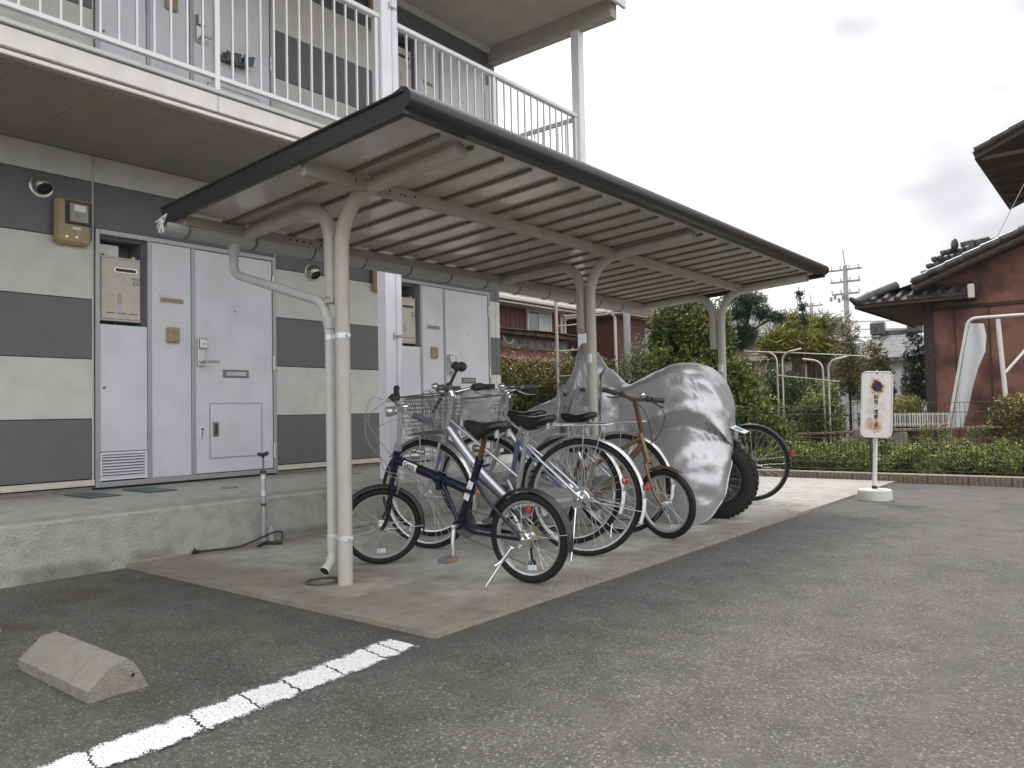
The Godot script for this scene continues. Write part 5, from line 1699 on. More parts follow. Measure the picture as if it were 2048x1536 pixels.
func kid_bike():
	var k = thing("childs_bicycle", "small gold bicycle facing outward in front of the silver motorcycle cover", "bicycle", Vector3(), "bicycles parked under the shelter")
	var r = 0.232
	var wb = 0.86
	var st = deg_to_rad(-27.0)
	var pv = Vector3(wb - 0.10, 0, 0)
	var sb = Basis(Vector3(0, 1, 0), st)
	var tf = func(p: Vector3): return pv + sb * (p - pv)
	var bb = Vector3(0.36, 0.25, 0)
	var b = MB.new()
	b.bar(Vector3(wb - 0.130, 0.515, 0), Vector3(wb - 0.172, 0.70, 0), 0.019, 12)
	b.bar(Vector3(wb - 0.155, 0.625, 0), bb, 0.019, 12)
	b.bar(Vector3(wb - 0.165, 0.67, 0), Vector3(0.30, 0.45, 0), 0.015, 12)
	b.bar(bb, Vector3(0.27, 0.52, 0), 0.015, 12)
	for sd in [-1, 1]:
		b.bar(Vector3(0.285, 0.48, sd * 0.02), Vector3(0, r, sd * 0.06), 0.008, 8); b.bar(bb + Vector3(0, 0, sd * 0.02), Vector3(0, r, sd * 0.06), 0.008, 8)
	put(k, "frame", b, M.gold_paint)
	b = MB.new()
	for sd in [-1, 1]:
		var pts = []
		for q in [Vector3(wb - 0.125, 0.495, sd * 0.038), Vector3(wb - 0.085, 0.38, sd * 0.045), Vector3(wb - 0.045, 0.295, sd * 0.05), Vector3(wb, r, sd * 0.052)]: pts.append(tf.call(q))
		b.tube(spline(pts, 5), 0.0105, 10)
	b.bar(tf.call(Vector3(wb - 0.128, 0.502, -0.04)), tf.call(Vector3(wb - 0.128, 0.502, 0.04)), 0.014, 10)
	put(k, "fork", b, M.gold_paint)
	b = MB.new()
	b.tube([tf.call(Vector3(wb - 0.172, 0.70, 0)), tf.call(Vector3(wb - 0.225, 0.93, 0))], 0.016, 10)
	put(k, "stem", b, M.rust)
	wheel(k, "front_wheel", tf.call(Vector3(wb, r, 0)), r, 0.023, st, 28)
	wheel(k, "rear_wheel", Vector3(0, r, 0), r, 0.023, 0, 28)
	fender(k, "front_fender", tf.call(Vector3(wb, r, 0)), r + 0.014, deg_to_rad(60), deg_to_rad(120), 0.05, M.rust, st)
	var bar = Vector3(wb - 0.22, 0.94, 0)
	var hb2 = sb * Basis(Vector3(0, 1, 0), deg_to_rad(-34.0)) * Basis(Vector3(1, 0, 0), -0.22)
	var th = func(p: Vector3): return tf.call(bar) + hb2 * ((p - bar) * Vector3(1, 1, 0.85))
	b = MB.new()
	var hp = []
	for q in [Vector3(wb - 0.27, 0.955, -0.25), Vector3(wb - 0.24, 0.945, -0.13), Vector3(wb - 0.22, 0.93, -0.04), Vector3(wb - 0.22, 0.93, 0.04), Vector3(wb - 0.24, 0.945, 0.13), Vector3(wb - 0.27, 0.955, 0.25)]: hp.append(th.call(q))
	b.tube(spline(hp, 4), 0.011, 10)
	put(k, "handlebar", b, M.rust)
	for sd in [-1, 1]:
		grip(k, th.call(Vector3(wb - 0.273, 0.956, sd * 0.262)), th.call(Vector3(wb - 0.243, 0.946, sd * 0.15)), 0.0165, M.rubber)
		b = MB.new()
		b.tube(spline([th.call(Vector3(wb - 0.225, 0.94, sd * 0.10)), th.call(Vector3(wb - 0.17, 0.93, sd * 0.13)), th.call(Vector3(wb - 0.18, 0.91, sd * 0.20)), th.call(Vector3(wb - 0.20, 0.91, sd * 0.24))], 4), 0.0055, 6)
		b.ball(th.call(Vector3(wb - 0.22, 0.945, sd * 0.11)), Vector3(0.022, 0.022, 0.022), 10)
		put(k, "brake_lever", b, M.rubber)
	b = MB.new()
	b.ball(th.call(Vector3(wb - 0.205, 0.965, -0.05)), Vector3(0.022, 0.02, 0.022), 12)
	put(k, "bell", b, M.chrome)
	cable(k, [tf.call(Vector3(wb - 0.18, 0.93, 0.12)), tf.call(Vector3(wb - 0.06, 0.86, 0.12)), tf.call(Vector3(wb - 0.05, 0.68, 0.06)), tf.call(Vector3(wb - 0.11, 0.54, 0.0))], 0.003, M.rubber)
	cable(k, [tf.call(Vector3(wb - 0.18, 0.93, -0.12)), tf.call(Vector3(wb - 0.04, 0.82, -0.08)), tf.call(Vector3(wb - 0.08, 0.66, -0.03)), Vector3(wb - 0.2, 0.60, -0.025)], 0.003, M.rubber)
	b = MB.new()
	b.bar(Vector3(0.275, 0.51, 0), Vector3(0.235, 0.62, 0), 0.0125, 10)
	put(k, "seat_post", b, M.chrome)
	saddle(k, 0.35, 0.11, 0.665, 0.15, M.saddle)
	crank(k, bb, -0.4, 0.14)
	var f = Vector3(0.34, 0, 0.94).normalized()
	place(k, Vector3(2.126, 0, 3.704) - f * wb, rad_to_deg(atan2(f.x, -f.z)), 3.0)

func road_bike():
	var k = thing("road_bicycle", "black thin-tyred bicycle at the far end of the shelter with a double stand", "bicycle", Vector3(), "bicycles parked under the shelter")
	var r = 0.345
	var bb = Vector3(0.42, 0.285, 0)
	var b = MB.new()
	b.bar(Vector3(0.90, 0.66, 0), Vector3(0.865, 0.83, 0), 0.018, 12)
	b.bar(Vector3(0.89, 0.70, 0), bb, 0.018, 12); b.bar(Vector3(0.868, 0.80, 0), Vector3(0.30, 0.74, 0), 0.015, 12); b.bar(bb, Vector3(0.29, 0.78, 0), 0.015, 12)
	for sd in [-1, 1]:
		b.bar(Vector3(0.305, 0.70, sd * 0.018), Vector3(0, r, sd * 0.062), 0.008, 8); b.bar(bb + Vector3(0, 0, sd * 0.02), Vector3(0, r, sd * 0.062), 0.009, 8)
		b.tube(spline([Vector3(0.905, 0.65, sd * 0.035), Vector3(0.94, 0.5, sd * 0.045), Vector3(1.02, r, sd * 0.05)], 5), 0.010, 8)
	put(k, "frame", b, M.black)
	wheel(k, "front_wheel", Vector3(1.02, r, 0), r, 0.017, 0.1, 32, null, M.dark_steel)
	wheel(k, "rear_wheel", Vector3(0, r, 0), r, 0.017, 0, 32, null, M.dark_steel)
	b = MB.new()
	b.revolve([Vector2(0.01, -0.075), Vector2(0.05, -0.066), Vector2(0.052, -0.035), Vector2(0.052, 0.04), Vector2(0.01, 0.07)], Vector3(0, r, 0), ROLL, 22)
	put(k, "hub_gear", b, M.black)
	fender(k, "rear_fender", Vector3(0, r, 0), r + 0.012, deg_to_rad(40), deg_to_rad(185), 0.045, M.mudguard)
	b = MB.new()
	b.box(Vector3(-0.365, r + 0.09, 0), Vector3(0.03, 0.05, 0.04), 0.008, Basis(Vector3(0, 0, 1), 0.25))
	put(k, "rear_reflector", b, M.reflector)
	b = MB.new()
	b.bar(Vector3(0.29, 0.78, 0), Vector3(0.275, 0.86, 0), 0.0135, 10)
	b.bar(Vector3(0.865, 0.83, 0), Vector3(0.855, 0.93, 0), 0.0135, 10)
	b.bar(Vector3(0.87, 0.93, -0.27), Vector3(0.87, 0.93, 0.27), 0.012, 10)
	put(k, "handlebar", b, M.black)
	for sd in [-1, 1]: grip(k, Vector3(0.87, 0.93, sd * 0.28), Vector3(0.87, 0.93, sd * 0.16), 0.016, M.rubber)
	saddle(k, 0.40, 0.14, 0.915, 0.15, M.saddle)
	crank(k, bb, -0.9, 0.165)
	b = MB.new()
	b.tube(bend([Vector3(0.02, r - 0.03, -0.08), Vector3(0.045, 0.02, -0.12), Vector3(0.02, 0.004, -0.14), Vector3(0.0, 0.03, -0.02), Vector3(0.0, 0.03, 0.02), Vector3(0.02, 0.004, 0.14), Vector3(0.045, 0.02, 0.12), Vector3(0.02, r - 0.03, 0.08)], 0.03), 0.006, 7)
	put(k, "double_stand", b, M.dark_steel)
	place(k, Vector3(4.375, 0, 3.378), -7.0, 0.0)

# ---------------------------------------------------------------- motorcycle under its cover
func motorcycle():
	var k = thing("motorcycle", "motorcycle with a fat knobbly rear tyre, mostly hidden under a silver cover", "motorcycle")
	var w = wheel(k, "rear_wheel", Vector3(0, 0.305, 0), 0.305, 0.062, 0.0, 36, M.tyre_knobby, M.rim, true)
	wheel(k, "front_wheel", Vector3(1.36, 0.33, 0), 0.33, 0.045, 0.0, 36, M.tyre_knobby, M.rim)
	var b = MB.new()
	for sd in [-1, 1]:
		b.tube([Vector3(0, 0.305, sd * 0.10), Vector3(0.45, 0.36, sd * 0.10)], 0.022, 8)
		b.tube([Vector3(0.0, 0.32, sd * 0.13), Vector3(0.16, 0.72, sd * 0.14)], 0.018, 8)
		b.tube([Vector3(1.36, 0.33, sd * 0.09), Vector3(1.08, 0.98, sd * 0.09)], 0.022, 8)
	b.tube([Vector3(-0.05, 0.76, 0), Vector3(0.5, 0.74, 0), Vector3(1.05, 0.92, 0)], 0.03, 8)
	b.box(Vector3(0.62, 0.45, 0), Vector3(0.42, 0.36, 0.26), 0.06)
	put(k, "chassis", b, M.black)
	b = MB.new()
	b.bar(Vector3(1.04, 1.04, -0.17), Vector3(1.04, 1.04, 0.17), 0.014, 8)
	b.bar(Vector3(1.05, 0.92, 0), Vector3(1.02, 1.06, 0), 0.02, 8)
	put(k, "handlebar", b, M.black)
	b = MB.new()
	b.box(Vector3(-0.10, 0.63, 0), Vector3(0.20, 0.025, 0.10), 0.008, Basis(Vector3(0, 0, 1), 0.5))
	b.box(Vector3(-0.02, 0.70, 0), Vector3(0.16, 0.09, 0.16), 0.02)
	put(k, "tail_section", b, M.black)
	b = MB.new()
	b.box(Vector3(-0.085, 0.60, -0.07), Vector3(0.05, 0.05, 0.05), 0.012); b.box(Vector3(-0.085, 0.60, 0.07), Vector3(0.05, 0.05, 0.05), 0.012)
	b.box(Vector3(-0.06, 0.53, 0.0), Vector3(0.045, 0.11, 0.07), 0.012)
	put(k, "tail_lamp", b, M.fascia)
	b = MB.new()
	b.box(Vector3(-0.185, 0.690, 0.0), Vector3(0.12, 0.003, 0.20), 0.001, Basis(Vector3(0, 0, 1), 0.42))
	put(k, "licence_plate", b, M.plate_white)
	b = MB.new()
	b.box(Vector3(-0.18, 0.694, 0.0), Vector3(0.06, 0.002, 0.13), 0.0005, Basis(Vector3(0, 0, 1), 0.42))
	put(k, "plate_marks", b, M.plate_blue)
	place(k, Vector3(3.15, 0, 3.60), -11.0, -3.0)
	# the cover: lofted along the machine
	var c = MB.new()
	var n1 = fnl(91, 3.2, 3); n1.fractal_type = FastNoiseLite.FRACTAL_RIDGED
	var n2 = fnl(92, 2.0, 3)
	# station, top height, half width high, half width low, hem height, shoulder
	var S = [
		[-0.130, 0.70, 0.02, 0.08, 0.45, 0.5], [-0.120, 0.84, 0.15, 0.24, 0.30, 0.5], [-0.07, 1.02, 0.25, 0.35, 0.12, 0.55], [0.02, 1.15, 0.31, 0.40, 0.03, 0.6], [0.12, 1.215, 0.335, 0.42, 0.02, 0.62],
		[0.24, 1.22, 0.33, 0.41, 0.02, 0.62], [0.38, 1.18, 0.30, 0.38, 0.02, 0.6], [0.52, 1.12, 0.26, 0.35, 0.02, 0.6], [0.66, 1.07, 0.22, 0.34, 0.02, 0.55], [0.76, 1.09, 0.20, 0.36, 0.02, 0.45],
		[0.88, 1.22, 0.22, 0.40, 0.02, 0.30], [0.98, 1.36, 0.26, 0.43, 0.02, 0.16], [1.06, 1.435, 0.25, 0.42, 0.02, 0.12], [1.12, 1.38, 0.24, 0.41, 0.03, 0.15], [1.20, 1.18, 0.22, 0.38, 0.03, 0.25],
		[1.30, 1.00, 0.22, 0.34, 0.04, 0.4], [1.45, 0.93, 0.21, 0.30, 0.06, 0.5], [1.60, 0.88, 0.17, 0.24, 0.10, 0.5], [1.70, 0.76, 0.10, 0.16, 0.16, 0.5], [1.73, 0.60, 0.03, 0.05, 0.25, 0.5]]
	# sharp creases on both flanks: [x0, y0, x1, y1, width, depth]
	var rc = rnd(95)
	var folds = []
	for fk in 24:
		var fx = rc.randf_range(-0.1, 1.5)
		var fy = rc.randf_range(0.08, 1.15)
		var ang = rc.randf_range(-0.5, 0.9)
		if fy < 0.7: ang = rc.randf_range(-0.35, 0.5)
		var ln = rc.randf_range(0.18, 0.46)
		folds.append([fx, fy, fx + cos(ang) * ln, fy + sin(ang) * ln, rc.randf_range(0.06, 0.12), rc.randf_range(0.010, 0.022) * (1.0 if rc.randf() < 0.6 else -1.0)])
	# folds running down from the peak and out of the tail
	for fk in 6: folds.append([1.04 + 0.01 * fk, 1.38, 0.66 + 0.13 * fk, 0.62, 0.08, 0.014 * (1.0 if fk % 2 == 0 else -1.0)])
	for fk in 7: folds.append([-0.12, 0.12 + 0.085 * fk, 0.10 + 0.04 * (fk % 3), 0.16 + 0.075 * fk, 0.06, 0.018 * (1.0 if fk % 2 == 0 else -1.0)])
	for fk in 4: folds.append([-0.09, 0.84 + 0.09 * fk, 0.22, 0.96 + 0.07 * fk, 0.07, 0.022 * (1.0 if fk % 2 == 0 else -0.8)])
	var rows = []
	var fine = 9
	var ins = []
	for i in (S.size() - 1) * fine + 1:
		var a = mini(i / fine, S.size() - 2)
		var t = float(i - a * fine) / fine
		var q = []
		for j in 6: q.append(cubic_interpolate(S[a][j], S[a + 1][j], S[maxi(a - 1, 0)][j], S[mini(a + 2, S.size() - 1)][j], t))
		var row = []
		var K = 110
		for j in K + 1:
			var u = (j / float(K) - 0.5) * 2.0      # -1 left hem .. 1 right hem
			var au = absf(u)
			var p: Vector3
			var crown: float = clampf(q[5], 0.1, 0.7)
			var hs = q[2]
			if au < crown:
				var f = au / crown
				var drop = (0.10 + 0.12 * (0.6 - crown)) * pow(f, 2.4) * (1.0 if crown > 0.3 else 2.2)
				p = Vector3(q[0], q[1] - drop, signf(u) * hs * sin(f * PI * 0.5) * (1.0 if crown > 0.3 else 0.55))
			else:
				var f = (au - crown) / (1.0 - crown)
				var y0 = q[1] - (0.10 + 0.12 * (0.6 - crown)) * (1.0 if crown > 0.3 else 2.2)
				var z0 = hs * (1.0 if crown > 0.3 else 0.55)
				# belted: the waist is drawn in, then the skirt balloons
				var wf = f - 0.34 - 0.10 * q[0]
				var waist = (-0.085 * exp(-pow(wf / 0.065, 2.0)) + 0.045 * exp(-pow((wf + 0.10) / 0.07, 2.0))) * (1.0 if q[0] < 0.6 else 0.2)
				var ball = 0.065 * sin(clampf((f - 0.4) / 0.6, 0, 1) * PI)
				p = Vector3(q[0], lerpf(y0, q[4], f), signf(u) * (lerpf(z0, q[3], pow(f, 0.8)) + waist + ball))
			var nn = Vector3(0.0, 0.4, signf(u)).normalized()
			var st = Vector3(p.x * 1.0 + p.y * 0.5, p.y * 0.9 - p.x * 0.3, p.z * 0.8)
			var dsp = n1.get_noise_3dv(st * 0.75) * 0.006 + n2.get_noise_3dv(st * 0.8) * 0.032
			var wob = 0.02 * n2.get_noise_3dv(st * 2.5 + Vector3(0, 9, 0))
			var off = 0.0 if u < 0 else 0.17
			for fo in folds:
				var A = Vector2(fo[0] + off, fo[1])
				var B = Vector2(fo[2] + off, fo[3])
				var P = Vector2(p.x + wob, p.y + wob)
				var tt = clampf((P - A).dot(B - A) / maxf((B - A).length_squared(), 1e-5), 0.0, 1.0)
				var dd = P.distance_to(A.lerp(B, tt))
				if dd < fo[4]:
					var side = 1.0 if (B - A).cross(P - A) > 0 else 0.55
					dsp += fo[5] * pow(1.0 - dd / fo[4], 1.3 / side) * sin(PI * clampf(tt * 0.9 + 0.08, 0, 1))
			p += nn * dsp * smoothstep(0.0, 0.25, au)
			p.x += n2.get_noise_3dv(st + Vector3(7, 3, 1)) * 0.035
			p.y = maxf(p.y, 0.012)
			row.append(p)
		rows.append(row)
		ins.append(Vector3(q[0], q[4] * 0.5 + q[1] * 0.4, 0))
	c.grid(rows, false, null, ins)
	var cov = thing("motorcycle_cover", "crumpled silver motorcycle cover, peaked over the handlebars and ballooning at the tail", "cover")
	put(cov, "cover_cloth", c, M.cover)
	# elastic hem and strap
	var h = MB.new()
	for sd in [0, -1]:
		var pts = []
		for i in range(0, rows.size(), 3): pts.append(rows[i][sd] + Vector3(0, 0.002, 0))
		h.tube(pts, 0.006, 6)
	put(cov, "cover_hem", h, M.cover)
	place(cov, Vector3(3.15, 0, 3.60), -11.0, -2.0)

# ---------------------------------------------------------------- small things
func strokes(im: Image, ox: float, oy: float, sc: float, list: Array, th: float, c: Color):
	for s in list:
		var a = Vector2(ox + s[0] * sc, oy + s[1] * sc)
		var e = Vector2(ox + s[2] * sc, oy + s[3] * sc)
		var n = int(a.distance_to(e) * 2) + 1
		for i in n + 1:
			var p = a.lerp(e, float(i) / n)
			im.fill_rect(Rect2i(int(p.x - th * 0.5), int(p.y - th * 0.5), int(th), int(th)), c)

func sign_texture() -> ImageTexture:
	var W = 256
	var H = 560
	var im = Image.create_empty(W, H, false, Image.FORMAT_RGB8)
	var n = fnl(101, 0.012, 4)
	var spots = [[128, 118, 92, 1.0], [92, 250, 60, 0.35], [80, 330, 60, 0.3], [84, 452, 70, 0.75], [130, 470, 60, 0.9], [170, 300, 70, 0.25], [150, 390, 60, 0.25]]
	for y in H:
		for x in W:
			var c = Color(0.90, 0.89, 0.875)
			var rust = 0.0
			for s in spots:
				var d = Vector2((x - s[0]) * 1.0, (y - s[1]) * 0.85).length() / s[2] + n.get_noise_2d(x * 1.3, y * 1.3) * 0.5
				rust = maxf(rust, s[3] * smoothstep(1.0, 0.25, d))
			c = c.lerp(Color(0.78, 0.66, 0.54), clampf(rust * 1.2, 0, 1)).lerp(Color(0.42, 0.18, 0.08), smoothstep(0.65, 1.1, rust))
			im.set_pixel(x, y, c)
	# blue no-parking roundel
	for y in range(60, 180):
		for x in range(64, 192):
			var d = Vector2(x - 128, y - 118).length() + 3.0 * n.get_noise_2d(x * 6, y * 6)
			if d < 47:
				var c = Color(0.07, 0.11, 0.24)
				if absf((x - 128) - (y - 118)) < 6: c = Color(0.36, 0.24, 0.25)
				if d > 41: c = Color(0.30, 0.16, 0.15)
				im.set_pixel(x, y, c)
	var ink = Color(0.10, 0.11, 0.14)
	var chu = [[1, 1, 4.5, 1], [1, 2.6, 4.5, 2.6], [1, 4.2, 4.5, 4.2], [1, 1, 1, 6], [2.8, 1, 2.8, 5.8], [1, 5.8, 4.8, 5.8], [4.8, 5.8, 4.6, 9], [4.6, 9, 3.8, 8.6], [1, 7, 0.6, 8.6], [2, 7, 2.1, 8.2], [3, 7, 3.2, 8], [7.2, 0.6, 7.8, 1.6], [5.6, 2.6, 9.4, 2.6], [5.8, 5.4, 9.2, 5.4], [5.2, 8.8, 9.8, 8.8], [7.5, 2.6, 7.5, 8.8]]
	var sha = [[1, 1.6, 9, 1.6], [2, 3, 8, 3], [8, 3, 8, 6.4], [2, 3, 2, 6.4], [2, 4.7, 8, 4.7], [2, 6.4, 8, 6.4], [0.6, 8, 9.4, 8], [5, 0.3, 5, 9.8]]
	var go = [[2, 2.4, 7, 2.4], [7, 2.4, 6, 3.2], [2, 6, 2.2, 8], [2.2, 8, 8, 8.4], [8, 0.5, 8.6, 1.6], [9.2, 0.3, 9.8, 1.4]]
	var en = [[1, 1, 2, 2], [0.6, 4, 2.2, 4], [2.2, 4, 1.8, 7], [1.8, 7, 0.6, 8.6], [1.4, 8, 9.6, 9.4], [4, 1.2, 8.6, 1.2], [3.4, 2.6, 9.4, 2.6], [6.3, 0.4, 6.3, 2.6], [4.4, 3.6, 8.4, 3.6], [4.4, 3.6, 4.4, 5], [8.4, 3.6, 8.4, 5], [4.4, 5, 8.4, 5], [6.2, 5, 4, 7], [5.2, 6, 5.2, 8], [5.4, 6, 9, 8], [8.6, 5.4, 6.8, 6.6]]
	var ryo = [[5, 0.4, 5, 1.8], [5, 1, 8, 1], [1.6, 2, 9, 2], [1.6, 2, 0.8, 8], [9, 2, 8.6, 3], [3.4, 3, 7, 2.8], [3, 4, 8, 4], [3, 4, 3, 6], [8, 4, 8, 6], [3, 5, 8, 5], [3, 6, 8, 6], [5.4, 4, 5.4, 6], [2.6, 7.2, 2.2, 8.6], [4, 7, 4.4, 9], [4.4, 9, 7.4, 9.2], [7.4, 9.2, 7.6, 8.2], [5.6, 7, 6.2, 7.8], [8, 7, 9, 8.2]]
	var ka = [[1, 1.4, 9, 1.4], [5, 1.4, 5, 9.6], [5.4, 3.6, 7.6, 5.2]]
	var sa = [[1.6, 3, 8.4, 2.4], [4, 0.6, 7, 5.4], [2.4, 6, 2.8, 8.4], [2.8, 8.4, 7, 9.2]]
	var ii = [[2, 2, 2.2, 7], [2.2, 7, 3.4, 8.6], [3.4, 8.6, 4.2, 7.4], [7, 2.6, 8.6, 6]]
	var k = 0
	for g in [chu, sha, go, en, ryo, ka, sa, ii]:
		strokes(im, 102, 192 + k * 43.5, 4.2 if k != 2 else 3.6, g, 5 if k < 5 and k != 2 else 4, ink)
		k += 1
	return ImageTexture.create_from_image(im)

func small_things():
	# tilted no-parking sign on a round base
	var s = thing("no_parking_sign", "rusty white no-parking sign on a leaning pole with a round white base", "sign", Vector3(5.07, -0.02, 4.26))
	var b = MB.new()
	b.revolve([Vector2(0, 0), Vector2(0.145, 0), Vector2(0.149, 0.01), Vector2(0.147, 0.09), Vector2(0.140, 0.101), Vector2(0.0, 0.108)], Vector3(), Basis(), 32)
	put(s, "base", b, mat("sign_base", Color(0.62, 0.61, 0.585), 0.6, 0.0, "mottle", 0.5))
	b = MB.new()
	b.revolve([Vector2(0.026, 0), Vector2(0.022, 0.03), Vector2(0.0, 0.034)], Vector3(0, 0.104, 0), Basis(), 12)
	put(s, "socket", b, M.black)
	b = MB.new()
	b.quad(Vector3(-0.148, 0.012, 0.0), Vector3(-0.138, 0.088, 0), Vector3(-0.138, 0.088, 0), Vector3(-0.148, 0.012, 0), Vector3(-1, 0, 0))
	var head = sub(s, "sign_head", Vector3(0, 0.12, 0))
	head.transform = Transform3D(Basis(Vector3(0, 1, 0), deg_to_rad(-74.0)) * Basis(Vector3(0, 0, 1), deg_to_rad(-3.2)), Vector3(0, 0.12, 0))
	b = MB.new()
	b.bar(Vector3(0, 0, 0), Vector3(0, 1.05, 0), 0.019, 14)
	put(head, "pole", b, M.fascia)
	var poly = func(w: float, h: float, r: float):
		var out = PackedVector2Array()
		for q in [[1, 1, 0.0], [-1, 1, PI / 2], [-1, -1, PI], [1, -1, PI * 1.5]]:
			for j in 8:
				var a = q[2] + PI / 2 * j / 7.0
				out.append(Vector2(q[0] * (w * 0.5 - r) + cos(a) * r, q[1] * (h * 0.5 - r) + sin(a) * r))
		return out
	b = MB.new()
	b.prism(poly.call(0.265, 0.610, 0.05), 0.03, Transform3D(Basis(), Vector3(0, 0.76, 0.018)))
	b.prism(poly.call(0.250, 0.595, 0.045), 0.006, Transform3D(Basis(), Vector3(0, 0.76, 0.048)))
	put(head, "sign_board", b, M.fascia)
	b = MB.new()
	var ring = []
	for p in poly.call(0.252, 0.597, 0.045): ring.append(Vector3(p.x, p.y + 0.76, 0.055))
	b.tube(ring, 0.007, 8, true)
	put(head, "board_rim", b, M.fascia)
	var sm = StandardMaterial3D.new(); sm.albedo_texture = sign_texture(); sm.roughness = 0.5
	b = MB.new()
	var pl = poly.call(0.236, 0.580, 0.04)
	var id = Geometry2D.triangulate_polygon(pl)
	for j in range(0, id.size(), 3):
		var p = []
		var uv = []
		for m in 3:
			var q = pl[id[j + m]]
			p.append(Vector3(q.x, q.y + 0.76, 0.0565)); uv.append(Vector2(0.5 + q.x / 0.236, 0.5 - q.y / 0.580))
		b.tri(p[0], p[1], p[2], Vector3(0, 0, 1), Vector3(0, 0, 1), Vector3(0, 0, 1), uv[0], uv[1], uv[2])
	put(head, "sign_face", b, sm)
	b = MB.new()
	b.tube([Vector3(0.0, 1.035, 0.058), Vector3(0.0, 1.07, 0.05), Vector3(0, 1.075, 0.03)], 0.006, 6)
	put(head, "hook", b, M.dark_steel)
	# floor pump against the walkway
	var p = thing("bicycle_pump", "silver floor pump with a dark T-handle standing against the walkway", "pump", Vector3(0.445, 0, 1.545))
	b = MB.new()
	b.bar(Vector3(0, 0.015, 0), Vector3(0, 0.48, 0), 0.0165, 16)
	put(p, "barrel", b, mat("pump_silver", Color(0.40, 0.43, 0.47), 0.35, 0.5))
	b = MB.new()
	b.bar(Vector3(0, 0.33, 0), Vector3(0, 0.47, 0), 0.0172, 16)
	put(p, "barrel_sticker", b, M.strap)
	b = MB.new()
	for k in 7: b.revolve([Vector2(0.0175, 0.37 + k * 0.011), Vector2(0.0175, 0.374 + k * 0.011)], Vector3(), Basis(), 16, false, false, 0.3, 2.8)
	put(p, "sticker_lines", b, M.dark_steel)
	b = MB.new()
	b.revolve([Vector2(0.0165, 0), Vector2(0.021, 0.004), Vector2(0.021, 0.018), Vector2(0.014, 0.022), Vector2(0.006, 0.023)], Vector3(0, 0.478, 0), Basis(), 16)
	b.bar(Vector3(0, 0.26, 0), Vector3(0, 0.278, 0), 0.0185, 16)
	put(p, "barrel_cap", b, M.rust)
	b = MB.new()
	b.bar(Vector3(0, 0.49, 0), Vector3(0, 0.60, 0), 0.006, 8)
	put(p, "piston_rod", b, M.dark_steel)
	b = MB.new()
	b.tube([Vector3(-0.046, 0.612, 0.024), Vector3(-0.016, 0.607, 0.008), Vector3(0.016, 0.607, -0.008), Vector3(0.046, 0.612, -0.024)], [0.014, 0.0125, 0.0125, 0.0150], 12)
	b.bar(Vector3(0, 0.585, 0), Vector3(0, 0.60, 0), 0.010, 10)
	put(p, "handle", b, mat("pump_handle", Color(0.02, 0.035, 0.06), 0.5))
	b = MB.new()
	b.bar(Vector3(0.045, 0.015, 0.02), Vector3(0.045, 0.125, 0.02), 0.024, 16)
	put(p, "air_chamber", b, M["pump_silver"])
	b = MB.new()
	b.tube([Vector3(-0.09, 0.008, 0.07), Vector3(0.0, 0.012, 0.01), Vector3(0.08, 0.008, 0.03)], [0.009, 0.014, 0.010], 8)
	b.tube([Vector3(0.0, 0.012, 0.01), Vector3(0.07, 0.008, 0.11)], [0.014, 0.010], 8)
	put(p, "foot", b, M.black)
	b = MB.new()
	b.tube(spline([Vector3(0.075, 0.02, 0.09), Vector3(0.085, 0.075, 0.085), Vector3(0.03, 0.085, 0.075), Vector3(-0.08, 0.05, 0.05), Vector3(-0.2, 0.014, 0.01), Vector3(-0.33, 0.010, -0.04), Vector3(-0.44, 0.012, -0.06)], 8), 0.0065, 8)
	put(p, "hose", b, M.rubber)
	b = MB.new()
	b.box(Vector3(-0.455, 0.014, -0.06), Vector3(0.05, 0.022, 0.022), 0.006)
	b.box(Vector3(-0.462, 0.028, -0.06), Vector3(0.012, 0.02, 0.01), 0.003)
	put(p, "valve_head", b, M.black)
	# wheel stops
	var prof = PackedVector2Array([Vector2(0, 0), Vector2(0, 0.034), Vector2(0.075, 0.098), Vector2(0.125, 0.105), Vector2(0.142, 0.092), Vector2(0.170, 0.045), Vector2(0.190, 0.0)])
	var sl = ["weathered concrete wheel stop lying beside the white parking line", "concrete wheel stop cut off by the left edge of the photo"]
	for q in 2:
		b = MB.new()
		var rows = []
		var n = fnl(111 + q, 9.0, 3)
		for i in 25:
			var row = []
			for j in prof.size():
				var e = 0.0016 * n.get_noise_2d(i * 1.7, j * 3.0)
				row.append(Vector3(prof[j].x + e, maxf(prof[j].y + (e if prof[j].y > 0 else 0.0), 0.0), i * 0.57 / 24.0))
			rows.append(row)
		for j in prof.size() - 1:
			for i in 24: b.flat(rows[i][j], rows[i + 1][j], rows[i + 1][j + 1], rows[i][j + 1], Vector3(0.09, 0.03, i * 0.57 / 24.0))
		for e in [0, 24]:
			for j in range(1, prof.size() - 1):
				var nn = Vector3(0, 0, -1.0 if e == 0 else 1.0)
				b.tri(rows[e][0], rows[e][j], rows[e][j + 1], nn, nn, nn)
		var w: Node3D = put(self, "wheel_stop", b, M.stop_concrete)
		tag(w, sl[q], "wheel stop", "concrete wheel stops")
		w.position = [Vector3(-1.545, -0.019, 3.055), Vector3(-1.585, -0.019, 1.86)][q]
		b = MB.new()
		b.disc(Vector3(0.138, 0.052, 0.5722), Vector3(0, 0, 1), 0.0065, 8)
		put(w, "pin_hole", b, M.black)
	# covers let into the walkway
	var cl = ["teal water-meter lid in the walkway, left of the pair", "teal water-meter lid in the walkway, nearer the white door"]
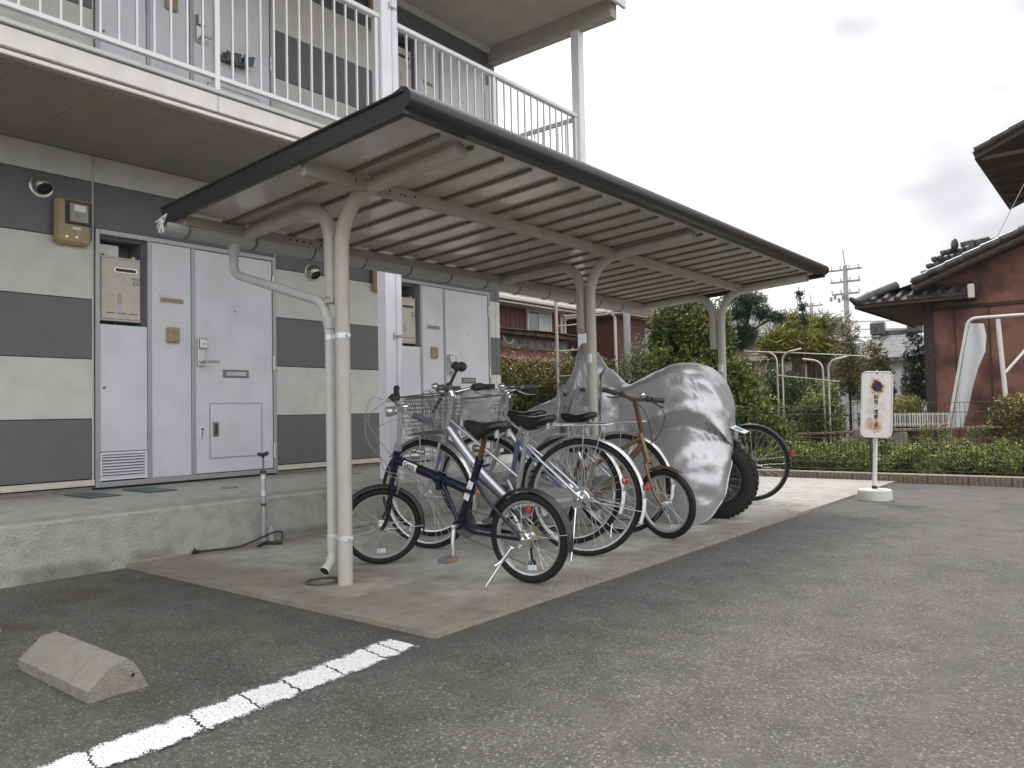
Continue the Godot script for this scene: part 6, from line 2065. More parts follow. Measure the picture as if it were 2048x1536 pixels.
	for q in 2:
		var o = thing("meter_lid", cl[q], "lid", [Vector3(-0.195, 0.333, 0.42), Vector3(0.222, 0.333, 0.41)][q], "teal lids in the walkway")
		b = MB.new()
		b.box(Vector3(0, 0.003, 0), Vector3(0.218, 0.006, 0.418), 0.002)
		put(o, "lid_frame", b, M.stain)
		b = MB.new()
		b.box(Vector3(0, 0.006, 0), Vector3(0.205, 0.006, 0.404), 0.002)
		put(o, "lid_plate", b, M.teal)
	var dl = ["round drain cover in the walkway in front of the nearest door", "round drain cover in the walkway behind the first shelter post"]
	for q in 2:
		var o = thing("drain_cover", dl[q], "drain cover", [Vector3(0.644, 0.331, 0.80), Vector3(2.0, 0.331, 0.62)][q], "drain covers in the walkway")
		b = MB.new()
		b.revolve([Vector2(0.060, 0.001), Vector2(0.060, 0.005), Vector2(0.044, 0.005), Vector2(0.044, 0.001)], Vector3(), Basis(), 24)
		put(o, "ring", b, M.stain)
		b = MB.new()
		b.revolve([Vector2(0.044, 0.003), Vector2(0.0, 0.004)], Vector3(), Basis(), 24)
		put(o, "plate", b, M.curb_concrete)
	# wire ring at the foot of the post
	b = MB.new()
	var pts = []
	for k in 28:
		var a = TAU * k / 28.0
		pts.append(Vector3(cos(a) * 0.085, 0.006 + 0.004 * sin(a), sin(a) * 0.085))
	b.tube(pts, 0.0065, 6, true)
	var ring2 = put(self, "hose_ring", b, mat("ring_brown", Color(0.11, 0.09, 0.06), 0.8))
	tag(ring2, "brownish ring of hose lying at the foot of the first shelter post", "hose")
	ring2.position = Vector3(-0.085, 0.003, 2.88)

# ---------------------------------------------------------------- fence
func fence():
	var w = thing("low_block_wall", "low ribbed concrete block kerb wall carrying the mesh fence", "wall", Vector3(6.90, -0.06, -3.3))
	var b = MB.new()
	b.ab(Vector3(0.0, 0.02, -0.194), Vector3(0.12, 0.126, 0.194), 0.004)
	for k in 8: b.ab(Vector3(-0.010, 0.02, -0.186 + k * 0.0475), Vector3(0.004, 0.122, -0.186 + k * 0.0475 + 0.034), 0.004)
	b.ab(Vector3(0.005, -0.02, -0.194), Vector3(0.115, 0.02, 0.194))
	var bm = b.mesh()
	b = MB.new()
	b.ab(Vector3(-0.006, 0.127, -0.1945), Vector3(0.126, 0.139, 0.1945), 0.003)
	var cm = b.mesh()
	for k in 32:
		var o = MeshInstance3D.new(); o.name = "block"; o.mesh = bm; o.material_override = M.block; o.position = Vector3(0, 0, k * 0.392)
		w.add_child(o, true)
		o = MeshInstance3D.new(); o.name = "capping"; o.mesh = cm; o.material_override = M.block_cap; o.position = Vector3(0, 0, k * 0.392)
		w.add_child(o, true)
	var f = thing("mesh_fence", "dark brown welded wire mesh fence along the garden", "fence", Vector3(6.96, 0.08, 0))
	for k in 6:
		b = MB.new()
		b.bar(Vector3(0.02, 0, -3.45 + k * 2.4), Vector3(0.02, 0.80, -3.45 + k * 2.4), 0.010, 10)
		put(f, "fence_post", b, M.fence_wire)
	b = MB.new()
	for k in 257: b.bar(Vector3(0, 0.03, -3.4 + k * 0.0475), Vector3(0, 0.79, -3.4 + k * 0.0475), 0.0026, 4)
	tag(put(f, "mesh_wires", b, M.fence_wire), "", "", "", "stuff")
	for y in [0.035, 0.12, 0.40, 0.68, 0.785]:
		b = MB.new()
		b.bar(Vector3(0.003, y, -3.4), Vector3(0.003, y, 8.8), 0.0036, 5)
		put(f, "fence_rail", b, M.fence_wire)

# ---------------------------------------------------------------- plants
var leaf_meshes := {}

func leaf_mesh(kind: String) -> ArrayMesh:
	if leaf_meshes.has(kind): return leaf_meshes[kind]
	var b = MB.new()
	var r = rnd(hash(kind) % 1000)
	var cnt = 7
	for k in cnt:
		var t = Basis(Vector3(0, 1, 0), r.randf() * TAU) * Basis(Vector3(1, 0, 0), r.randf_range(-1.2, 0.9)) * Basis(Vector3(0, 0, 1), r.randf_range(-0.6, 0.6))
		var o = Vector3(r.randf_range(-0.7, 0.7), r.randf_range(-0.6, 0.6), r.randf_range(-0.7, 0.7))
		var sh = r.randf_range(0.72, 1.2)
		b.col = Color(sh, sh, sh)
		var l = 1.0 if kind != "needle" else 1.3
		var w = 0.30 if kind == "broad" else (0.09 if kind == "needle" else 0.20)
		if kind == "blade": w = 0.05; l = 1.6
		var p0 = o
		var p1 = o + t * Vector3(-w, l * 0.45, 0.06)
		var p2 = o + t * Vector3(0, l, -0.05)
		var p3 = o + t * Vector3(w, l * 0.45, 0.06)
		var pm = o + t * Vector3(0, l * 0.45, -0.03)
		var na = (t * Vector3(-0.35, 0.05, 1)).normalized()
		var nb = (t * Vector3(0.35, 0.05, 1)).normalized()
		b.tri(p0, p1, pm, na, na, na); b.tri(pm, p1, p2, na, na, na); b.tri(p0, pm, p3, nb, nb, nb); b.tri(pm, p2, p3, nb, nb, nb)
	leaf_meshes[kind] = b.mesh()
	return leaf_meshes[kind]

# lobes: [centre, radii, count]; leaves fill the outer shell of each lobe
func leaves(parent: Node3D, called: String, kind: String, lobes: Array, size: float, cols: Array, s: int, shell := 0.5, up_bias := 0.0) -> MultiMeshInstance3D:
	var r = rnd(s)
	var n = fnl(s, 1.8, 3)
	var xs = []
	var cs = []
	for q in lobes:
		for k in q[2]:
			var d = Vector3(r.randfn(), r.randfn(), r.randfn()).normalized()
			var rad = pow(r.randf(), shell)
			var bump = 1.0 + 0.35 * n.get_noise_3dv((q[0] + d) * 2.2)
			var p = q[0] + d * q[1] * rad * bump
			if n.get_noise_3dv(p * 2.6 + Vector3(5, 5, 5)) < -0.22 and r.randf() < 0.8: continue
			if p.y < 0.0: continue
			var z = size * r.randf_range(0.65, 1.3)
			var ba = Basis(Vector3(r.randfn(), r.randfn() + 0.001, r.randfn()).normalized(), r.randf() * TAU)
			if up_bias > 0: ba = Basis(Vector3(0, 1, 0), r.randf() * TAU) * Basis(Vector3(1, 0, 0), r.randf_range(-0.5, 0.5))
			xs.append(Transform3D(ba.scaled(Vector3(z, z, z)), p))
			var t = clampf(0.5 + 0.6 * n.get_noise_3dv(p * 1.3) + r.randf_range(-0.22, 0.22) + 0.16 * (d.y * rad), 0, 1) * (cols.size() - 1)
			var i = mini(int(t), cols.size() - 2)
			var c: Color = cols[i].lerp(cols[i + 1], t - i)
			cs.append(c)
	var mm = MultiMesh.new()
	mm.transform_format = MultiMesh.TRANSFORM_3D; mm.use_colors = true
	mm.mesh = leaf_mesh(kind); mm.instance_count = xs.size()
	for k in xs.size():
		mm.set_instance_transform(k, xs[k]); mm.set_instance_color(k, cs[k])
	var o = MultiMeshInstance3D.new()
	o.name = numbered(called) if parent == self else called
	o.multimesh = mm; o.material_override = M.leaf
	parent.add_child(o, true)
	o.set_meta("kind", "stuff")
	return o

func trunk(parent: Node3D, paths: Array, m: Material = null):
	for q in paths:
		var b = MB.new()
		var pts = spline(q[0], 5)
		var rr = []
		for i in pts.size(): rr.append(lerpf(q[1], q[2], float(i) / (pts.size() - 1)))
		b.tube(pts, rr, 8)
		put(parent, "trunk" if q == paths[0] else "branch", b, m if m else M.bark)

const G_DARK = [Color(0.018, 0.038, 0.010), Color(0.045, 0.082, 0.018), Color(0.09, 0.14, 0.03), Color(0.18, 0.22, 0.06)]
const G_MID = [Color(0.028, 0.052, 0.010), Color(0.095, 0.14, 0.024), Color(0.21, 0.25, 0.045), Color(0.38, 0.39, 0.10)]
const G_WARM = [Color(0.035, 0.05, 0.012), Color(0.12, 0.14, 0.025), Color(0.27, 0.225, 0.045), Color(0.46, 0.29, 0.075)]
const G_YEL = [Color(0.08, 0.10, 0.018), Color(0.20, 0.22, 0.035), Color(0.36, 0.36, 0.05), Color(0.48, 0.43, 0.08)]
const G_PINE = [Color(0.012, 0.028, 0.014), Color(0.03, 0.065, 0.03), Color(0.06, 0.11, 0.045), Color(0.12, 0.17, 0.07)]

func plant(called: String, label: String, cat: String, at: Vector3, tr: Array, kind: String, lobes: Array, size: float, cols: Array, s: int, group := "", shell := 0.5):
	var t = thing(called, label, cat, at, group)
	if tr: trunk(t, tr)
	leaves(t, "crown" if tr else "foliage", kind, lobes, size, cols, s, shell)
	return t

func garden():
	# hedge behind the fence, warm tips
	var h = thing("hedge", "clipped hedge with yellow-orange tips beside the corner of the apartment building", "hedge", Vector3(7.65, 0, -1.9))
	var lob = []
	for k in 6: lob.append([Vector3(0.1 * sin(k * 2.0), 1.22 + 0.05 * cos(k * 3.0), -0.9 + k * 0.42), Vector3(0.42, 0.66, 0.42), 900])
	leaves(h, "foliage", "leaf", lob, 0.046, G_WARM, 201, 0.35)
	lob = []
	for k in 6: lob.append([Vector3(0.1 * sin(k * 2.0), 0.85, -0.9 + k * 0.42), Vector3(0.40, 0.7, 0.42), 700])
	leaves(h, "lower_foliage", "leaf", lob, 0.042, G_DARK, 202, 0.35)
	trunk(h, [[[Vector3(0, 0, -0.6), Vector3(0, 0.6, -0.6), Vector3(0, 1.3, -0.5)], 0.03, 0.012], [[Vector3(0, 0, 0.4), Vector3(0, 0.6, 0.4), Vector3(0, 1.2, 0.5)], 0.03, 0.012]])
	plant("shrub", "dark glossy green shrub behind the steel ladder frame", "shrub", Vector3(7.9, 0, -0.15), [[[Vector3(0, 0, 0), Vector3(0, 0.7, 0), Vector3(0.05, 1.3, 0)], 0.03, 0.012]], "leaf", [[Vector3(0, 1.15, -0.35), Vector3(0.4, 0.6, 0.45), 1100], [Vector3(0, 1.2, 0.3), Vector3(0.4, 0.55, 0.4), 1000], [Vector3(0, 0.6, 0), Vector3(0.45, 0.5, 0.7), 900]], 0.040, G_DARK, 203, "shrubs behind the fence")
	plant("pale_shrub", "pale flowering shrub behind the peak of the motorcycle cover", "shrub", Vector3(8.6, 0, 0.0), [[[Vector3(0, 0, 0), Vector3(0, 0.8, 0), Vector3(0, 1.6, 0.1)], 0.025, 0.01]], "leaf", [[Vector3(0, 1.65, -0.1), Vector3(0.3, 0.42, 0.35), 500], [Vector3(0, 1.3, 0.15), Vector3(0.35, 0.5, 0.4), 600]], 0.034, [Color(0.09, 0.12, 0.04), Color(0.2, 0.22, 0.09), Color(0.33, 0.31, 0.17), Color(0.46, 0.42, 0.26)], 204, "", 0.4)
	plant("broadleaf_tree", "tall bright green broadleaf tree behind the right half of the shelter", "tree", Vector3(8.55, 0, 0.75), [[[Vector3(0, 0, 0), Vector3(0.05, 0.9, 0.02), Vector3(0, 2.0, 0.05)], 0.06, 0.02], [[Vector3(0.03, 0.8, 0), Vector3(0.0, 1.3, -0.3), Vector3(0, 1.9, -0.45)], 0.03, 0.01], [[Vector3(0.03, 0.9, 0), Vector3(0.05, 1.5, 0.25), Vector3(0, 2.1, 0.4)], 0.03, 0.01]], "leaf",
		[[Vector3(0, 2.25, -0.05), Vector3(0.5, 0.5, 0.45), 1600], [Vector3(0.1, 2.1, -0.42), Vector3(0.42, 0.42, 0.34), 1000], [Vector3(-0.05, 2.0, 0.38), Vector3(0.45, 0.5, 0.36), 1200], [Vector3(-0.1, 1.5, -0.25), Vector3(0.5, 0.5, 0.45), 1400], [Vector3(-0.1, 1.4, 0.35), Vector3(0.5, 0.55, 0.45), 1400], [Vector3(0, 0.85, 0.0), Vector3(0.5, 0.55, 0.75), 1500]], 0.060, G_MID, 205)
	plant("leafy_shrub", "loose light green shrub right of the last shelter post", "shrub", Vector3(8.4, 0, 1.55), [[[Vector3(0, 0, 0), Vector3(0, 0.5, 0.05), Vector3(0, 1.0, 0.1)], 0.03, 0.01]], "leaf", [[Vector3(0, 1.05, -0.1), Vector3(0.4, 0.5, 0.38), 900], [Vector3(0, 0.7, 0.25), Vector3(0.45, 0.5, 0.4), 1000], [Vector3(0.1, 1.3, 0.05), Vector3(0.3, 0.3, 0.25), 400]], 0.056, G_MID, 206, "shrubs behind the fence")
	# cloud-pruned pine
	plant("garden_pine", "dark cloud-pruned pine tree behind the right end of the shelter roof", "tree", Vector3(9.6, 0, 0.90), [[[Vector3(0, 0, -0.35), Vector3(0, 1.0, -0.30), Vector3(0.05, 1.72, -0.02), Vector3(0, 2.0, 0.28), Vector3(0, 2.5, 0.45)], 0.06, 0.022], [[Vector3(0.05, 1.85, 0.10), Vector3(0, 2.05, 0.35), Vector3(0, 2.25, 0.75)], 0.03, 0.012]], "needle",
		[[Vector3(0, 2.58, 0.40), Vector3(0.30, 0.17, 0.30), 620], [Vector3(0, 2.38, 0.22), Vector3(0.26, 0.13, 0.25), 380], [Vector3(0, 2.35, 0.62), Vector3(0.24, 0.14, 0.18), 320], [Vector3(0, 2.08, 0.32), Vector3(0.28, 0.17, 0.27), 560], [Vector3(0, 1.90, 0.22), Vector3(0.22, 0.12, 0.2), 260], [Vector3(0, 2.28, 0.86), Vector3(0.16, 0.10, 0.13), 150], [Vector3(0, 2.66, 0.10), Vector3(0.16, 0.10, 0.16), 160]], 0.048, G_PINE, 207, "", 0.6)
	plant("slim_tree", "thin bare-stemmed sapling against the sky left of the utility pole", "tree", Vector3(10.4, 0, 1.83), [[[Vector3(0, 0, 0), Vector3(0, 1.2, 0.05), Vector3(0.0, 2.1, 0.1), Vector3(0, 2.85, 0.02)], 0.025, 0.008]], "leaf", [[Vector3(0, 2.72, 0.02), Vector3(0.07, 0.12, 0.09), 50], [Vector3(0, 2.5, 0.07), Vector3(0.08, 0.10, 0.08), 50], [Vector3(0, 2.3, 0.10), Vector3(0.10, 0.12, 0.10), 60]], 0.042, G_PINE, 208)
	# palms and cycads
	for q in [["palm", "yellow-green fan palm in front of the beige house", Vector3(15.0, 0, 0.20), 2.5, 0.36, 44], ["palm", "tall yellow-green palm left of the utility pole", Vector3(16.0, 0, 0.42), 2.5, 0.40, 40]]:
		var t = thing(q[0], q[1], "palm", q[2], "palms in the far garden")
		trunk(t, [[[Vector3(0, 0, 0), Vector3(0, q[3] * 0.5, 0.03), Vector3(0, q[3], 0)], 0.13, 0.12]])
		leaves(t, "fronds", "blade", [[Vector3(0, q[3] + 0.15, 0), Vector3(q[4], q[4] * 0.75, q[4]), 150]], 0.17, G_YEL, q[5], 0.6)
	for q in [[Vector3(12.6, 0, 0.69), 1.95, 0.36, 301, "left of the pair behind the laundry stand"], [Vector3(12.8, 0, 1.24), 1.85, 0.34, 302, "right of the pair behind the laundry stand"]]:
		var t = thing("cycad", "spiky yellow-green cycad, " + q[4], "plant", q[0], "cycads in the garden")
		trunk(t, [[[Vector3(0, 0, 0), Vector3(0, 0.8, 0), Vector3(0, q[1] - 0.05, 0)], 0.10, 0.08]])
		leaves(t, "fronds", "blade", [[Vector3(0, q[1] + 0.10, 0), Vector3(q[2], q[2] * 0.6, q[2]), 300]], 0.17, G_YEL, q[3], 0.6)
	# garden shrubs between fence and houses
	var list = [
		[Vector3(11.2, 0, 1.2), 0.55, 1.25, G_DARK, "dark shrub behind the left laundry pole"], [Vector3(11.0, 0, 1.95), 0.45, 1.05, G_MID, "green shrub between the laundry poles"], [Vector3(9.4, 0, 2.4), 0.42, 0.85, G_MID, "light green bush left of the no-parking sign"],
		[Vector3(13.6, 0, 2.2), 0.40, 1.72, G_WARM, "olive round-topped tree behind the no-parking sign"], [Vector3(11.4, 0, 2.75), 0.36, 0.8, G_DARK, "dark low shrub directly behind the no-parking sign"], [Vector3(10.9, 0, 3.3), 0.36, 0.78, G_YEL, "yellowish bush at the foot of the brown house corner"],
		[Vector3(13.2, 0, 3.02), 0.34, 1.7, G_PINE, "dark layered pine against the left edge of the brown house"], [Vector3(9.6, 0, 4.9), 0.4, 0.75, G_WARM, "sparse bush in front of the white frame"], [Vector3(10.2, 0, 1.9), 0.4, 0.7, G_DARK, "small dark bush at the foot of the laundry poles"],
		[Vector3(9.0, 0, 1.95), 0.35, 0.55, G_MID, "low green bush behind the black bicycle"], [Vector3(13.5, 0, 0.8), 0.5, 1.2, G_MID, "wide green shrub in front of the beige house"], [Vector3(14.6, 0, 1.42), 0.40, 2.2, G_WARM, "tall thin olive tree below the utility pole"]]
	var s = 400
	for q in list:
		s += 1
		var w: float = q[1]
		var y: float = q[2]
		plant("garden_shrub", q[4], "shrub", q[0], [[[Vector3(0, 0, 0), Vector3(0.02, y * 0.4, 0.02), Vector3(0, y * 0.9, 0)], 0.035, 0.012]], "leaf", [[Vector3(0, y, 0), Vector3(w * 0.7, y * 0.28, w * 0.7), int(700 * w / 0.5)], [Vector3(0.1, y * 0.72, -w * 0.4), Vector3(w * 0.6, y * 0.25, w * 0.55), int(520 * w / 0.5)], [Vector3(0, y * 0.7, w * 0.4), Vector3(w * 0.6, y * 0.26, w * 0.55), int(520 * w / 0.5)], [Vector3(0, y * (0.35 if y < 1.5 else 0.62), 0), Vector3(w * 0.7, y * (0.35 if y < 1.5 else 0.15), w * 0.8), int(500 * w / 0.5)]], 0.045, q[3], s, "shrubs in the garden", 0.45)
	# ground cover on the bank, lawn grass
	var lobes = []
	for k in 34:
		var z = 2.3 + k * 0.2
		lobes.append([Vector3(7.45 + 0.12 * sin(k * 1.7), 0.16 + 0.05 * sin(k * 2.3), z), Vector3(0.28, 0.16, 0.18), 260])
		lobes.append([Vector3(8.0 + 0.15 * cos(k * 1.3), 0.26 + 0.06 * sin(k * 3.1), z), Vector3(0.35, 0.16, 0.2), 170])
	for k in 10: lobes.append([Vector3(7.4, 0.14, 1.2 + k * 0.12), Vector3(0.2, 0.1, 0.15), 110])
	var gc = leaves(self, "ground_cover", "broad", lobes, 0.034, G_MID, 500, 0.5)
	tag(gc, "leafy ground cover growing along the foot of the mesh fence", "ground cover")
	lobes = []
	for k in 26: lobes.append([Vector3(8.6 + (k % 4) * 0.55, 0.07, 0.7 + (k / 4) * 0.45), Vector3(0.4, 0.05, 0.35), 330])
	var gr = leaves(self, "lawn_grass", "blade", lobes, 0.036, G_YEL, 501, 0.6, 1.0)
	tag(gr, "bright yellow-green grass of the lawn behind the fence", "grass")
	garden_things()

func garden_things():
	# laundry stands: pairs of bent tubes
	var ll = ["left laundry stand of two bent silver tubes in the garden", "right laundry stand of two bent silver tubes in the garden"]
	var k = 0
	for z in [2.0, 2.59]:
		var t = thing("laundry_stand", ll[k], "laundry stand", Vector3(9.0 + k * 0.25, 0.0, z), "laundry stands in the garden")
		var h = 1.69 if k == 0 else 1.55
		for sd in [-1, 1]:
			var b = MB.new()
			b.tube(bend([Vector3(0, 0, sd * 0.035), Vector3(0, h - 0.03, sd * 0.04), Vector3(0, h + 0.02, sd * 0.33)], 0.14, 7), 0.0165, 10)
			put(t, "bent_tube", b, M.galv)
		k += 1
	var o: MeshInstance3D
	var lb = ["long laundry rod lying across the tops of the two laundry stands", "thin wire line strung between the two laundry stands"]
	for q in 2:
		var b = MB.new()
		if q == 0: b.tube([Vector3(8.85, 1.72, 1.52), Vector3(9.05, 1.65, 2.3), Vector3(9.3, 1.56, 3.15)], 0.009, 7)
		else: b.tube([Vector3(8.97, 1.33, 1.98), Vector3(9.1, 1.27, 2.4), Vector3(9.25, 1.21, 2.78)], 0.008, 6)
		o = put(self, ["laundry_rod", "laundry_line"][q], b, M.galv)
		tag(o, lb[q], "laundry rod")
	# steel ladder frame beside the hedge
	var l = thing("steel_ladder_frame", "upright silver steel ladder-like frame in front of the hedge", "steel frame", Vector3(7.3, 0, -0.62))
	var b2 = MB.new()
	b2.bar(Vector3(0, -0.05, -0.245), Vector3(0, 2.74, -0.265), 0.024, 12)
	put(l, "upright", b2, M.galv)
	b2 = MB.new()
	b2.bar(Vector3(0, -0.05, 0.25), Vector3(0, 2.31, 0.245), 0.024, 12)
	put(l, "upright", b2, M.fascia)
	for k2 in 7:
		b2 = MB.new()
		b2.bar(Vector3(0, 2.585 - k2 * 0.392, -0.262), Vector3(0, 2.585 - k2 * 0.392, 0.248), 0.011, 8)
		put(l, "rung", b2, M.galv)
	# white tubular frame with a sheet hung on it
	var f = thing("white_pipe_frame", "white pipe swing frame in front of the brown house", "frame", Vector3(10.5, 0, 0))
	b2 = MB.new()
	b2.tube(bend([Vector3(0, 0.0, 3.85), Vector3(0, 2.10, 4.27), Vector3(0, 2.08, 6.2), Vector3(0, 0.0, 6.6)], 0.12, 7), 0.022, 12)
	put(f, "bent_pipe", b2, M.fascia)
	b2 = MB.new()
	b2.bar(Vector3(0.02, 0, 4.735), Vector3(0.02, 2.06, 4.64), 0.032, 12)
	put(f, "upright", b2, M.fascia)
	b2 = MB.new()
	b2.bar(Vector3(0.02, 1.28, 4.70), Vector3(0.5, 1.85, 5.1), 0.02, 10)
	put(f, "brace", b2, M.fascia)
	var sh = thing("white_sheet", "white plastic sheet hanging along the slanted leg of the pipe frame", "sheet", Vector3(10.5, 0, 0))
	b2 = MB.new()
	var rows = []
	var pr = [[2.03, 4.285, 4.46], [1.85, 4.25, 4.49], [1.62, 4.205, 4.47], [1.38, 4.16, 4.37], [1.1, 4.10, 4.29], [0.8, 4.04, 4.22], [0.5, 3.98, 4.13]]
	for q in pr:
		var row = []
		for j in 7:
			var t = j / 6.0
			row.append(Vector3(0.03 * sin(t * 7.0 + q[0] * 3.0) + 0.012, q[0] - 0.02 * t, lerpf(q[1], q[2], t)))
		for j in 7:
			var t = 1.0 - j / 6.0
			row.append(Vector3(0.03 * sin(t * 7.0 + q[0] * 3.0) + 0.017, q[0] - 0.02 * t, lerpf(q[1], q[2], t)))
		rows.append(row)
	b2.grid(rows, true)
	put(sh, "sheet", b2, M.white_sheet)
	# pots, planks
	var pots = [[Vector3(9.9, 0.1, 4.42), 0.17, 0.24, "large beige planter at the foot of the white pipe frame"], [Vector3(10.0, 0.25, 2.0), 0.12, 0.22, "small beige planter behind the laundry stand"], [Vector3(10.1, 0.2, 3.95), 0.09, 0.14, "reddish flower pot left of the large planter"], [Vector3(10.1, 0.2, 3.72), 0.09, 0.14, "reddish flower pot beside the house corner"]]
	for q in pots:
		var p = thing("planter", q[3], "planter", q[0], "planters in the garden")
		b2 = MB.new()
		b2.revolve([Vector2(0, 0), Vector2(q[1] * 0.75, 0), Vector2(q[1], q[2]), Vector2(q[1] * 1.12, q[2]), Vector2(q[1] * 1.12, q[2] + 0.03), Vector2(q[1] * 0.95, q[2] + 0.03), Vector2(q[1] * 0.9, q[2] - 0.02), Vector2(0, q[2] - 0.02)], Vector3(), Basis(), 18)
		put(p, "pot", b2, M.terracotta)
		leaves(p, "foliage", "leaf", [[Vector3(0, q[2] + 0.10, 0), Vector3(q[1], 0.12, q[1]), 70]], 0.04, G_MID, int(q[1] * 1000))
	var pk = [[Vector3(8.9, 0.42, 1.35), Vector3(9.3, 0.48, 3.2), "weathered plank shelf behind the fence, left of the sign"], [Vector3(9.0, 0.50, 3.3), Vector3(10.2, 0.56, 6.4), "long weathered plank behind the fence, right of the sign"], [Vector3(9.6, 0.20, 4.2), Vector3(9.8, 0.20, 5.0), "short plank under the large planter"]]
	for q in pk:
		b2 = MB.new()
		var c = (q[0] + q[1]) * 0.5
		var d = q[1] - q[0]
		b2.box(Vector3(), Vector3(0.14, 0.035, d.length()), 0.004)
		var o2 = put(self, "plank", b2, M.plank)
		o2.transform = Transform3D(Basis.looking_at(d.normalized()), c)
		tag(o2, q[2], "plank", "planks in the garden")
		var legs = 0
	for q in [[Vector3(8.95, 0.1, 1.6), 0.33, "grey concrete block under the left end of the plank shelf"], [Vector3(9.25, 0.1, 3.0), 0.36, "grey concrete block under the right end of the plank shelf"], [Vector3(9.1, 0.1, 3.6), 0.40, "grey concrete block under the left end of the long plank"], [Vector3(9.6, 0.1, 4.9), 0.43, "grey concrete block under the middle of the long plank"], [Vector3(10.1, 0.1, 6.2), 0.45, "grey concrete block under the far right end of the long plank"]]:
		b2 = MB.new()
		b2.ab(Vector3(-0.05, -0.15, -0.09), Vector3(0.05, q[1] - 0.02, 0.09), 0.006)
		var o3 = put(self, "concrete_block", b2, M.stop_concrete)
		o3.position = q[0]
		tag(o3, q[2], "block", "blocks under the garden planks")
	b2 = MB.new()
	b2.revolve([Vector2(0, 0), Vector2(0.14, 0), Vector2(0.17, 0.26), Vector2(0.18, 0.27), Vector2(0.15, 0.26), Vector2(0.13, 0.03), Vector2(0, 0.03)], Vector3(), Basis(), 18)
	var tub = put(self, "blue_bucket", b2, M.blue_tub)
	tub.position = Vector3(10.3, 0.12, 4.98); tag(tub, "blue plastic bucket right of the white pipe frame", "bucket")
	# low white picket edging by the house corner
	var pf = thing("picket_edging", "low white picket edging in front of the brown house", "fence", Vector3(10.6, 0, 3.1))
	for k3 in 26:
		b2 = MB.new()
		b2.box(Vector3(0, 0.62, k3 * 0.035), Vector3(0.012, 0.22, 0.020), 0.003)
		put(pf, "picket", b2, M.fascia)
	b2 = MB.new()
	b2.box(Vector3(0.012, 0.70, 0.44), Vector3(0.012, 0.025, 0.92), 0.002); b2.box(Vector3(0.012, 0.55, 0.44), Vector3(0.012, 0.025, 0.92), 0.002)
	put(pf, "picket_rails", b2, M.fascia)
	for e in [0.02, 0.86]:
		b2 = MB.new()
		b2.box(Vector3(0.025, 0.36, e), Vector3(0.02, 0.74, 0.02), 0.002)
		put(pf, "picket_post", b2, M.fascia)

# ---------------------------------------------------------------- houses
# tiles on a sloping roof: rows of rounded tiles as one part
func tiled(parent: Node3D, a: Vector3, along: Vector3, up: Vector3, n: int, rows: int, m: Material, w := 0.0, called := "roof_tile"):
	# one mesh shared by every tile
	var du = along / n
	var dv = up / rows
	var nn = du.cross(dv).normalized()
	if nn.y < 0: nn = -nn
	var b = MB.new()
	var g = []
	for i in 2:
		var row = []
		for j in 7:
			var t = j / 6.0
			var hgt = 0.030 * sin(t * TAU) * 0.6 + 0.018
			row.append(du * t + dv * (i * 1.06 - 0.06) + nn * (hgt + 0.022 - 0.022 * i))
		g.append(row)
	b.grid(g)
	for j in 6:
		b.flat(g[0][j], g[0][j + 1], g[0][j + 1] - nn * 0.03, g[0][j] - nn * 0.03, dv * 3.0)
	var mesh = b.mesh()
	for j in rows:
		for i in n:
			var o = MeshInstance3D.new()
			o.name = called; o.mesh = mesh; o.material_override = m; o.position = a + du * i + dv * j
			parent.add_child(o, true)

func window(parent: Node3D, ce: Vector3, w: float, h: float, turn: float, panes := 2):
	var q = sub(parent, "window", ce)
	q.rotation.y = turn
	var b = MB.new()
	for s in [[-w / 2 - 0.03, -h / 2 - 0.03, -w / 2 + 0.02, h / 2 + 0.03], [w / 2 - 0.02, -h / 2 - 0.03, w / 2 + 0.03, h / 2 + 0.03], [-w / 2 + 0.02, -h / 2 - 0.03, w / 2 - 0.02, -h / 2 + 0.02], [-w / 2 + 0.02, h / 2 - 0.02, w / 2 - 0.02, h / 2 + 0.03]]:
		b.ab(Vector3(s[0], s[1], -0.03), Vector3(s[2], s[3], 0.04), 0.004)
	put(q, "window_frame", b, M.house_trim)
	for k in panes:
		b = MB.new()
		var x0 = -w / 2 + 0.02 + (w - 0.04) / panes * k
		var x1 = x0 + (w - 0.04) / panes
		b.ab(Vector3(x0 + 0.015, -h / 2 + 0.03, -0.005 + k * 0.012), Vector3(x1 - 0.015, h / 2 - 0.03, 0.004 + k * 0.012))
		put(q, "pane", b, M.window_glass if k == 0 else M.curtain)
		b = MB.new()
		b.ab(Vector3(x1 - 0.018, -h / 2 + 0.02, -0.01 + k * 0.012), Vector3(x1 + 0.016, h / 2 - 0.02, 0.02 + k * 0.012), 0.003)
		put(q, "sash", b, M.house_trim)

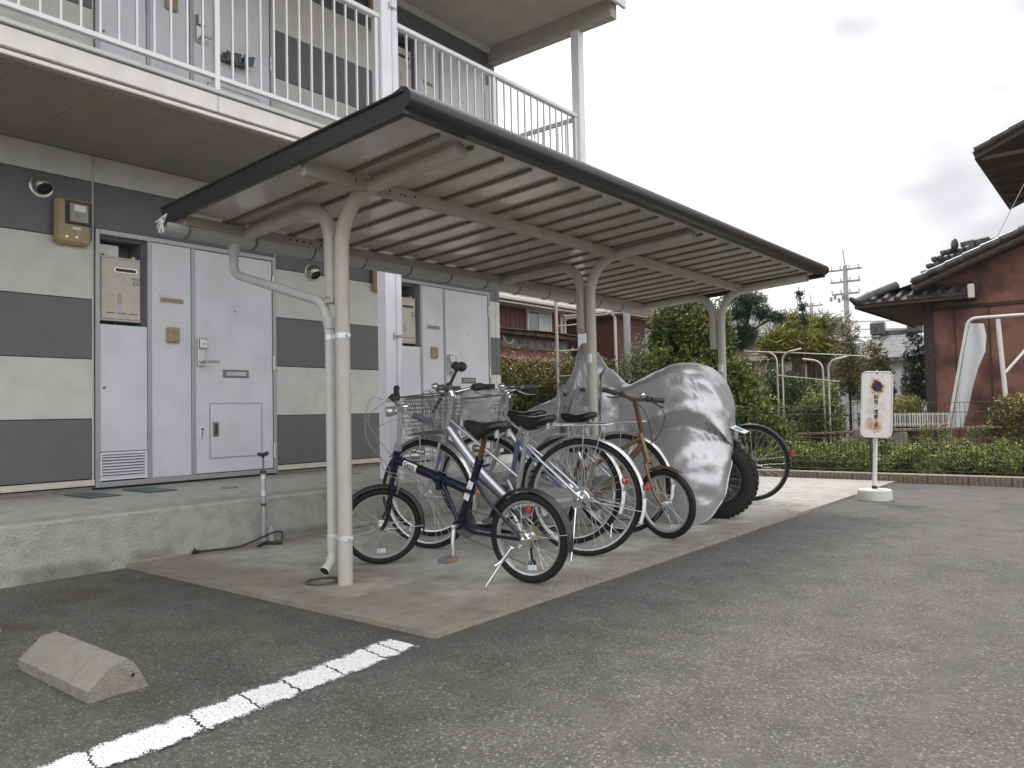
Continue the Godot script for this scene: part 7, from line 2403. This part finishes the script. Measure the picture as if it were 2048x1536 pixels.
func houses():
	# brown tiled house on the right
	var h = thing("brown_house", "reddish brown house with dark tiled roofs at the right edge", "house")
	var X = 11.9
	var b = MB.new()
	var pl = PackedVector2Array([Vector2(3.46, -0.1), Vector2(9.5, -0.1), Vector2(9.5, 5.05), Vector2(3.46, 2.80)])
	var face = Transform3D(Basis(Vector3(0, 0, 1), Vector3(0, 1, 0), Vector3(1, 0, 0)), Vector3(X, 0, 0))
	b.prism(pl, 4.0, face)
	put(h, "wall", b, M.brown_wall)
	b = MB.new()
	b.ab(Vector3(X - 0.05, -0.1, 3.41), Vector3(X + 0.05, 2.7, 3.56), 0.008)
	put(h, "corner_post", b, M.brown_wood)
	b = MB.new()
	b.ab(Vector3(X - 0.03, 2.40, 3.57), Vector3(X - 0.004, 2.46, 9.4), 0.004)
	put(h, "wall_batten", b, M.brown_wood)
	b = MB.new()
	for z in [3.86, 4.35, 5.2]: b.ab(Vector3(X - 0.012, -0.05, z), Vector3(X - 0.003, 2.4, z + 0.02), 0.002)
	put(h, "wall_seam", b, M.brown_wood)
	# main roof slope and its verge
	var e0 = Vector3(X - 0.45, 2.84, 3.34)
	var sl = Vector3(0, 0.392, 1.0)
	b = MB.new()
	for t in [[0.0, 7.2]]:
		var p0 = e0 + sl * t[0]
		var p1 = e0 + sl * t[1]
		var run = Vector3(4.6, 0, 0)
		var dn = Vector3(0, -0.05, 0)
		b.flat(p0, p1, p1 + run, p0 + run, p0 - Vector3(0, 5, 0)); b.flat(p0 + dn, p1 + dn, p1 + run + dn, p0 + run + dn, p0 + Vector3(0, 5, 0))
		b.flat(p0, p0 + run, p0 + run + dn, p0 + dn, p0 + Vector3(0, 0, 3)); b.flat(p0, p1, p1 + dn, p0 + dn, p0 + Vector3(3, 0, 0))
	put(h, "roof_deck", b, M.eave_tan)
	tiled(h, e0 + Vector3(0, 0.012, 0), Vector3(1.3, 0, 0), sl * 2.4, 5, 10, M.kawara)
	b = MB.new()
	var v0 = e0 + Vector3(-0.02, -0.13, 0) + sl * 0.02
	b.tube([v0 + Vector3(0, 0.02, 0), v0 + sl * 5.9 + Vector3(0, 0.02, 0)], 0.075, 4)
	put(h, "verge_board", b, M.brown_wood)
	for k in 17:
		b = MB.new()
		var p = e0 + sl * (0.02 + k * 0.25)
		b.bar(p + Vector3(-0.03, 0.025, 0), p + sl * 0.25 + Vector3(-0.03, 0.008, 0), 0.068, 10)
		put(h, "verge_tile", b, M.kawara)
	# small hipped pent roof along the gable wall
	var pe = Vector3(X - 0.52, 2.56, 2.50)
	b = MB.new()
	b.flat(pe, pe + Vector3(0, 0, 1.72), pe + Vector3(0.54, 0.22, 1.72), pe + Vector3(0.54, 0.22, 0.1), pe - Vector3(0, 5, 0))
	b.flat(pe + Vector3(0, -0.05, 0), pe + Vector3(0, -0.05, 1.72), pe + Vector3(0.54, -0.03, 1.72), pe + Vector3(0.54, -0.03, 0.1), pe + Vector3(0, 5, 0))
	b.flat(pe, pe + Vector3(0, 0, 1.72), pe + Vector3(0, -0.05, 1.72), pe + Vector3(0, -0.05, 0), pe + Vector3(3, 0, 0))
	put(h, "pent_roof", b, M.brown_wood)
	for k in 9:
		b = MB.new()
		var z = 0.05 + k * 0.195
		b.bar(pe + Vector3(-0.03, 0.035, z), pe + Vector3(0.50, 0.235, z), 0.050, 10)
		put(h, "pent_roof_tile", b, M.kawara)
		b = MB.new()
		b.box(pe + Vector3(0.22, 0.105, z + 0.0975), Vector3(0.52, 0.03, 0.13), 0.008, Basis(Vector3(0, 0, 1), 0.385))
		put(h, "pent_roof_tile", b, M.kawara)
	b = MB.new()
	b.tube([pe + Vector3(-0.06, 0.13, -0.10), pe + Vector3(0.02, 0.05, -0.02), pe + Vector3(0.2, 0.16, 0.18), pe + Vector3(0.50, 0.33, 0.52)], [0.03, 0.075, 0.085, 0.085], 10)
	put(h, "hip_ridge", b, M.kawara)
	b = MB.new()
	b.flat(Vector3(X - 0.5, 2.60, 2.47), Vector3(X + 4.0, 2.60, 2.47), Vector3(X + 4.0, 2.93, 3.44), Vector3(X - 0.1, 2.93, 3.44), Vector3(X, 0, 3))
	put(h, "side_roof", b, M.kawara)
	b = MB.new()
	b.box(pe + Vector3(-0.02, 0.05, 1.70), Vector3(0.06, 0.22, 0.09), 0.01)
	put(h, "verge_end_cap", b, M.house_trim)
	# left eave running away, with tan soffit
	b = MB.new()
	b.flat(Vector3(X - 0.5, 2.53, 2.50), Vector3(X + 3.9, 2.53, 2.50), Vector3(X + 3.9, 2.55, 3.46), Vector3(X - 0.5, 2.55, 3.46), Vector3(X, 9, 3))
	b.flat(Vector3(X - 0.5, 2.545, 2.50), Vector3(X + 3.9, 2.545, 2.50), Vector3(X + 3.9, 2.565, 3.46), Vector3(X - 0.5, 2.565, 3.46), Vector3(X, -9, 3))
	put(h, "soffit", b, M.eave_tan)
	b = MB.new()
	b.ab(Vector3(X - 0.53, 2.50, 2.46), Vector3(X + 4.0, 2.60, 2.50), 0.006)
	put(h, "eave_board", b, M.brown_wood)
	# stacked ridge ends seen over the verge
	for q in [[Vector3(X + 0.5, 3.10, 3.66), Vector3(0.6, 0.10, 0.62)], [Vector3(X + 0.5, 3.21, 3.70), Vector3(0.56, 0.10, 0.54)], [Vector3(X + 0.5, 3.32, 3.74), Vector3(0.52, 0.10, 0.46)], [Vector3(X + 0.6, 3.43, 3.86), Vector3(0.5, 0.10, 0.46)], [Vector3(X + 0.8, 3.52, 4.45), Vector3(0.3, 0.26, 1.1)]]:
		for m in 5:
			b = MB.new()
			b.box(q[0] + Vector3(0, 0.012 * sin(m * 2.0), (m - 2.0) / 5.0 * q[1].z), Vector3(q[1].x, q[1].y * 0.9, q[1].z / 5.0 - 0.006), 0.02, Basis(Vector3(1, 0, 0), -0.12))
			put(h, "ridge_tile", b, M.kawara)
	b = MB.new()
	b.ball(Vector3(X + 0.35, 3.52, 3.86), Vector3(0.1, 0.12, 0.06), 12)
	put(h, "ridge_ornament", b, M.kawara)
	# upper storey
	b = MB.new()
	var U = 12.6
	var up = PackedVector2Array([Vector2(5.35, 2.6), Vector2(10.5, 2.6), Vector2(10.5, 7.2), Vector2(5.35, 5.15)])
	b.prism(up, 3.6, Transform3D(Basis(Vector3(0, 0, 1), Vector3(0, 1, 0), Vector3(1, 0, 0)), Vector3(U, 0, 0)))
	put(h, "upper_wall", b, M.brown_wall)
	var u0 = Vector3(U - 0.45, 4.98, 4.22)
	var us = Vector3(0, 0.42, 1.0)
	b = MB.new()
	var run2 = Vector3(4.4, 0, 0)
	var d2 = Vector3(0, -0.10, 0)
	b.flat(u0, u0 + us * 6, u0 + us * 6 + run2, u0 + run2, u0 - Vector3(0, 5, 0)); b.flat(u0 + d2, u0 + us * 6 + d2, u0 + us * 6 + run2 + d2, u0 + run2 + d2, u0 + Vector3(0, 5, 0))
	b.flat(u0, u0 + run2, u0 + run2 + d2, u0 + d2, u0 + Vector3(0, 0, 3)); b.flat(u0, u0 + us * 6, u0 + us * 6 + d2, u0 + d2, u0 + Vector3(3, 0, 0))
	put(h, "upper_roof_deck", b, M.brown_wood)
	for k in 14:
		b = MB.new()
		var p = u0 + us * (k * 0.25)
		b.bar(p + Vector3(-0.02, 0.05, 0.0), p + us * 0.26 + Vector3(-0.02, 0.035, 0), 0.06, 10)
		put(h, "verge_tile", b, M.kawara)
	for k in 12:
		b = MB.new()
		b.bar(u0 + Vector3(0.1 + k * 0.3, 0.02, -0.03), u0 + Vector3(0.1 + k * 0.3, 0.10, 0.2), 0.055, 8)
		put(h, "eave_tile", b, M.kawara)
	for k in 6:
		b = MB.new()
		b.ab(Vector3(U - 0.4 + k * 0.7, 4.86, 4.3), Vector3(U - 0.33 + k * 0.7, 4.92, 5.4), 0.004)
		put(h, "eave_rafter", b, M.brown_wood)
	b = MB.new()
	b.ab(Vector3(U - 0.05, 4.55, 5.36), Vector3(U - 0.003, 4.67, 10), 0.005); b.ab(Vector3(U - 0.05, 2.8, 5.33), Vector3(U + 0.05, 5.1, 5.45), 0.005)
	put(h, "upper_timbers", b, M.brown_wood)
	b = MB.new()
	b.bar(Vector3(X - 0.3, 3.05, 4.35), Vector3(X - 0.1, 5.6, 5.6), 0.006, 5)
	put(h, "aerial_wire", b, M.pole_grey)

	# red house behind the hedge
	var r = thing("red_house", "dark red house with white gutters and a brown roof behind the hedge", "house")
	b = MB.new()
	b.ab(Vector3(6.5, 0, -11.0), Vector3(14.35, 3.62, -5.75))
	b.ab(Vector3(14.35, 0, -11.0), Vector3(15.6, 3.6, -6.8))
	b.ab(Vector3(15.6, 0, -11.0), Vector3(23.0, 3.62, -4.85))
	put(r, "wall", b, M.red_wall)
	b = MB.new()
	for k in 40: b.ab(Vector3(6.6 + k * 0.18, 0.1, -5.7505), Vector3(6.61 + k * 0.18, 3.5, -5.742))
	put(r, "wall_grooves", b, M.brown_wood)
	b = MB.new()
	b.ab(Vector3(14.27, 0, -5.76), Vector3(14.37, 3.5, -5.72), 0.004)
	put(r, "corner_trim", b, M.house_trim)
	for q in [[Vector3(6.0, 3.52, -5.30), Vector3(14.7, 3.62, -5.22)], [Vector3(15.22, 3.50, -6.9), Vector3(15.30, 3.60, -4.42)], [Vector3(15.30, 3.50, -4.50), Vector3(23.4, 3.60, -4.42)], [Vector3(14.62, 3.52, -7.0), Vector3(14.7, 3.62, -5.30)]]:
		b = MB.new()
		b.ab(q[0], q[1], 0.02)
		put(r, "eaves_gutter", b, M.house_trim)
	b = MB.new()
	b.ab(Vector3(6.0, 3.46, -5.74), Vector3(14.6, 3.50, -5.30)); b.ab(Vector3(15.25, 3.45, -6.9), Vector3(23.3, 3.49, -4.5))
	put(r, "soffit", b, M.house_trim)
	b = MB.new()
	b.flat(Vector3(6.0, 3.62, -5.26), Vector3(14.7, 3.62, -5.26), Vector3(11.8, 4.75, -8.2), Vector3(6.0, 4.75, -8.2), Vector3(9, 0, -7))
	b.flat(Vector3(14.7, 3.62, -5.26), Vector3(14.7, 3.62, -11.2), Vector3(11.8, 4.75, -8.2), Vector3(11.8, 4.75, -8.2), Vector3(9, 0, -7))
	b.flat(Vector3(15.26, 3.60, -4.46), Vector3(23.4, 3.60, -4.46), Vector3(21.0, 4.9, -7.7), Vector3(17.8, 4.9, -7.7), Vector3(19, 0, -7))
	b.flat(Vector3(15.26, 3.60, -4.46), Vector3(15.26, 3.60, -11.0), Vector3(17.8, 4.9, -7.7), Vector3(17.8, 4.9, -7.7), Vector3(19, 0, -7))
	b.flat(Vector3(13.5, 3.60, -6.7), Vector3(15.6, 3.60, -6.7), Vector3(15.6, 4.5, -9.0), Vector3(13.5, 4.5, -9.0), Vector3(14.5, 0, -8))
	put(r, "roof", b, M.roof_tile)
	for k in 16:
		for j in 2:
			b = MB.new()
			b.box(Vector3(9.2 + k * 0.42 + j * 0.09, 3.82, -5.70), Vector3(0.035, 0.06, 0.05), 0.005)
			put(r, "snow_guard", b, M.black)
	b = MB.new()
	b.flat(Vector3(12.15, 3.90, -5.93), Vector3(13.05, 3.80, -5.68), Vector3(12.9, 3.95, -6.06), Vector3(12.2, 4.0, -6.2), Vector3(12.5, 0, -6))
	put(r, "roof_window", b, M.chrome)
	window(r, Vector3(13.32, 2.97, -5.735), 0.98, 0.92, 0.0)
	window(r, Vector3(17.6, 2.72, -4.835), 0.8, 0.9, 0.0)
	for q in [Vector3(15.35, 0, -4.6), Vector3(14.45, 0, -5.62)]:
		b = MB.new()
		b.tube(bend([Vector3(q.x - 0.25, 3.5, q.z - 0.15), Vector3(q.x, 3.38, q.z - 0.1), Vector3(q.x, 0, q.z - 0.1)], 0.08), 0.04, 8)
		put(r, "downpipe", b, M.house_trim)
	b = MB.new()
	b.tube([Vector3(16.6, 2.4, -4.7), Vector3(17.2, 3.3, -4.7)], 0.015, 5); b.tube([Vector3(14.2, 2.1, -4.9), Vector3(14.6, 3.4, -4.9)], 0.012, 5)
	put(r, "stay_wires", b, M.pole_grey)
	var up2 = thing("concrete_pole", "grey concrete pole in front of the second wing of the red house", "pole", Vector3(14.6, 0, -3.9))
	b = MB.new()
	b.bar(Vector3(0, 0, 0), Vector3(0, 4.2, 0), 0.085, 12)
	put(up2, "shaft", b, M.pole_grey)
	b = MB.new()
	for k in 3: b.bar(Vector3(0, 2.5 + k * 0.35, 0), Vector3(0, 2.56 + k * 0.35, 0), 0.092, 12)
	put(up2, "bands", b, M.pole_grey)

	# shed with a rusty roof
	var s = thing("rusty_shed", "grey corrugated shed with a rusty roof edge behind the hedge", "shed")
	b = MB.new()
	var rows = []
	for j in 2:
		var row = []
		for k in 161: row.append(Vector3(7.6 + k * 0.0194, j * 2.4, -3.02 + 0.012 * sin(k * 1.4)))
		rows.append(row)
	b.grid(rows, false, null, Vector3(9, 1, -9))
	b.ab(Vector3(7.6, 0, -5.2), Vector3(10.7, 2.38, -3.06))
	put(s, "corrugated_wall", b, M.old_iron)
	for k in 6:
		b = MB.new()
		b.box(Vector3(7.75 + k * 0.56, 2.50 + 0.012 * sin(k * 5.0), -3.6), Vector3(0.57, 0.016, 1.7), 0.003, Basis(Vector3(1, 0, 0), 0.10) * Basis(Vector3(0, 0, 1), 0.01 * sin(k * 3.0)))
		put(s, "roof_sheet", b, M.rust_roof)
	b = MB.new()
	b.box(Vector3(9.2, 2.36, -2.86), Vector3(3.3, 0.07, 0.05), 0.004)
	for k in 7: b.box(Vector3(7.8 + k * 0.48, 2.40, -3.1), Vector3(0.06, 0.07, 0.55), 0.004)
	put(s, "rafters", b, M.rust_roof)
	b = MB.new()
	b.box(Vector3(8.95, 1.93, -2.70), Vector3(2.1, 0.03, 0.7), 0.004, Basis(Vector3(1, 0, 0), 0.42))
	put(s, "red_awning", b, M.red_roof)
	b = MB.new()
	for k in 7: b.box(Vector3(10.45 + k * 0.16, 2.02 - 0.01 * k, -3.3), Vector3(0.13, 0.03, 0.8), 0.006, Basis(Vector3(1, 0, 0), 0.25))
	put(s, "tile_roof", b, mat("ochre_tile", Color(0.42, 0.26, 0.10), 0.7, 0.0, "dirty", 0.5))
	b = MB.new()
	b.tube([Vector3(8.35, 2.28, -2.84), Vector3(8.42, 2.16, -2.83)], 0.008, 5); b.tube(spline([Vector3(8.42, 2.16, -2.83), Vector3(8.55, 2.14, -2.84), Vector3(8.66, 2.22, -2.84)], 4), 0.006, 5)
	put(s, "dangling_wire", b, M.fascia)

	# white house and beige house further off
	var w = thing("white_house", "white-walled house with a low grey tiled roof behind the no-parking sign", "house")
	b = MB.new()
	b.ab(Vector3(24.6, 0, -1.7), Vector3(31, 2.30, 0.75))
	put(w, "wall", b, M.white_wall)
	b = MB.new()
	b.flat(Vector3(24.2, 2.35, -2.3), Vector3(24.2, 2.35, 1.3), Vector3(27.6, 3.35, 0.1), Vector3(27.6, 3.35, -1.1), Vector3(27, 0, -1.5))
	b.flat(Vector3(24.2, 2.35, 1.3), Vector3(31.4, 2.35, 1.3), Vector3(29, 3.35, 0.1), Vector3(27.6, 3.35, 0.1), Vector3(27, 0, -1.5))
	b.flat(Vector3(24.2, 2.35, -2.3), Vector3(31.4, 2.35, -2.3), Vector3(29, 3.35, -1.1), Vector3(27.6, 3.35, -1.1), Vector3(27, 0, -1.5))
	b.ab(Vector3(24.2, 2.25, -2.3), Vector3(24.26, 2.37, 1.3))
	put(w, "roof", b, M.grey_roof)
	b = MB.new()
	b.box(Vector3(27.9, 3.45, -0.5), Vector3(0.4, 0.25, 1.2), 0.05); b.box(Vector3(27.6, 3.55, 0.12), Vector3(0.3, 0.4, 0.5), 0.06); b.box(Vector3(27.6, 3.62, -1.1), Vector3(0.3, 0.5, 0.5), 0.06)
	put(w, "ridge", b, M.kawara)
	window(w, Vector3(24.59, 1.45, -0.9), 1.0, 0.9, -PI / 2)
	var be = thing("beige_house", "beige house with a grey roof seen between the palms", "house")
	b = MB.new()
	b.ab(Vector3(23.6, 0, -7.4), Vector3(30, 3.25, -2.4))
	put(be, "wall", b, M.beige_wall)
	b = MB.new()
	b.flat(Vector3(23.2, 3.25, -7.8), Vector3(23.2, 3.25, -2.0), Vector3(26.6, 4.35, -3.6), Vector3(26.6, 4.35, -6.2), Vector3(27, 0, -5))
	b.flat(Vector3(23.2, 3.25, -2.0), Vector3(30.4, 3.25, -2.0), Vector3(28.5, 4.35, -3.6), Vector3(26.6, 4.35, -3.6), Vector3(27, 0, -5))
	b.ab(Vector3(23.2, 3.14, -7.8), Vector3(23.26, 3.27, -2.0))
	put(be, "roof", b, M.grey_roof)
	b = MB.new()
	b.ab(Vector3(23.3, 2.45, -7.6), Vector3(23.6, 2.6, -2.3), 0.02)
	put(be, "lower_eave", b, M.house_trim)
	window(be, Vector3(23.59, 1.9, -3.2), 1.1, 0.9, -PI / 2)
	window(be, Vector3(23.59, 1.9, -5.6), 1.1, 0.9, -PI / 2)

func poles():
	var pos = [Vector3(44.6, 0, -6.85), Vector3(62.0, 0, -14.4)]
	var lab = ["tall concrete utility pole with crossarms and a transformer against the sky", "smaller utility pole further off, left of the tall one"]
	var sc = [1.0, 1.0]
	for k in 2:
		var t = thing("utility_pole", lab[k], "utility pole", pos[k], "utility poles")
		var b = MB.new()
		var H = 9.0 if k == 0 else 9.3
		b.bar(Vector3(0, 0, 0), Vector3(-0.04, H, 0), 0.19, 12, 0.13)
		put(t, "shaft", b, M.pole_grey)
		for y in [H - 0.25, H - 0.95, H - 1.65]:
			b = MB.new()
			b.box(Vector3(-0.1, y, 0), Vector3(0.1, 0.1, 1.9 - (H - y) * 0.25), 0.01)
			put(t, "crossarm", b, M.dark_steel)
			for j in 4:
				b = MB.new()
				b.bar(Vector3(-0.1, y + 0.05, -0.75 + j * 0.5), Vector3(-0.1, y + 0.25, -0.75 + j * 0.5), 0.05, 6)
				put(t, "insulator", b, M.white_wall)
		b = MB.new()
		b.bar(Vector3(-0.1, H - 3.9, -0.5), Vector3(-0.1, H - 3.0, -0.5), 0.28, 12)
		b.box(Vector3(-0.05, H - 3.0, -0.3), Vector3(0.12, 0.1, 0.8), 0.01)
		put(t, "transformer", b, M.dark_steel)
		b = MB.new()
		for j in 6: b.box(Vector3(-0.16, H - 1.9 + 0.12 * sin(j * 2.2), -0.8 + j * 0.22), Vector3(0.14, 0.26, 0.12), 0.02)
		put(t, "line_switches", b, M.dark_steel)
		b = MB.new()
		for j in 9: b.bar(Vector3(-0.1, 2.0 + j * 0.62, -0.28 if j % 2 == 0 else 0.28), Vector3(-0.1, 2.0 + j * 0.62, 0), 0.02, 5)
		b.bar(Vector3(0, H, 0), Vector3(0, H + 0.9, -0.1), 0.03, 6)
		put(t, "steps", b, M.dark_steel)
	var wl = ["upper power line strung from the tall utility pole to the right", "second power line strung from the tall utility pole to the right", "third power line strung from the tall utility pole to the right", "lowest cable strung from the tall utility pole to the right"]
	for k in 4:
		var b = MB.new()
		var y = [5.7, 5.25, 4.8, 4.45][k]
		var pts = []
		for j in 13:
			var t = j / 12.0
			pts.append(Vector3(44.6, y, -6.6).lerp(Vector3(47.0, y - 0.1, 24.0), t) + Vector3(0, -0.5 * sin(t * PI), 0))
		b.tube(pts, 0.03, 4)
		var o = put(self, "power_line", b, M.pole_grey)
		tag(o, wl[k], "power line", "power lines at the right")
